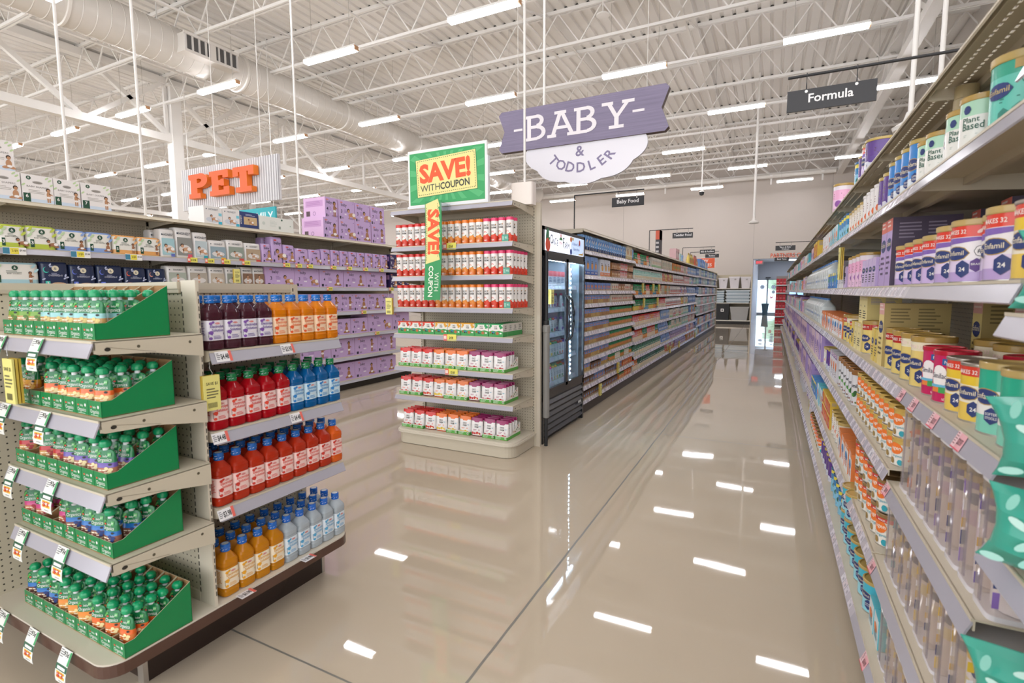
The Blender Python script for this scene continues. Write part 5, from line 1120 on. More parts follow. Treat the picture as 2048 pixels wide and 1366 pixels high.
            b.text('omil', P, R(0.6), h * 0.6, h * 0.12, '#2f3036', 2, 0.8, wmax=r * 0.8); b.dec(ell(R(0.75), h * 0.4, r * 0.22, h * 0.12, 14, -0.5), P, '#2b5a2c', 2, N); b.dec(ell(R(0.5), h * 0.36, r * 0.14, h * 0.07, 12, 0.6), P, '#4c8a3a', 3, N)
            for i, c in enumerate(('#6a4a3a', '#8a5a4a', '#6a7a4a', '#c94a4a')): b.dec(ell(R(0.1 + i * 0.4), h * 0.12, 0.006, 0.006, 10), P, c, 2)
        else:
            q = random.Random(key); lines(b, P, R(0.3), R(1.5), h * 0.7, 3, h * 0.08, q.choice(('#7a5a52', '#3a4a6a', '#8a4a4a')), 2, q); b.dec(ell(R(0.9), h * 0.35, r * 0.4, h * 0.12, 14), P, q.choice(('#d7662f', '#5a3f8a', '#2f6a5a', '#8a4f9a')), 2, N); lines(b, P, R(0.4), R(1.6), h * 0.16, 2, h * 0.05, '#77727a', 2, q)
        c = MB(); c.lathe([(r * 1.03, h - 0.001), (r * 1.045, h + 0.002), (r * 1.045, h + lidh - 0.002), (r * 1.0, h + lidh), (r * 0.93, h + lidh), (r * 0.9, h + lidh - 0.004)], ('m' if lid in ('#b9b2a8',) else 'g') + lid, seg)
        return multi('formula_tub', [('tub', b), ('lid', c)])
    return ('can' + key, fn, 'formula tub')
def mk_tall(key, c1, c2, h=0.27, r=0.05):
    def fn():
        b = MB(); b.lathe([(r, 0), (r, h * 0.4), (r * 0.95, h * 0.55), (r * 0.72, h * 0.68), (r * 0.62, h * 0.72)], ['g' + c1, 'g' + c1, 'g' + c2, 'g' + c2], 20); P = CY(r)
        b.dec(ell(r * 0.6, h * 0.34, r * 0.5, h * 0.07, 16), P, NV, 2, 6); b.text('Enfamil', P, r * 0.6, h * 0.325, h * 0.04, '#e6d9bd', 3, 0.3, wmax=r * 0.8); b.dec(hexa(r * 1.0, h * 0.14, r * 0.25, r * 0.3), P, '#e5e2e6', 2, 4)
        c = MB(); c.lathe([(r * 0.66, h * 0.71), (r * 0.67, h * 0.85), (r * 0.63, h * 0.86), (r * 0.64, h)], 'g#a89772', 18)
        return multi('ready_bottle', [('bottle_body', b), ('cap', c)])
    return ('tall' + key, fn, 'formula bottle')
def mk_box(key, wd, h, dp, base, side, top, txt='', tc='#2b2b3a', sc_=0):
    def fn():
        x, y = wd / 2, dp / 2; b = MB(); b.box(-x, x, -y, y, 0, h, base, {'+x': side, '+z': side}); P = FR(-y); q = random.Random(key)
        if top: b.dec(rect(-x, x, h * 0.82, h), P, top, 1); lines(b, P, -x * 0.8, x * 0.8, h * 0.95, 2, h * 0.06, '#eed9d2', 2, q)
        if txt: b.dec(ell(0, h * 0.62, x * 0.85, h * 0.1, 16), P, NV if txt == 'Enfamil' else base, 2); b.text(txt, P, 0, h * 0.6, h * 0.07, '#e6d9bd' if txt == 'Enfamil' else tc, 3, 0.4, wmax=x * 1.5)
        else: b.dec(ell(q.uniform(-x, x) * 0.2, h * 0.55, x * 0.6, h * 0.16, 14), P, q.choice(('#e07a3a', '#3f7fb5', '#c94a5a', '#4f9a6a', '#7a5aa5')), 2)
        lines(b, P, -x * 0.7, x * 0.7, h * 0.42, 4, h * 0.08, tc, 2, q); Q = FX(x); lines(b, Q, -y * 0.8, -y * 0.1, h * 0.9, 5, h * 0.05, sc_ or '#8d8aa0', 1, q); lines(b, Q, y * 0.05, y * 0.8, h * 0.9, 9, h * 0.05, sc_ or '#8d8aa0', 1, q)
        return b.build('carton')
    return ('box' + key, fn, 'carton')
def mk_jug():
    b = MB(); x = 0.075
    b.rings([se(a, a, n, 24, z) for z, a, n in ((0, 0.07, 5), (0.01, x, 5), (0.15, x, 5), (0.18, 0.072, 4), (0.215, 0.045, 2.5), (0.24, 0.02, 2), (0.255, 0.018, 2))], 'g#d3d8d6')
    P = FR(-x); b.dec(rect(-0.03, 0.03, 0.05, 0.12), P, '#e6e9ee', 1); b.dec(rect(-0.03, 0.03, 0.075, 0.095), P, '#4f7fc0', 2); Q = FX(x); b.dec(rect(-0.03, 0.03, 0.05, 0.12), Q, '#e6e9ee', 1); b.dec(rect(-0.022, -0.006, 0.055, 0.115), Q, '#4f7fc0', 2); b.dec(rect(0.004, 0.02, 0.055, 0.115), Q, '#7f9fd0', 2)
    c = MB(); c.lathe([(0.021, 0.25), (0.021, 0.268)], 'g#5f8fd0', 14)
    return multi('water_jug', [('jug_body', b), ('cap', c)])
K_JUG = ('jug', mk_jug, 'jug')
def mk_case(key, inner, acc):
    def fn():
        w_, d_, h = 0.105, 0.13, 0.30
        t = empty('security_case'); b = MB(); C = 'h#f6f1ec'; x, y = w_ / 2, d_ / 2
        b.rings([se(x, y, 7, 20, z) for z in (0.002, h)], C, True, False, False); b.build('clear_shell', t)
        b = MB(); b.rings([se(x * 1.02, y * 1.02, 7, 20, z) for z in (0, 0.012)], 'g#d6d2d8'); b.build('case_base', t); b = MB(); b.rings([se(x * 1.02, y * 1.02, 7, 20, z) for z in (h - 0.008, h)], 'g#dcd9de')
        P = FX(x * 1.02); b.build('case_rim', t)
        b = MB(); r = 0.046; b.lathe([(r, 0.014), (r, 0.12), (r, 0.16), (r, 0.215), (r, 0.235)], ['#e6e0e6', inner, '#e9e4e8', acc], 16); P2 = CY(r)
        b.dec(ell(r * 0.8, 0.19, 0.024, 0.016, 14), P2, NV, 2, 4); lines(b, P2, r * 0.4, r * 1.7, 0.11, 4, 0.016, '#8a8498', 2, random.Random(key)); b.dec(rect(r * 1.5, r * 1.75, 0.03, 0.08), P2, NV, 2, 2)
        b.lathe([(r * 1.04, 0.233), (r * 1.04, 0.25)], 'g#b59a5a', 16); b.build('formula_tub', t)
        b = MB(); P = FX(x + 0.001); b.text('PULL', P, -0.005, h - 0.03, 0.011, '#f4f4f6', 2, 0.6); b.dec([(0.016, h - 0.045), (0.03, h - 0.03), (0.024, h - 0.024), (0.03, h - 0.018), (0.012, h - 0.018), (0.012, h - 0.036)], P, '#f4f4f6', 2)
        b.box(-0.006, 0.006, -y - 0.002, -y + 0.001, 0.02, h - 0.02, 'h#e4e1e8'); Q = FX(x * 0.97); q = random.Random(key)
        for v0 in (0.03, 0.075, 0.12, 0.165, 0.21): b.dec(rect(-y * 0.93, -y * 0.93 + 0.012, v0, v0 + q.uniform(0.02, 0.04)), Q, (acc, NV, '#c9a04a', '#e8e4ea', acc)[int(v0 * 22) % 5], 1)
        b.dec(rect(-0.03, 0.03, 0.05, 0.2), FX(r * 0.99), '#e9e4e8', 1); b.dec(rect(-0.03, 0.03, 0.16, 0.2), FX(r * 0.99), acc, 2); b.dec(ell(0, 0.13, 0.022, 0.013), FX(r * 0.99), NV, 2); b.build('latch_strip', t)
        return t
    return ('case' + key, fn, 'security case')
LIL, MAU = '#b79fd0', '#d9c9e4'
C_TEAL = mk_can('teal', 0.165, 0.066, [(0, .8, '#5fbfae'), (.8, 1, '#2f9f85')], '#b59a5a', 'teal', 0.02)
C_PLANT = mk_can('plant', 0.15, 0.052, [(0, .72, '#e3e2dc'), (.72, 1, '#a9d2b8')], GD, 'plant')
C_RED = mk_can('lilac', 0.15, 0.06, [(0, .2, LIL), (.2, .4, MAU), (.4, .8, '#e6e0e2'), (.8, 1, '#d9402e')], '#b79d63', 'enfred')
C_YEL = mk_can('yellow', 0.15, 0.056, [(0, .35, '#e3c25a'), (.35, .66, '#e8dfcb'), (.66, .82, '#e0be3a'), (.82, 1, '#d2402e')], '#b9b2a8', 'enfyel', 0.008)
C_GRN = mk_can('green', 0.16, 0.058, [(0, .3, '#7fcbb5'), (.3, .68, '#e6e4e0'), (.68, 1, '#2fa98a')], '#b79d63', 'enf', wrap='#2f8f6a')
C_MAG = mk_can('magenta', 0.15, 0.055, [(0, 1, '#c4285f')], '#b51f35', 'mag', 0.014)
C_TAN = mk_can('tan', 0.165, 0.064, [(0, .8, '#e0c878'), (.8, 1, '#e6dcc0')], '#a98a4a', 'enfyel', 0.02)
C_TANR = mk_can('tanred', 0.165, 0.064, [(0, .8, '#dfc878'), (.8, .98, '#b02a22'), (.98, 1, '#dfc878')], '#a98a4a', 'enfyel', 0.018)
C_LILT = mk_can('liltub', 0.15, 0.062, [(0, .5, '#c9b2dd'), (.5, .8, '#dfd3e8'), (.8, 1, '#d9402e')], '#b79d63', 'enfred', 0.018)
C_PINK = mk_can('pink', 0.19, 0.064, [(0, .5, '#e3bcd6'), (.5, .85, '#e6a9c9'), (.85, 1, '#e0d5dd')], GD, 'gen')
C_PURP = mk_can('purple', 0.17, 0.055, [(0, .3, '#cfd0dc'), (.3, 1, '#5a3a86')], '#b9a05a', 'gen')
C_BLUE = mk_can('blue', 0.19, 0.055, [(0, .3, '#d5dde6'), (.3, 1, '#2f7fc8')], '#b9a05a', 'enf', wrap='#2f5fa8')
C_WHT = mk_can('white', 0.165, 0.052, [(0, 1, '#e2dedd')], '#dcd8d6', 'gen')
C_WHT2 = mk_can('white2', 0.15, 0.05, [(0, .8, '#e3ddd4'), (.8, 1, '#d9cbb4')], '#b59a5a', 'gen')
C_LBL = mk_can('lblue', 0.17, 0.054, [(0, .6, '#7fbfdc'), (.6, .85, '#2f7fb5'), (.85, 1, '#e0d04a')], '#2f5f8a', 'gen')
C_UGEN = mk_can('ugen', 0.10, 0.048, [(0, .84, '#e9e4dc'), (.84, 1, '#c9a95a')], '#c2a052', 'ugen', 0.01, 18)
C_UGENB = mk_can('ugenb', 0.115, 0.052, [(0, .84, '#e9e4dc'), (.84, 1, '#e3cf9a')], '#8a6a42', 'ugen', 0.014, 18)
C_LEAF = mk_can('leaf', 0.18, 0.055, [(0, 1, '#d5d3d6')], '#8f6236', 'leafcan', 0.03)
C_AQUA = mk_can('aqua', 0.115, 0.055, [(0, .7, '#8fd0e0'), (.7, 1, '#3fb0c8')], '#b59a5a', 'enf', 0.012, wrap='#2f8fa8')
T_TEAL = mk_tall('teal', '#e1e4de', '#2fa98f', 0.28); T_BLUE = mk_tall('blue', '#3f7fc8', '#2f6fc0', 0.27); T_LIL = mk_tall('lilac', '#b99fd0', '#a58cc6', 0.27); T_YEL = mk_tall('yellow', '#dfb84a', '#e0a83a', 0.27)
B_LIL = mk_box('lil', 0.115, 0.30, 0.24, LIL, '#4d4256', '#d9705f', 'Enfamil', '#5a4a6a', '#8a7f92'); B_YEL = mk_box('yel', 0.11, 0.29, 0.24, '#e2cd86', '#b09a62', '#dfa9a2', 'Enfamil', '#6a5a3a', '#7a6a42')
B_SMALL = mk_box('lils', 0.09, 0.15, 0.12, '#cbb6dc', '#bba6d0', '', 'Enfamil'); B_SMY = mk_box('yels', 0.085, 0.16, 0.12, '#e0c86c', '#d0b455', '', 'Enfamil')
B_BABY = mk_box('baby', 0.12, 0.16, 0.16, '#e6d79a', '#d8c684', '#d9c98a', 'baby', '#3a3530'); B_ORG = mk_box('org', 0.14, 0.15, 0.16, '#e2dedd', '#dd7a3a', '#e0803a', '', '#d0602a'); B_VIO = mk_box('vio', 0.17, 0.24, 0.3, '#e0c3cf', '#a58ac0', '', '', '#6a4a9a', '#6a4a9a')
B_BLUE = mk_box('blu', 0.15, 0.13, 0.16, '#3f74b8', '#4f8fcf', '#e0cf4a', '', '#dfe6f0'); B_WHT = mk_box('wht', 0.10, 0.2, 0.14, '#dcd9dc', '#cfcbd0', '#8a6a9a', '', '#77707f'); B_REDY = mk_box('redy', 0.07, 0.10, 0.1, '#c8342c', '#d8b23a', '#e6c84a', '', '#f1e0c8'); B_CYAN = mk_box('cyan', 0.09, 0.17, 0.12, '#cfd9dc', '#5fc0d0', '', '', '#4f8f9f')
DSC = {'canteal': 'teal formula tub with gold lid', 'canplant': 'white formula can with mint top and script lettering', 'canlilac': 'lilac and white formula can with red band', 'canyellow': 'yellow formula can with red band', 'cangreen': 'green and white formula can with tan lid', 'canmagenta': 'magenta formula can with red lid', 'cantan': 'pale yellow formula tub with gold lid', 'cantanred': 'pale yellow formula tub with red band', 'canliltub': 'lilac formula tub with gold lid',
       'canpink': 'pink tub', 'canpurple': 'purple can with gold lid', 'canblue': 'blue can with gold lid', 'canwhite': 'white can', 'canwhite2': 'cream can with gold lid', 'canlblue': 'light blue can with yellow band', 'canugen': 'small white can with orange disc', 'canugenb': 'white can with orange disc and brown lid', 'canleaf': 'grey-white can with leaf print and brown lid', 'canaqua': 'aqua can with gold lid',
       'tallteal': 'tall teal and white bottle with tan cap', 'tallblue': 'tall blue bottle with tan cap', 'talllilac': 'tall lilac bottle with tan cap', 'tallyellow': 'tall yellow bottle with tan cap', 'boxlil': 'tall lilac carton with red top', 'boxyel': 'tall yellow carton', 'boxlils': 'small lilac carton', 'boxyels': 'small yellow carton', 'boxbaby': 'cream carton with baby lettering', 'boxorg': 'white and orange carton', 'boxvio': 'pink and violet carton', 'boxblu': 'blue multipack with yellow top',
       'boxwht': 'pale grey carton', 'boxredy': 'small red and yellow carton', 'boxcyan': 'pale carton with cyan side', 'jug': 'clear gallon water jug'}
RN = ('top of right shelves', 'upper right shelf', 'eye-level right shelf', 'fourth right shelf', 'fifth right shelf', 'sixth right shelf', 'right base deck')
RTOP = {0: 2.065, 1: 1.765, 2: 1.40, 3: 1.032, 4: 0.72, 5: 0.39, 6: RDECK}
XF = (0.475, 0.47, 0.465, 0.465, 0.435, 0.405, 0.365)
HD = {'canteal': .066, 'canplant': .052, 'canlilac': .06, 'canyellow': .056, 'cangreen': .058, 'canmagenta': .055, 'cantan': .064, 'cantanred': .064, 'canliltub': .062, 'canpink': .064, 'canugen': .048, 'canugenb': .052, 'boxlil': .12, 'boxyel': .12, 'boxlils': .06, 'boxyels': .06, 'boxbaby': .08, 'boxorg': .08, 'boxvio': .15, 'boxblu': .08, 'boxwht': .07, 'boxredy': .05, 'boxcyan': .06, 'jug': .075}
_cnt = {}
def R_(row, kind, y, z=None, back=0.0, rot=0.0, extra='', s=1.0):
    k = kind[0]; n = _cnt[(row, k)] = _cnt.get((row, k), 0) + 1
    d = DSC[k]
    lab = f'{d}, {od(n)} from near end, {RN[row]}'
    zz = RTOP[row] if z is None else z
    if z is None and 1.37 < y < 2.284: zz = {4: 0.677, 5: 0.385}.get(row, zz)
    place(kind, (XF[row] + HD.get(k, 0.055) + back, y, zz), -PI / 2 + rot + rnd.uniform(-0.06, 0.06), lab, f'goods {RN[row]}', s=s)
# upper shelf
for kind, ys in ((C_TEAL, (1.52, 1.735)), (C_PLANT, (1.97, 2.105))): 
    for y in ys: R_(1, kind, y)
R_(1, C_TEAL, 1.52, back=0.15); R_(1, C_TEAL, 1.74, back=0.15)
R_(1, T_TEAL, 2.235, back=0.02); R_(1, C_PLANT, 2.345); R_(1, T_TEAL, 2.37, back=0.12); R_(1, C_PLANT, 2.46); R_(1, T_BLUE, 2.56, back=0.15); R_(1, T_BLUE, 2.68, back=0.15); R_(1, C_BLUE, 2.60); R_(1, C_BLUE, 2.74); R_(1, C_BLUE, 2.87); R_(1, C_BLUE, 3.0); R_(1, C_PURP, 3.13); R_(1, C_PURP, 3.25)
for i in range(4): R_(1, C_WHT, 3.40 + 0.125 * i)
for i in range(5): R_(1, C_WHT2, 3.92 + 0.125 * i)
for i in range(4): R_(1, C_LBL, 4.58 + 0.135 * i)
for i in range(5): R_(1, B_CYAN, 5.16 + 0.14 * i)
for i in range(5): R_(1, C_WHT, 5.9 + 0.15 * i)
for i in range(4): R_(1, B_REDY, 6.7 + 0.16 * i, s=1.7)
for i in range(5): R_(1, B_VIO, 7.5 + 0.25 * i, s=0.85)
y = 8.9
while y < 19.8:
    R_(1, (C_WHT, B_WHT, C_PINK, B_CYAN)[int(y * 1.3) % 4], y); y += 0.24
# eye level shelf
R_(2, C_YEL, 1.48, s=1.08)
for y, bk in ((1.655, 0), (1.80, 0.035), (1.925, 0.0), (2.08, 0.0)): R_(2, C_RED, y, back=bk, s=(1.05, 1.05, 1.08))
for y in (2.26, 2.395): R_(2, C_LILT, y)
for y in (2.53, 2.69): R_(2, C_RED, y)
for y in (1.66, 1.93, 2.3): R_(2, C_RED, y, back=0.16)
for y in (2.42, 2.72): R_(2, B_LIL, y, back=0.26)
for y in (2.86, 2.985): R_(2, B_LIL, y)
R_(2, T_LIL, 3.11); R_(2, T_LIL, 3.22, back=0.16); R_(2, B_SMALL, 3.21); R_(2, B_SMALL, 3.32); R_(2, B_SMALL, 3.43); R_(2, B_SMALL, 3.54)
R_(2, C_PINK, 3.72); R_(2, C_PINK, 3.88); R_(2, C_PINK, 4.05); R_(2, C_PINK, 4.22); R_(2, B_SMALL, 4.38); R_(2, B_WHT, 4.52); R_(2, B_WHT, 4.65); R_(2, B_WHT, 4.79)
for i in range(4): R_(2, B_BLUE, 4.98 + 0.18 * i)
for i in range(16): R_(2, K_JUG, 5.75 + 0.2 * i)
y = 9.1
while y < 19.8:
    R_(2, (B_WHT, C_PINK, B_ORG, B_CYAN, C_WHT)[int(y * 1.7) % 5], y); y += 0.25
# fourth shelf
for y in (1.49, 1.625): R_(3, C_GRN, y)
for y in (1.76, 1.885): R_(3, C_YEL, y)
for y in (2.02, 2.15): R_(3, C_MAG, y)
for y in (2.32, 2.48): R_(3, C_TAN, y)
for y in (2.64, 2.79): R_(3, C_TANR, y)
for y in (1.5, 1.64): R_(3, C_GRN, y, back=0.14)
for y in (1.79, 1.92): R_(3, C_MAG, y, back=0.135)
for y in (2.05, 2.22): R_(3, C_TAN, y, back=0.15)
for y in (2.10, 2.45): R_(3, C_TANR, y, back=0.29)
for y in (1.95, 2.25, 2.65): R_(3, B_YEL, y, back=0.27, s=(1, 1, 1.08))
R_(3, B_YEL, 2.92); R_(3, B_SMY, 3.02); R_(3, B_SMY, 3.11); R_(3, T_YEL, 3.20, back=0.02); R_(3, T_YEL, 3.31, back=0.04); R_(3, C_TANR, 3.445); R_(3, B_BABY, 3.57); R_(3, B_BABY, 3.71); R_(3, B_BABY, 3.57, z=1.192, back=0.02); R_(3, B_BABY, 3.71, z=1.192, back=0.02); R_(3, B_SMY, 3.84)
R_(3, C_YEL, 3.97); R_(3, C_TAN, 4.12); R_(3, C_TANR, 4.29)
for i in range(7): R_(3, B_ORG, 4.47 + 0.17 * i)
for i in range(3): R_(3, C_WHT, 4.5 + 0.15 * i, back=0.2, s=(1, 1, 1.3))
for i in range(3): R_(3, B_ORG, 5.68 + 0.17 * i)
for i in range(14): R_(3, K_JUG, 6.35 + 0.2 * i)
y = 9.3
while y < 19.8:
    R_(3, (B_WHT, C_PINK, B_VIO, B_CYAN, C_WHT)[int(y * 1.7) % 5], y); y += 0.27
# security cases in the near bay, three shelves
CASES = (mk_case('v', '#cdb6dc', '#8a6ab5'), mk_case('v2', '#e0d2e2', '#5f4a9a'), mk_case('o', '#e6d3c4', '#e07a3a')), (mk_case('y', '#e6d9a0', '#dfb93a'), mk_case('y2', '#e8dcc0', '#c9a23a'), mk_case('t', '#dfd6c0', '#3f8fa8'))
for row, z, set_ in ((4, 0.677, 0), (5, 0.385, 1), (6, RDECK, 1)):
    for i in range(8):
        y = 1.43 + 0.1085 * i; kd = CASES[set_][2 if i == 7 else i % 2]
        if row == 6 and i > 5: continue
        place(kd, (XF[row] + 0.07, y, z), -PI / 2, f'clear security case with tub inside, {od(i + 1)} from near end {RN[row]}', 'clear security cases', s=(1, 1, {4: 0.98, 5: 0.79, 6: 0.62}[row]))
# fifth shelf and below, beyond the cases
for lv in range(2):
    for i in range(10):
        if 1: R_(4, C_UGEN, 2.36 + 0.102 * i, z=0.72 + 0.1105 * lv, extra='')
for i in range(6): R_(4, C_LEAF, 3.50 + 0.13 * i)
for i in range(4): R_(4, B_WHT, 4.32 + 0.13 * i)
for i in range(2): R_(4, C_PURP, 4.88 + 0.14 * i)
R_(4, C_WHT2, 5.18); R_(4, C_WHT2, 5.32)
y = 5.6
while y < 19.8: R_(4, B_VIO, y); y += 0.2 if y < 10 else 0.3
for lv in range(2):
    for i in range(6): R_(5, C_UGENB, 2.38 + 0.115 * i + (0.02 if lv else 0), z=0.39 + 0.129 * lv)
for i in range(4): R_(5, B_ORG, 3.14 + 0.155 * i)
for i in range(4): R_(5, C_WHT2, 3.76 + 0.12 * i, z=None)
for lv in range(2):
    for i in range(7): R_(5, B_REDY, 4.26 + 0.085 * i, z=0.39 + 0.101 * lv)
for i in range(4): R_(5, B_CYAN, 4.9 + 0.12 * i)
for i in range(4): R_(5, B_BLUE, 5.45 + 0.18 * i)
y = 6.25
while y < 19.8: R_(5, (B_VIO, C_PURP)[int(y) % 2] if y > 9 else B_VIO, y, s=0.95); y += 0.22 if y < 10 else 0.32
for i in range(7): R_(6, C_AQUA, 2.31 + 0.118 * i)
for i in range(7):
    if i: R_(6, C_AQUA, 2.31 + 0.118 * i, z=RDECK + 0.1275, back=0.0) if i > 4 else None
for i in range(3): R_(6, B_CYAN, 2.085 + 0.095 * i, back=0.01, s=(1, 1, 0.6)) if i < 2 else None
for i in range(5): R_(6, C_LBL, 3.14 + 0.125 * i, s=0.8)
for i in range(5): R_(6, C_PURP, 3.82 + 0.13 * i, s=0.8)
for i in range(8): R_(6, C_UGENB, 4.5 + 0.12 * i)
y = 5.5
while y < 19.8: R_(6, (B_VIO, B_WHT)[int(y) % 2], y, s=0.6); y += 0.24 if y < 10 else 0.34
# top of the shelves
R_(0, C_PURP, 3.62, s=(1.5, 1.5, 0.9)); R_(0, C_LILT, 3.86, s=1.2); R_(0, C_PURP, 4.1); R_(0, C_LBL, 4.28); R_(0, C_PINK, 5.5, s=1.25)
place(mk_pad(0.2), (0.43, 4.42, 1.69), -PI / 2, 'pad of tan and yellow coupon slips hanging before the pink tubs', 'coupon pads', s=1.15)
place(mk_pad(0.2), (0.40, 6.1, 0.27), -PI / 2, 'pad of tan coupon slips hanging low on the right shelves', 'coupon pads')
for k, (y, row) in enumerate(((2.235, 3), (2.06, 3), (1.83, 3), (1.60, 3), (2.24, 4), (2.22, 5), (2.0, 6))):
    z = {3: 1.032, 4: .677, 5: .385, 6: RDECK}[row]; x = {3: RX - 0.005, 4: RX - 0.03, 5: RX - 0.06, 6: RX - 0.1}[row]
    place(mk_tag('pink', '$20.97'), (x - 0.002, y, z - 0.001), -PI / 2, f'pink price tag, {od(k + 1)} along the near right shelf edges', 'pink price tags', rx=-0.40)
# teal soft packs poking out at the right edge
def mk_wipes():
    def fn():
        b = MB(); b.rings([se(a, d, n, 24, z, 0, o) for z, a, d, n, o in ((0, 0.115, 0.002, 8, 0), (0.012, 0.108, 0.018, 4, 0), (0.04, 0.098, 0.045, 3, 0), (0.075, 0.094, 0.052, 3, 0), (0.11, 0.098, 0.045, 3, 0), (0.138, 0.108, 0.018, 4, 0), (0.15, 0.115, 0.002, 8, 0))], 'g#3f9f8c')
        for P in (FX(0.104), FR(-0.055)):
            for u, v, c, r in ((-0.02, 0.1, '#a9d5cb', 0.3), (0.03, 0.06, '#a9d5cb', 1.2), (-0.035, 0.04, '#8fc9bd', 0.7), (0.02, 0.115, '#e8d5c6', 0.9), (-0.01, 0.07, '#e8d5c6', 0.2)): b.dec(ell(u, v, 0.019, 0.008, 12, r), P, c, 1)
            for q_ in range(14): b.dec(ell(-0.085 + 0.013 * q_, 0.03 + 0.037 * (q_ * 7 % 4), 0.017, 0.007, 12, q_ * 1.3), P, ('#9fd0c5', '#83c2b4', '#b9dcd3')[q_ % 3], 1)
            b.dec(ell(0.0, 0.07, 0.035, 0.022, 14, 0.3), P, '#ece7e0', 2); b.dec(ell(0.01, 0.032, 0.008, 0.006, 10), P, '#5a6a2a', 3)
        return b.build('wipes_pack')
    return ('wipes', fn, 'wipes pack')
for k, (x, y, z, rz, rx, ry) in enumerate(((0.49, 1.20, 1.05, -0.35, 0.1, -0.12), (0.475, 1.20, 0.866, -0.45, 0.05, 0.08), (0.475, 1.18, 0.58, -0.4, 0.05, -0.1), (0.46, 1.18, 0.405, -0.4, -0.05, 0.0), (0.52, 1.29, 1.34, -0.4, 0.2, 0.05))):
    place(mk_wipes(), (x, y, z), rz, 'teal leaf print wipes pack at the right image edge, ' + ('second from top', 'third from top', 'fourth from top', 'lowest one', 'uppermost one beside the yellow can')[k], 'teal wipes packs', rx=rx, ry=ry)
# ================================================================== drinks cooler
FW, FD, FH = 1.13, 0.74, 1.955
t = empty('drinks_cooler', (-1.80, 4.17, 0), PI / 2); BK = 'g#26272a'
b = MB(); b.box(0, 0.035, 0.03, FD, 0, FH, BK); b.box(FW - 0.035, FW, 0.03, FD, 0, FH, BK); b.box(0, FW, FD - 0.03, FD, 0, FH, BK); b.box(0, FW, 0.03, FD, 1.70, 1.74, BK); b.box(0, FW, 0.03, FD, 0.36, 0.42, BK); b.box(0, FW, 0.0, FD, FH - 0.03, FH, BK)
b.box(0, FW, 0.0, 0.04, 0.395, 0.46, BK); b.box(0, FW, 0.0, 0.04, 1.695, 1.745, BK); b.box(0, 0.04, 0, 0.04, 0, FH, BK); b.box(FW - 0.04, FW, 0, 0.04, 0, FH, BK)
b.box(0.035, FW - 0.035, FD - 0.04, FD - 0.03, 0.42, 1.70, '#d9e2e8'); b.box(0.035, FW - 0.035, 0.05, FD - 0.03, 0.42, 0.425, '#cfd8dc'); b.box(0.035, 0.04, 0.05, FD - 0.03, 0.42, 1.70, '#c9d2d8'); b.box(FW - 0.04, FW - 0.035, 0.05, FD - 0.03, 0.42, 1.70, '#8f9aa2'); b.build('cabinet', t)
b = MB(); b.box(0.04, FW - 0.04, 0.0, 0.02, 1.75, FH - 0.03, 'e0.55#e4e8f4'); P = FR(0)
v0, v1 = 1.752, FH - 0.032
b.dec(rect(FW * 0.62, FW - 0.045, v0, v1), P, 'e0.4#b9cdea', 1)
b.dec(ell(0.10, 1.87, 0.035, 0.075, 18, -0.15), P, '#2f7a50', 2); b.dec(ell(0.11, 1.80, 0.055, 0.06, 18), P, '#e2553a', 3); b.dec(ell(0.14, 1.855, 0.02, 0.012, 10, 0.6), P, '#3f8a4a', 4)
for i, ch in enumerate('ONCE'): b.text(ch, P, 0.20 + i * 0.046, 1.815 - (0.01 if i % 2 else 0), (0.085, 0.06, 0.06, 0.055)[i], '#2b3550', 3, 0, sx=0.75)
b.dec([(0.385, 1.865), (0.47, 1.865), (0.455, 1.885), (0.427, 1.895), (0.40, 1.885)], P, '#3f9a52', 3); b.dec(ell(0.427, 1.905, 0.012, 0.02, 10), P, '#d8412f', 3); b.text('UPON A', P, 0.427, 1.825, 0.024, '#d8412f', 3, 0.4, wmax=0.085)
for i, ch in enumerate('FARM'): b.text(ch, P, 0.50 + i * 0.044, 1.80 - (0.008 if i % 2 else 0), (0.095, 0.06, 0.06, 0.06)[i], '#2b3550', 3, 0, sx=0.75)
b.dec(ell(0.70, 1.895, 0.03, 0.026), P, '#e8853a', 3); b.dec(ell(0.755, 1.905, 0.025, 0.018), P, '#e6c98a', 3); b.dec(ell(0.955, 1.88, 0.022, 0.03), P, '#d8483f', 3); b.dec(ell(0.70, 1.775, 0.03, 0.03), P, '#3b56b0', 3); b.dec([(0.90, 1.757), (1.06, 1.757), (1.075, 1.80), (1.04, 1.775), (0.96, 1.77)], P, '#e6b93a', 3)
b.text('A Better Story', P, 0.86, 1.845, 0.028, '#5f7fb8', 3, 0.3, wmax=0.24); b.text('Starts Here', P, 0.86, 1.795, 0.028, '#5f7fb8', 3, 0.3, wmax=0.2); b.build('lit_header', t)
for i, (x0, x1) in enumerate(((0.04, FW / 2), (FW / 2, FW - 0.04))):
    d = MB()
    for q in ((x0, x0 + 0.03, 0.46, 1.695), (x1 - 0.03, x1, 0.46, 1.695), (x0, x1, 0.46, 0.49), (x0, x1, 1.665, 1.695)): d.box(q[0], q[1], -0.018, 0.0, q[2], q[3], BK)
    do = d.build('door', t)
    g = MB(); g.box(x0 + 0.028, x1 - 0.028, -0.01, -0.006, 0.488, 1.667, 'c#dfe9ee'); g.build('glass_pane', do)
    hx = FW / 2 + (-0.03 if i == 0 else 0.03); sgn = -1 if i == 0 else 1
    h = MB(); h.tube([(hx, -0.018, 0.9), (hx + sgn * 0.01, -0.05, 0.94), (hx + sgn * 0.03, -0.065, 1.08), (hx + sgn * 0.03, -0.065, 1.16), (hx + sgn * 0.01, -0.05, 1.3), (hx, -0.018, 1.34)], 0.012, 'g#1d1e20', 8); h.build('handle', do)
b = MB(); b.box(0.03, FW - 0.03, 0.012, 0.03, 0.03, 0.4, '#1c1d1f')
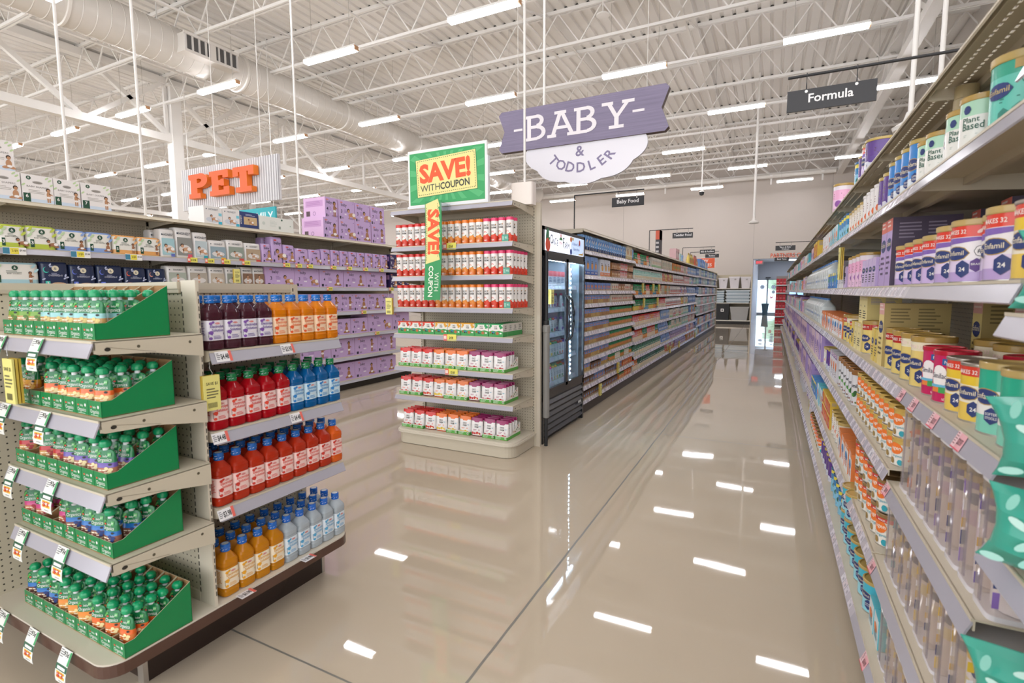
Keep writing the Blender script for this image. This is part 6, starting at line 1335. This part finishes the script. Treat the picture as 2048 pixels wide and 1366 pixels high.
for k in range(6): z = 0.05 + k * 0.058; b.obox((FW / 2, 0.006, z + 0.018), (FW / 2 - 0.045, 0, 0), (0, 0.012, 0.016), (0, 0.003, -0.003), 'g#47484c')
b.dec(rect(FW - 0.2, FW - 0.1, 0.2, 0.225), FR(-0.01), '#c9cacc', 1); b.build('louvre_grille', t)
b = MB(); b.box(0.0, FW, 0.04, FD, 0.0, 0.03, '#232326'); b.build('base', t)
CZ = (0.50, 0.74, 0.98, 1.22, 1.44)
for z in CZ:
    b = MB(); b.box(0.045, FW - 0.045, 0.08, FD - 0.05, z - 0.006, z, '#dde3e6'); b.build('wire_shelf', t)
    b = MB(); b.obox((FW / 2, 0.078, z - 0.015), (FW / 2 - 0.05, 0, 0), (0, -0.008, -0.024), (0, 0.001, 0), '#cfd6da')
    for k in range(10): b.obox((0.09 + k * 0.105, 0.0755, z - 0.0165), (0.035, 0, 0), (0, -0.0075, -0.018), (0, 0.0006, 0), '#e6e9ea' if k % 3 else '#dcd3e0')
    b.build('price_rail', t)
b = MB(); b.box(0.855, 0.88, 0.065, 0.085, 0.5, 1.66, '#c9d2d8')
for k in range(24): b.box(0.86, 0.875, 0.058, 0.066, 0.52 + k * 0.047, 0.535 + k * 0.047, 'e40#dcecff')
b.box(0.05, 0.07, 0.065, 0.085, 0.5, 1.66, 'e50#dcecff'); b.box(0.09, FW - 0.09, 0.07, 0.09, 1.675, 1.69, 'e70#dcecff'); b.build('light_strip', t)
tag(t, 'black two door glass drinks cooler with lit farm logo header', 'refrigerator')
def mk_fpouch(capc, low):
    def fn():
        b = MB(); b.rings([se(a, d, 3, 12, z) for z, a, d in ((0, .03, .018), (0.01, .033, .022), (0.06, .033, .02), (0.11, .03, .008), (0.122, .022, .004))], ['g' + low, 'g#e8e9ea', 'g#e8e9ea', 'g#e8e9ea']); P = FR(-0.021); b.text('ONCE', P, 0, 0.075, 0.012, '#39425a', 2, 0.3); b.text('FARM', P, 0, 0.058, 0.012, '#39425a', 2, 0.3); b.dec(ell(0, 0.03, 0.018, 0.015), P, capc, 2)
        c = MB(); c.lathe([(0.014, 0.124), (0.016, 0.128), (0.015, 0.142), (0.006, 0.146)], 'g' + capc, 10); return multi('chilled_pouch', [('pouch_body', b), ('cap', c)])
    return ('fpouch' + capc, fn, 'pouch')
FC = [('#d8562f', '#d99a6a'), ('#7a4aa5', '#b99ac9'), ('#d6407a', '#dfa0b5'), ('#e6c23f', '#e6d79a'), ('#3f9a62', '#9fc99f')]; FN = ('orange', 'purple', 'pink', 'yellow', 'green')
for si, z in enumerate(CZ[:4]):
    for k in range(13):
        if k in (7, 8) and si > 1: continue
        if k > 9 and si > 1: continue
        for q in range(2):
            c = (k // 2 + si) % 5
            place(mk_fpouch(*FC[c]), (-1.80 - 0.12 - 0.06 * q, 4.17 + 0.095 + 0.072 * k, z), PI / 2 + rnd.uniform(-0.2, 0.2), f'white chilled pouch with {FN[c]} cap, {od(k + 1)} from left, {("front", "second")[q]} row, {od(si + 1)} cooler shelf up', 'chilled pouches in the cooler')
def mk_fbox():
    b = MB(); b.box(-0.05, 0.05, -0.05, 0.05, 0, 0.14, '#e6e3e4', {'+z': '#d8434a'}); P = FR(-0.05); b.dec(rect(-0.05, 0.05, 0.09, 0.14), P, '#d6464c', 1); lines(b, P, -0.04, 0.04, 0.075, 4, 0.014, '#4a5a8a', 1, random.Random(3)); return b.build('chilled_carton')
for k in range(9):
    place(('fbox', mk_fbox, 'carton'), (-1.95, 4.17 + 0.11 + 0.105 * k, 1.44), PI / 2, f'red topped chilled carton, {od(k + 1)} from left on the top cooler shelf', 'chilled cartons')
place(mk_pad(0.13), (-1.765, 4.30, 1.40), PI / 2, 'yellow coupon pad hanging on the cooler door', 'coupon pads')
t = empty('corner_guard', (-1.757, 4.15, 0)); b = MB(); b.lathe([(0.016, 0.0), (0.016, 1.72)], '#232427', 12); b.lathe([(0.024, 1.09), (0.026, 1.10), (0.026, 1.13), (0.018, 1.135)], '#1d1e20', 14); b.build('pole', t)
b = MB(); b.lathe([(0.028, 0.26), (0.03, 0.27), (0.03, 1.02), (0.034, 1.03), (0.034, 1.08), (0.026, 1.09)], 'g#85837f', 16); b.build('grey_sleeve', t); tag(t, 'grey padded guard pole standing at the cooler corner', 'pole')

# ================================================================== left aisle goods
def low(name, cat, desc, wd, dp, fn):
    return ((name + desc, fn, cat), desc, wd, dp)
def L_box(desc, wd, h, dp, base, band, acc, txt=None, band_top=False):
    def fn():
        b = MB(); x, y = wd / 2, dp / 2; b.box(-x, x, -y, y, 0, h, base, {'+z': band}); P = FR(-y); q = random.Random(desc)
        b.dec(rect(-x, x, h * 0.78, h) if band_top else rect(-x, x, 0, h * 0.22), P, band, 2); b.dec(ell(q.uniform(-.2, .2) * x, h * 0.5, x * 0.55, h * 0.2, 12), P, acc, 3); lines(b, P, -x * 0.7, x * 0.7, h * 0.72, 2, h * 0.09, '#5a5a66', 4, q)
        for i in range(3): b.dec(rect(-x * 0.7 + i * x * 0.5, -x * 0.45 + i * x * 0.5, h * 0.08, h * 0.17), P, '#e6e2da', 5)
        return b.build('puree_pack' if h < 0.11 else 'meal_carton' if h > 0.195 and dp < 0.09 else 'baby_care_carton' if dp > 0.09 else 'snack_box')
    return low('lb', 'carton', desc, wd, dp, fn)
def L_jar(desc, r, h, low_, lab, lid, labtop=True):
    def fn():
        b = MB(); z1 = h * 0.48
        b.lathe([(r * .95, 0), (r, h * .04), (r, z1), (r, h * .9), (r * .92, h * .92)], ['g' + low_, 'g' + low_, 'g' + lab], 10) if labtop else b.lathe([(r * .95, 0), (r, h * .05), (r, h * .6), (r, h * .85), (r * .9, h * .88)], ['g' + low_, 'g' + lab, 'g' + low_], 10)
        P = CY(r); b.dec(ell(0, h * 0.7 if labtop else h * .35, r * 0.5, h * 0.11, 8), P, '#e08a4a', 2, 3)
        c = MB(); c.lathe([(r * .98, h * .88), (r * 1.0, h * .9), (r * 1.0, h)], 'g' + lid, 10); b.v and None
        return multi('baby_food_jar', [('jar', b), ('lid', c)])
    return low('lj', 'jar', desc, r * 2, r * 2, fn)
def L_can(desc, wd, h, body, base, acc):
    def fn():
        b = MB(); b.rings([se(wd / 2 * a, wd / 2 * a, 4, 14, z) for z, a in ((0, .97), (h * .25, 1), (h * .85, 1), (h * .93, .9), (h, .88))], ['g' + base, 'g' + body, 'g' + body]); P = FR(-wd / 2); b.dec(ell(wd * .12, h * .62, wd * .28, h * .07, 12, 0.9), P, acc, 2); b.dec(ell(-wd * .12, h * .72, wd * .2, h * .09, 10), P, '#2f5fb0', 2); b.dec(rect(-wd * .25, wd * .1, h * .3, h * .36), P, '#dfe6f0', 2); b.dec(rect(wd * .1, wd * .2, h * .05, h * .22), P, '#dfe6f0', 2)
        return b.build('cereal_canister')
    return low('lc', 'canister', desc, wd, wd, fn)
def L_pouch(desc, wd, h, body, low_, cap):
    def fn():
        b = MB(); b.rings([se(a, d, 3, 10, z) for z, a, d in ((0, wd * .45, .016), (h * .08, wd * .48, .02), (h * .4, wd * .48, .018), (h * .72, wd * .47, .007), (h * .85, wd * .34, .004))], ['g' + low_, 'g' + low_, 'g' + body, 'g' + body]); P = FR(-0.018); b.dec(rect(-wd * .3, wd * .3, h * .5, h * .56), lambda u, v, l: (u, -0.017 - .0005 * l, v), '#e6ebe4', 2); b.dec(ell(0, h * .25, wd * .25, h * .1, 10), P, '#e0c07a', 4)
        b.lathe([(wd * .16, h * .86), (wd * .2, h * .89), (wd * .19, h * .97), (wd * .08, h)], 'g' + cap, 8); return b.build('food_pouch')
    return low('lp', 'pouch', desc, wd, 0.04, fn)
def L_bag(desc, wd, h, body, top, acc):
    def fn():
        b = MB(); b.rings([se(a, d, 3, 12, z) for z, a, d in ((0, wd * .46, .02), (h * .1, wd * .49, .028), (h * .6, wd * .49, .022), (h * .85, wd * .48, .006), (h, wd * .47, .002))], ['g' + acc, 'g' + body, 'g' + body, 'g' + top]); P = FR(-0.028); b.dec(ell(0, h * .35, wd * .3, h * .14, 12), P, acc, 2); lines(b, P, -wd * .3, wd * .3, h * .58, 2, h * .08, '#4a4a55', 2, random.Random(desc)); return b.build('snack_bag')
    return low('lg', 'bag', desc, wd, 0.056, fn)
CAN = L_can('pale blue cereal canister', .082, .165, '#6f9fd6', '#223a66', '#e8dcc0'); MEAL = L_box('tall blue meal carton', .13, .205, .06, '#7fa3d8', '#2f56b0', '#d9964a'); MEALW = L_box('tall white meal carton', .13, .2, .06, '#d5d9e6', '#e07a3a', '#d9a45a')
CREAM = L_box('cream cereal carton', .17, .19, .08, '#ddd2b8', '#c9a94a', '#b98a5a'); CUPB = L_box('small brown fruit cup pack', .075, .085, .06, '#b07a4a', '#8a5a38', '#e6d0b0', band_top=True); CUPP = L_box('small pink fruit cup pack', .07, .095, .06, '#e0c0c0', '#b03a3a', '#d96a5a', band_top=True)
TUBB = L_box('small blue puree twin pack', .062, .088, .05, '#6f8fcf', '#a9744a', '#e08a4a'); TUBW = L_box('white and brown puree twin pack', .075, .088, .05, '#ddd2c0', '#a9805a', '#c95a3a')
JARB = L_jar('squat jar with blue label', .031, .092, '#a67a4a', '#7f97cf', '#8fa6d6'); JARY = L_jar('squat jar with blue label and golden food', .031, .092, '#b8965a', '#7f97cf', '#8fa6d6'); JARG = L_jar('small jar with green lid', .027, .085, '#2f8a55', '#c98a4a', '#1f8a52', False); JARW = L_jar('small jar with white label', .029, .09, '#d9cfc0', '#dfe2d6', '#3f9a62', False)
ORGC = L_box('small orange carton', .085, .08, .06, '#e07030', '#b84a22', '#f0c08a'); CUPT = L_box('brown twin pack with blue label', .07, .075, .05, '#8a5a38', '#5a4030', '#6f9fd0', band_top=True); GRNC = L_box('small green topped carton', .075, .075, .06, '#d07a3a', '#3f8a4a', '#e8c07a', band_top=True)
PG = L_pouch('green capped pouch with orange band', .065, .16, '#1f7a4a', '#d9823a', '#17a05a'); PB = L_pouch('green capped pouch with blue band', .065, .16, '#1f7a4a', '#4f8fb0', '#17a05a'); PY = L_pouch('green capped pouch with yellow band', .065, .16, '#1f7a4a', '#d9b94a', '#17a05a'); PR = L_pouch('red capped pink pouch', .06, .165, '#d9807a', '#e2d5c8', '#d8322c'); PRO = L_pouch('red capped orange pouch', .06, .165, '#d9823a', '#e2d5c8', '#d8322c'); PW = L_pouch('white pouch with teal top', .06, .165, '#9fd0c4', '#dfdcd0', '#e6e6e2')
TRW = L_box('white snack carton with green base', .12, .16, .07, '#ddd8cc', '#6fb56a', '#c9a98a'); TRB = L_box('beige snack carton', .12, .165, .07, '#cfc4b0', '#b0a088', '#9aa58a'); TRO = L_box('orange snack carton', .11, .16, .07, '#d98a3a', '#b86a2a', '#4f9a4a'); TRBL = L_box('light blue snack carton', .13, .17, .07, '#8fb0dc', '#5f80c0', '#e6d9c0'); TRP = L_box('pink snack carton', .12, .165, .07, '#dfb0b0', '#c96a6a', '#e6e0dc'); TRT = L_box('teal and white carton', .12, .16, .07, '#bfd9d4', '#3f9f95', '#e0c9a0')
BGW = L_bag('white snack bag with red print', .12, .165, '#ddd6cf', '#c9b8b0', '#c9544a'); BGR = L_bag('red snack bag', .12, .165, '#c9664a', '#a53a2c', '#e2c9a0'); BGB = L_bag('blue snack bag', .12, .165, '#6f90cc', '#3a5aa5', '#dfe2ea'); BGV = L_bag('violet snack bag', .12, .16, '#a58ab5', '#6a3a6a', '#dfd0e0'); TALLW = L_pouch('tall white pouch with green top', .07, .17, '#3f7f5a', '#dcd8cc', '#1f5a3a'); DKG = L_pouch('white pouch with dark green top', .075, .165, '#1f5f3c', '#d9d5c8', '#17452c'); YEL = L_bag('yellow snack bag', .12, .16, '#d9bf5a', '#b09030', '#c95a3a')
BIGW = L_box('white baby care carton', .16, .2, .1, '#d5d8d8', '#9fb5b0', '#8fc0b5'); BIGT = L_box('aqua baby care carton', .16, .2, .1, '#a9d0cc', '#5fa59f', '#e6e6e2'); BIGP = L_box('rose baby care carton', .15, .19, .1, '#dcb5b8', '#c97a80', '#e8e2e0'); BIGB = L_box('blue baby bottle carton', .15, .2, .1, '#5f86c0', '#33569a', '#d9e2ee'); BIGG = L_box('grey baby care carton', .16, .19, .1, '#b5b5b8', '#85858c', '#d0cfd2')
SH = ('top shelf', 'second shelf', 'third shelf', 'fourth shelf', 'fifth shelf', 'sixth shelf', 'seventh shelf', 'eighth shelf', 'ninth shelf', 'tenth shelf', 'lowest shelf', 'base deck')
_lc = {}
def LF(shelf, z, y0, y1, kinds, zone, gap=0.006, z2=None, per=4):
    """fill y0..y1 of one left shelf; kinds change in blocks of `per`"""
    y = y0; i = 0
    while True:
        k, desc, wd, dp = kinds[(i // per) % len(kinds)]
        if y + wd > y1: break
        n = _lc[(zone, shelf)] = _lc.get((zone, shelf), 0) + 1
        for zz, tier in ((z, ''),) + (((z2, 'upper '),) if z2 else ()):
            place(k, (-1.84 - dp / 2 - rnd.uniform(0, 0.008), y + wd / 2, zz), PI / 2 + rnd.uniform(-0.05, 0.05), f'{desc}, {tier}{od(n)} along {SH[shelf]}, left aisle {zone}', f'goods on the left aisle {zone}')
        y += wd + gap; i += 1
Z1, Z2_, Z3 = 'near cooler', 'middle bays', 'far end'
A0, A1, A2, A3 = 5.36, 6.46, 6.50, 7.67
LF(1, LZ_A[1], A0, 7.05, [CAN], Z1, 0.004); LF(1, LZ_A[1], 7.06, A3, [CAN, CREAM], Z1, per=2)
LF(2, LZ_A[2], A0, 6.0, [MEAL], Z1); LF(2, LZ_A[2], 6.02, 6.5, [MEALW], Z1); LF(2, LZ_A[2], 6.52, A3, [CUPB, CUPP], Z1, z2=LZ_A[2] + 0.1, per=5)
LF(3, LZ_A[3], A0, 6.5, [TUBB], Z1); LF(3, LZ_A[3], 6.52, A3, [TUBW, CUPB], Z1)
LF(4, LZ_A[4], A0, 6.46, [JARB, JARY], Z1, per=3); LF(4, LZ_A[4], 6.5, A3, [TUBW], Z1)
for s_ in range(5, 9):
    LF(s_, LZ_A[s_], A0, 6.46, [JARB, JARY, JARB], Z1, per=3 + s_ % 3); LF(s_, LZ_A[s_], 6.5, A3, [JARG], Z1)
LF(9, LZ_A[9], A0, 6.44, [JARY, CUPT], Z1, per=5); LF(9, LZ_A[9], 6.5, A3, [JARG, JARW], Z1)
LF(10, LZ_A[10], A0, 7.1, [CUPT, TUBB], Z1, per=6); LF(10, LZ_A[10], 7.12, A3, [ORGC], Z1)
LF(11, 0.17, A0, 6.9, [CUPT], Z1); LF(11, 0.17, 6.92, A3, [GRNC, ORGC], Z1)
B0, B1 = 7.74, 14.76
def seg(shelf, z, zone, *segs):
    for y0, y1, kinds, per in segs: LF(shelf, z, y0, y1, kinds, zone, per=per)
seg(1, LZ_B[1], Z2_, (7.74, 8.9, [PG, PR, PB], 3), (8.92, 9.9, [TRW], 4), (9.92, 11.0, [TRB], 4), (11.02, 12.1, [TRO], 4), (12.12, 13.2, [TRP, TRB], 3), (13.22, B1, [TRBL], 4))
seg(2, LZ_B[2], Z2_, (7.74, 10.0, [PW], 4), (10.02, 11.2, [BGR, YEL], 2), (11.22, 12.6, [BGW], 3), (12.62, 13.5, [TRP], 3), (13.52, B1, [TRT, TRBL, BGV], 2))
seg(3, LZ_B[3], Z2_, (7.74, 9.9, [PG, PB, PG, PR], 4), (9.92, 10.8, [TRB, TRO], 2), (10.82, 12.2, [BGW], 3), (12.22, 13.2, [BGV, BGW], 2), (13.22, B1, [BGB], 3))
seg(4, LZ_B[4], Z2_, (7.74, 9.6, [PY, PG, PB], 5), (9.62, 10.4, [PR], 5), (10.42, 12.4, [BGW], 4), (12.42, 13.4, [YEL, TRW], 2), (13.42, B1, [BIGB], 4))
seg(5, LZ_B[5], Z2_, (7.74, 9.9, [PR, PRO], 6), (9.92, 10.8, [TRBL], 3), (10.82, 12.6, [TRW, BGW], 3), (12.62, 13.6, [TRT], 3), (13.62, B1, [BIGB, TRO], 2))
seg(6, LZ_B[6], Z2_, (7.74, 9.7, [PR, PRO, PG], 5), (9.72, 10.8, [BGB], 3), (10.82, 12.5, [TALLW, TRW], 3), (12.52, 13.5, [TRT], 3), (13.52, B1, [TRP, TRW], 2))
seg(7, LZ_B[7], Z2_, (7.74, 10.0, [TALLW], 4), (10.02, 11.0, [BGB], 3), (11.02, 12.8, [BGV], 3), (12.82, B1, [BGV, TRP], 3))
seg(11, 0.17, Z2_, (7.74, 8.1, [PRO], 4), (8.12, 10.4, [DKG], 4), (10.42, 11.6, [BGR, YEL], 2), (11.62, 13.2, [BGV], 3), (13.22, B1, [TRO, TRP], 2))
for s_ in range(1, 7): LF(s_, LZ_C[s_], 14.84, 20.4, [[BIGB, BIGW, TRBL, BIGT], [BIGT, BIGB, BIGG, BIGW], [BIGB, BIGW, BIGG, BIGP], [BIGW, BIGT, BIGP], [BIGT, BIGW, BIGP, BIGG], [BIGB, TRO, BIGW, BIGP]][s_ - 1], Z3, 0.02, per=3)
LF(11, 0.17, 14.84, 20.4, [BIGT, YEL, BIGB, BIGP, BIGG], Z3, 0.02, per=3)
# things standing on top of the left shelves
for k, (kd, y, s) in enumerate(((BIGP, 11.9, 1.4), (BIGP, 12.15, 1.4), (BIGT, 12.6, 1.0), (TRBL, 13.0, 1.1), (YEL, 14.2, 2.0), (YEL, 14.5, 2.0), (YEL, 14.8, 2.0), (BGR, 15.3, 2.0), (BGR, 15.6, 2.0), (BIGB, 16.2, 1.4), (BIGB, 16.5, 1.4), (BIGB, 16.9, 1.4), (BIGB, 17.3, 1.3), (BIGG, 17.7, 1.3), (BIGB, 18.05, 1.2))):
    place(kd[0], (-1.98, y, 2.055), PI / 2, f'{kd[1]} on top of the left aisle shelves, {od(k + 1)} from near end', 'goods on top of the left aisle shelves', s=s)
for k, (y, z) in enumerate(((5.95, 0.33), (6.75, 0.49), (8.15, 1.567), (8.95, 1.567), (9.45, 1.567), (8.25, 1.33), (9.35, 1.33), (10.75, 0.33), (11.9, 0.33), (14.6, 0.33))):
    place(mk_pad(0.15), (-1.80, y, z - 0.06), PI / 2, f'yellow coupon pad hanging from a left aisle shelf, {od(k + 1)} from the cooler', 'coupon pads', s=0.95)

# ================================================================== storage bins at the back
t = empty('bin_shelving', (-1.43, 23.3, 0)); W_ = 0.68
for x in (-W_, W_):
    b = MB(); b.box(x - 0.025, x + 0.025, -0.02, 0.5, 0, 2.07, BEIGE); b.build('upright', t)
b = MB(); b.box(-W_, W_, 0.48, 0.5, 0, 2.07, '#b9ad94'); b.build('back_panel', t)
b = MB(); b.box(-W_, W_, -0.02, 0.48, 0.0, 0.13, '#1f1c1a'); b.box(-W_, W_, -0.03, 0.48, 0.13, 0.17, '#d9d3c8'); b.build('base_deck', t)
for z in (0.90, 1.50):
    b = MB(); b.box(-W_, W_, -0.03, 0.48, z - 0.03, z, '#d9d3c8'); b.build('shelf', t)
tag(t, 'beige storage bin shelving against the back wall beside the lobby', 'shelving')
def tote(key, wt, wb, h, dp, c, rim):
    def fn():
        b = MB(); f = lambda s_: [(-s_, -dp / 2 * s_ / (wt / 2)), (s_, -dp / 2 * s_ / (wt / 2)), (s_, dp / 2), (-s_, dp / 2)]
        b.rings([[(x, y, z) for x, y in f(s_)] for s_, z in ((wb / 2, 0), (wt / 2, h))], c, False); P = FR(-dp / 2 * 0.94)
        b.box(-wt / 2 - 0.01, wt / 2 + 0.01, -dp / 2 - 0.012, dp / 2 + 0.01, h - 0.05, h - 0.025, rim); b.box(-wt / 2 - 0.012, wt / 2 + 0.012, -dp / 2 - 0.014, dp / 2 + 0.012, h - 0.02, h, rim)
        if key == 'black': b.dec(rect(-0.06, 0.06, h * 0.5, h * 0.68), FR(-dp / 2 - 0.004), '#e8e6e2', 4); b.dec(rect(-0.025, 0.025, h * 0.54, h * 0.64), FR(-dp / 2 - 0.004), '#3a3836', 6)
        if key == 'white': b.dec(rect(0.0, 0.07, h * 0.7, h * 0.82), FR(-dp / 2 - 0.002), '#a59f9c', 4)
        return b.build('storage_bin')
    return (key, fn, 'storage bin')
KW, KC, KB, KG = tote('white', .40, .30, .48, .4, '#d9d4d8', '#e8e4e6'), tote('clearbox', .92, .84, .13, .42, '#a9b9c2', '#d5dde2'), tote('black', .52, .5, .70, .42, '#1d1d1f', '#2a2a2c'), tote('grey', .72, .58, .56, .42, '#a9a8a6', '#b5b4b1')
place(KW, (-1.40, 23.52, 1.50), 0, 'white storage bin, middle of three on the top bin shelf', 'white storage bins'); place(KW, (-0.965, 23.52, 1.50), 0, 'white storage bin, right of three on the top bin shelf', 'white storage bins', s=0.98)
place(KW, (-1.84, 23.56, 1.50), 0, 'white storage bin, left of three on the top bin shelf', 'white storage bins', s=0.9)
for k in range(4): place(KC, (-1.25, 23.52, 0.90 + 0.132 * k), 0, f'translucent storage box, {od(k + 1)} from the bottom of the wide stack', 'translucent storage boxes')
KC2 = tote('clearbox2', .30, .26, .10, .38, '#9fb2bd', '#cfd8dd')
for k in range(5): place(KC2, (-1.93, 23.52, 0.90 + 0.102 * k), 0, f'small translucent storage box, {od(k + 1)} from the bottom of the left stack', 'small translucent boxes')
place(KB, (-1.83, 23.52, 0.17), 0, 'large black storage bin with white label on the bottom shelf'); place(KG, (-1.17, 23.52, 0.17), 0, 'large grey storage bin on the bottom shelf beside the black one')
# red goods end display by the lobby
t = empty('red_display', (0.31, 22.2, 0))
b = MB(); b.box(-0.16, 0.30, 0.3, 0.34, 0, 1.95, '#8f8a86'); b.build('back_panel', t)
for z in (0.12, 0.42, 0.72, 1.02, 1.32, 1.62):
    b = MB(); b.box(-0.17, 0.30, 0, 0.3, z - 0.04, z, '#d5d8dc'); b.build('shelf', t)
tag(t, 'narrow end display of red packs before the lobby opening', 'shelving')
def mk_redp():
    b = MB(); b.box(-0.05, 0.05, -0.05, 0.05, 0, 0.23, '#c22836'); P = FR(-0.05); b.dec(rect(-0.04, 0.04, 0.08, 0.1), P, '#e6a0a4', 2); b.dec(ell(0, 0.16, 0.03, 0.03), P, '#a31f2c', 2); return b.build('red_pack')
for si, z in enumerate((0.12, 0.42, 0.72, 1.02, 1.32, 1.62)):
    for k in range(3): place(('redp', mk_redp, 'pack'), (0.20 + 0.115 * k, 22.3, z), 0, f'red pack, {od(k + 1)} from left on the {od(si + 1)} shelf up by the lobby', 'red packs by the lobby')
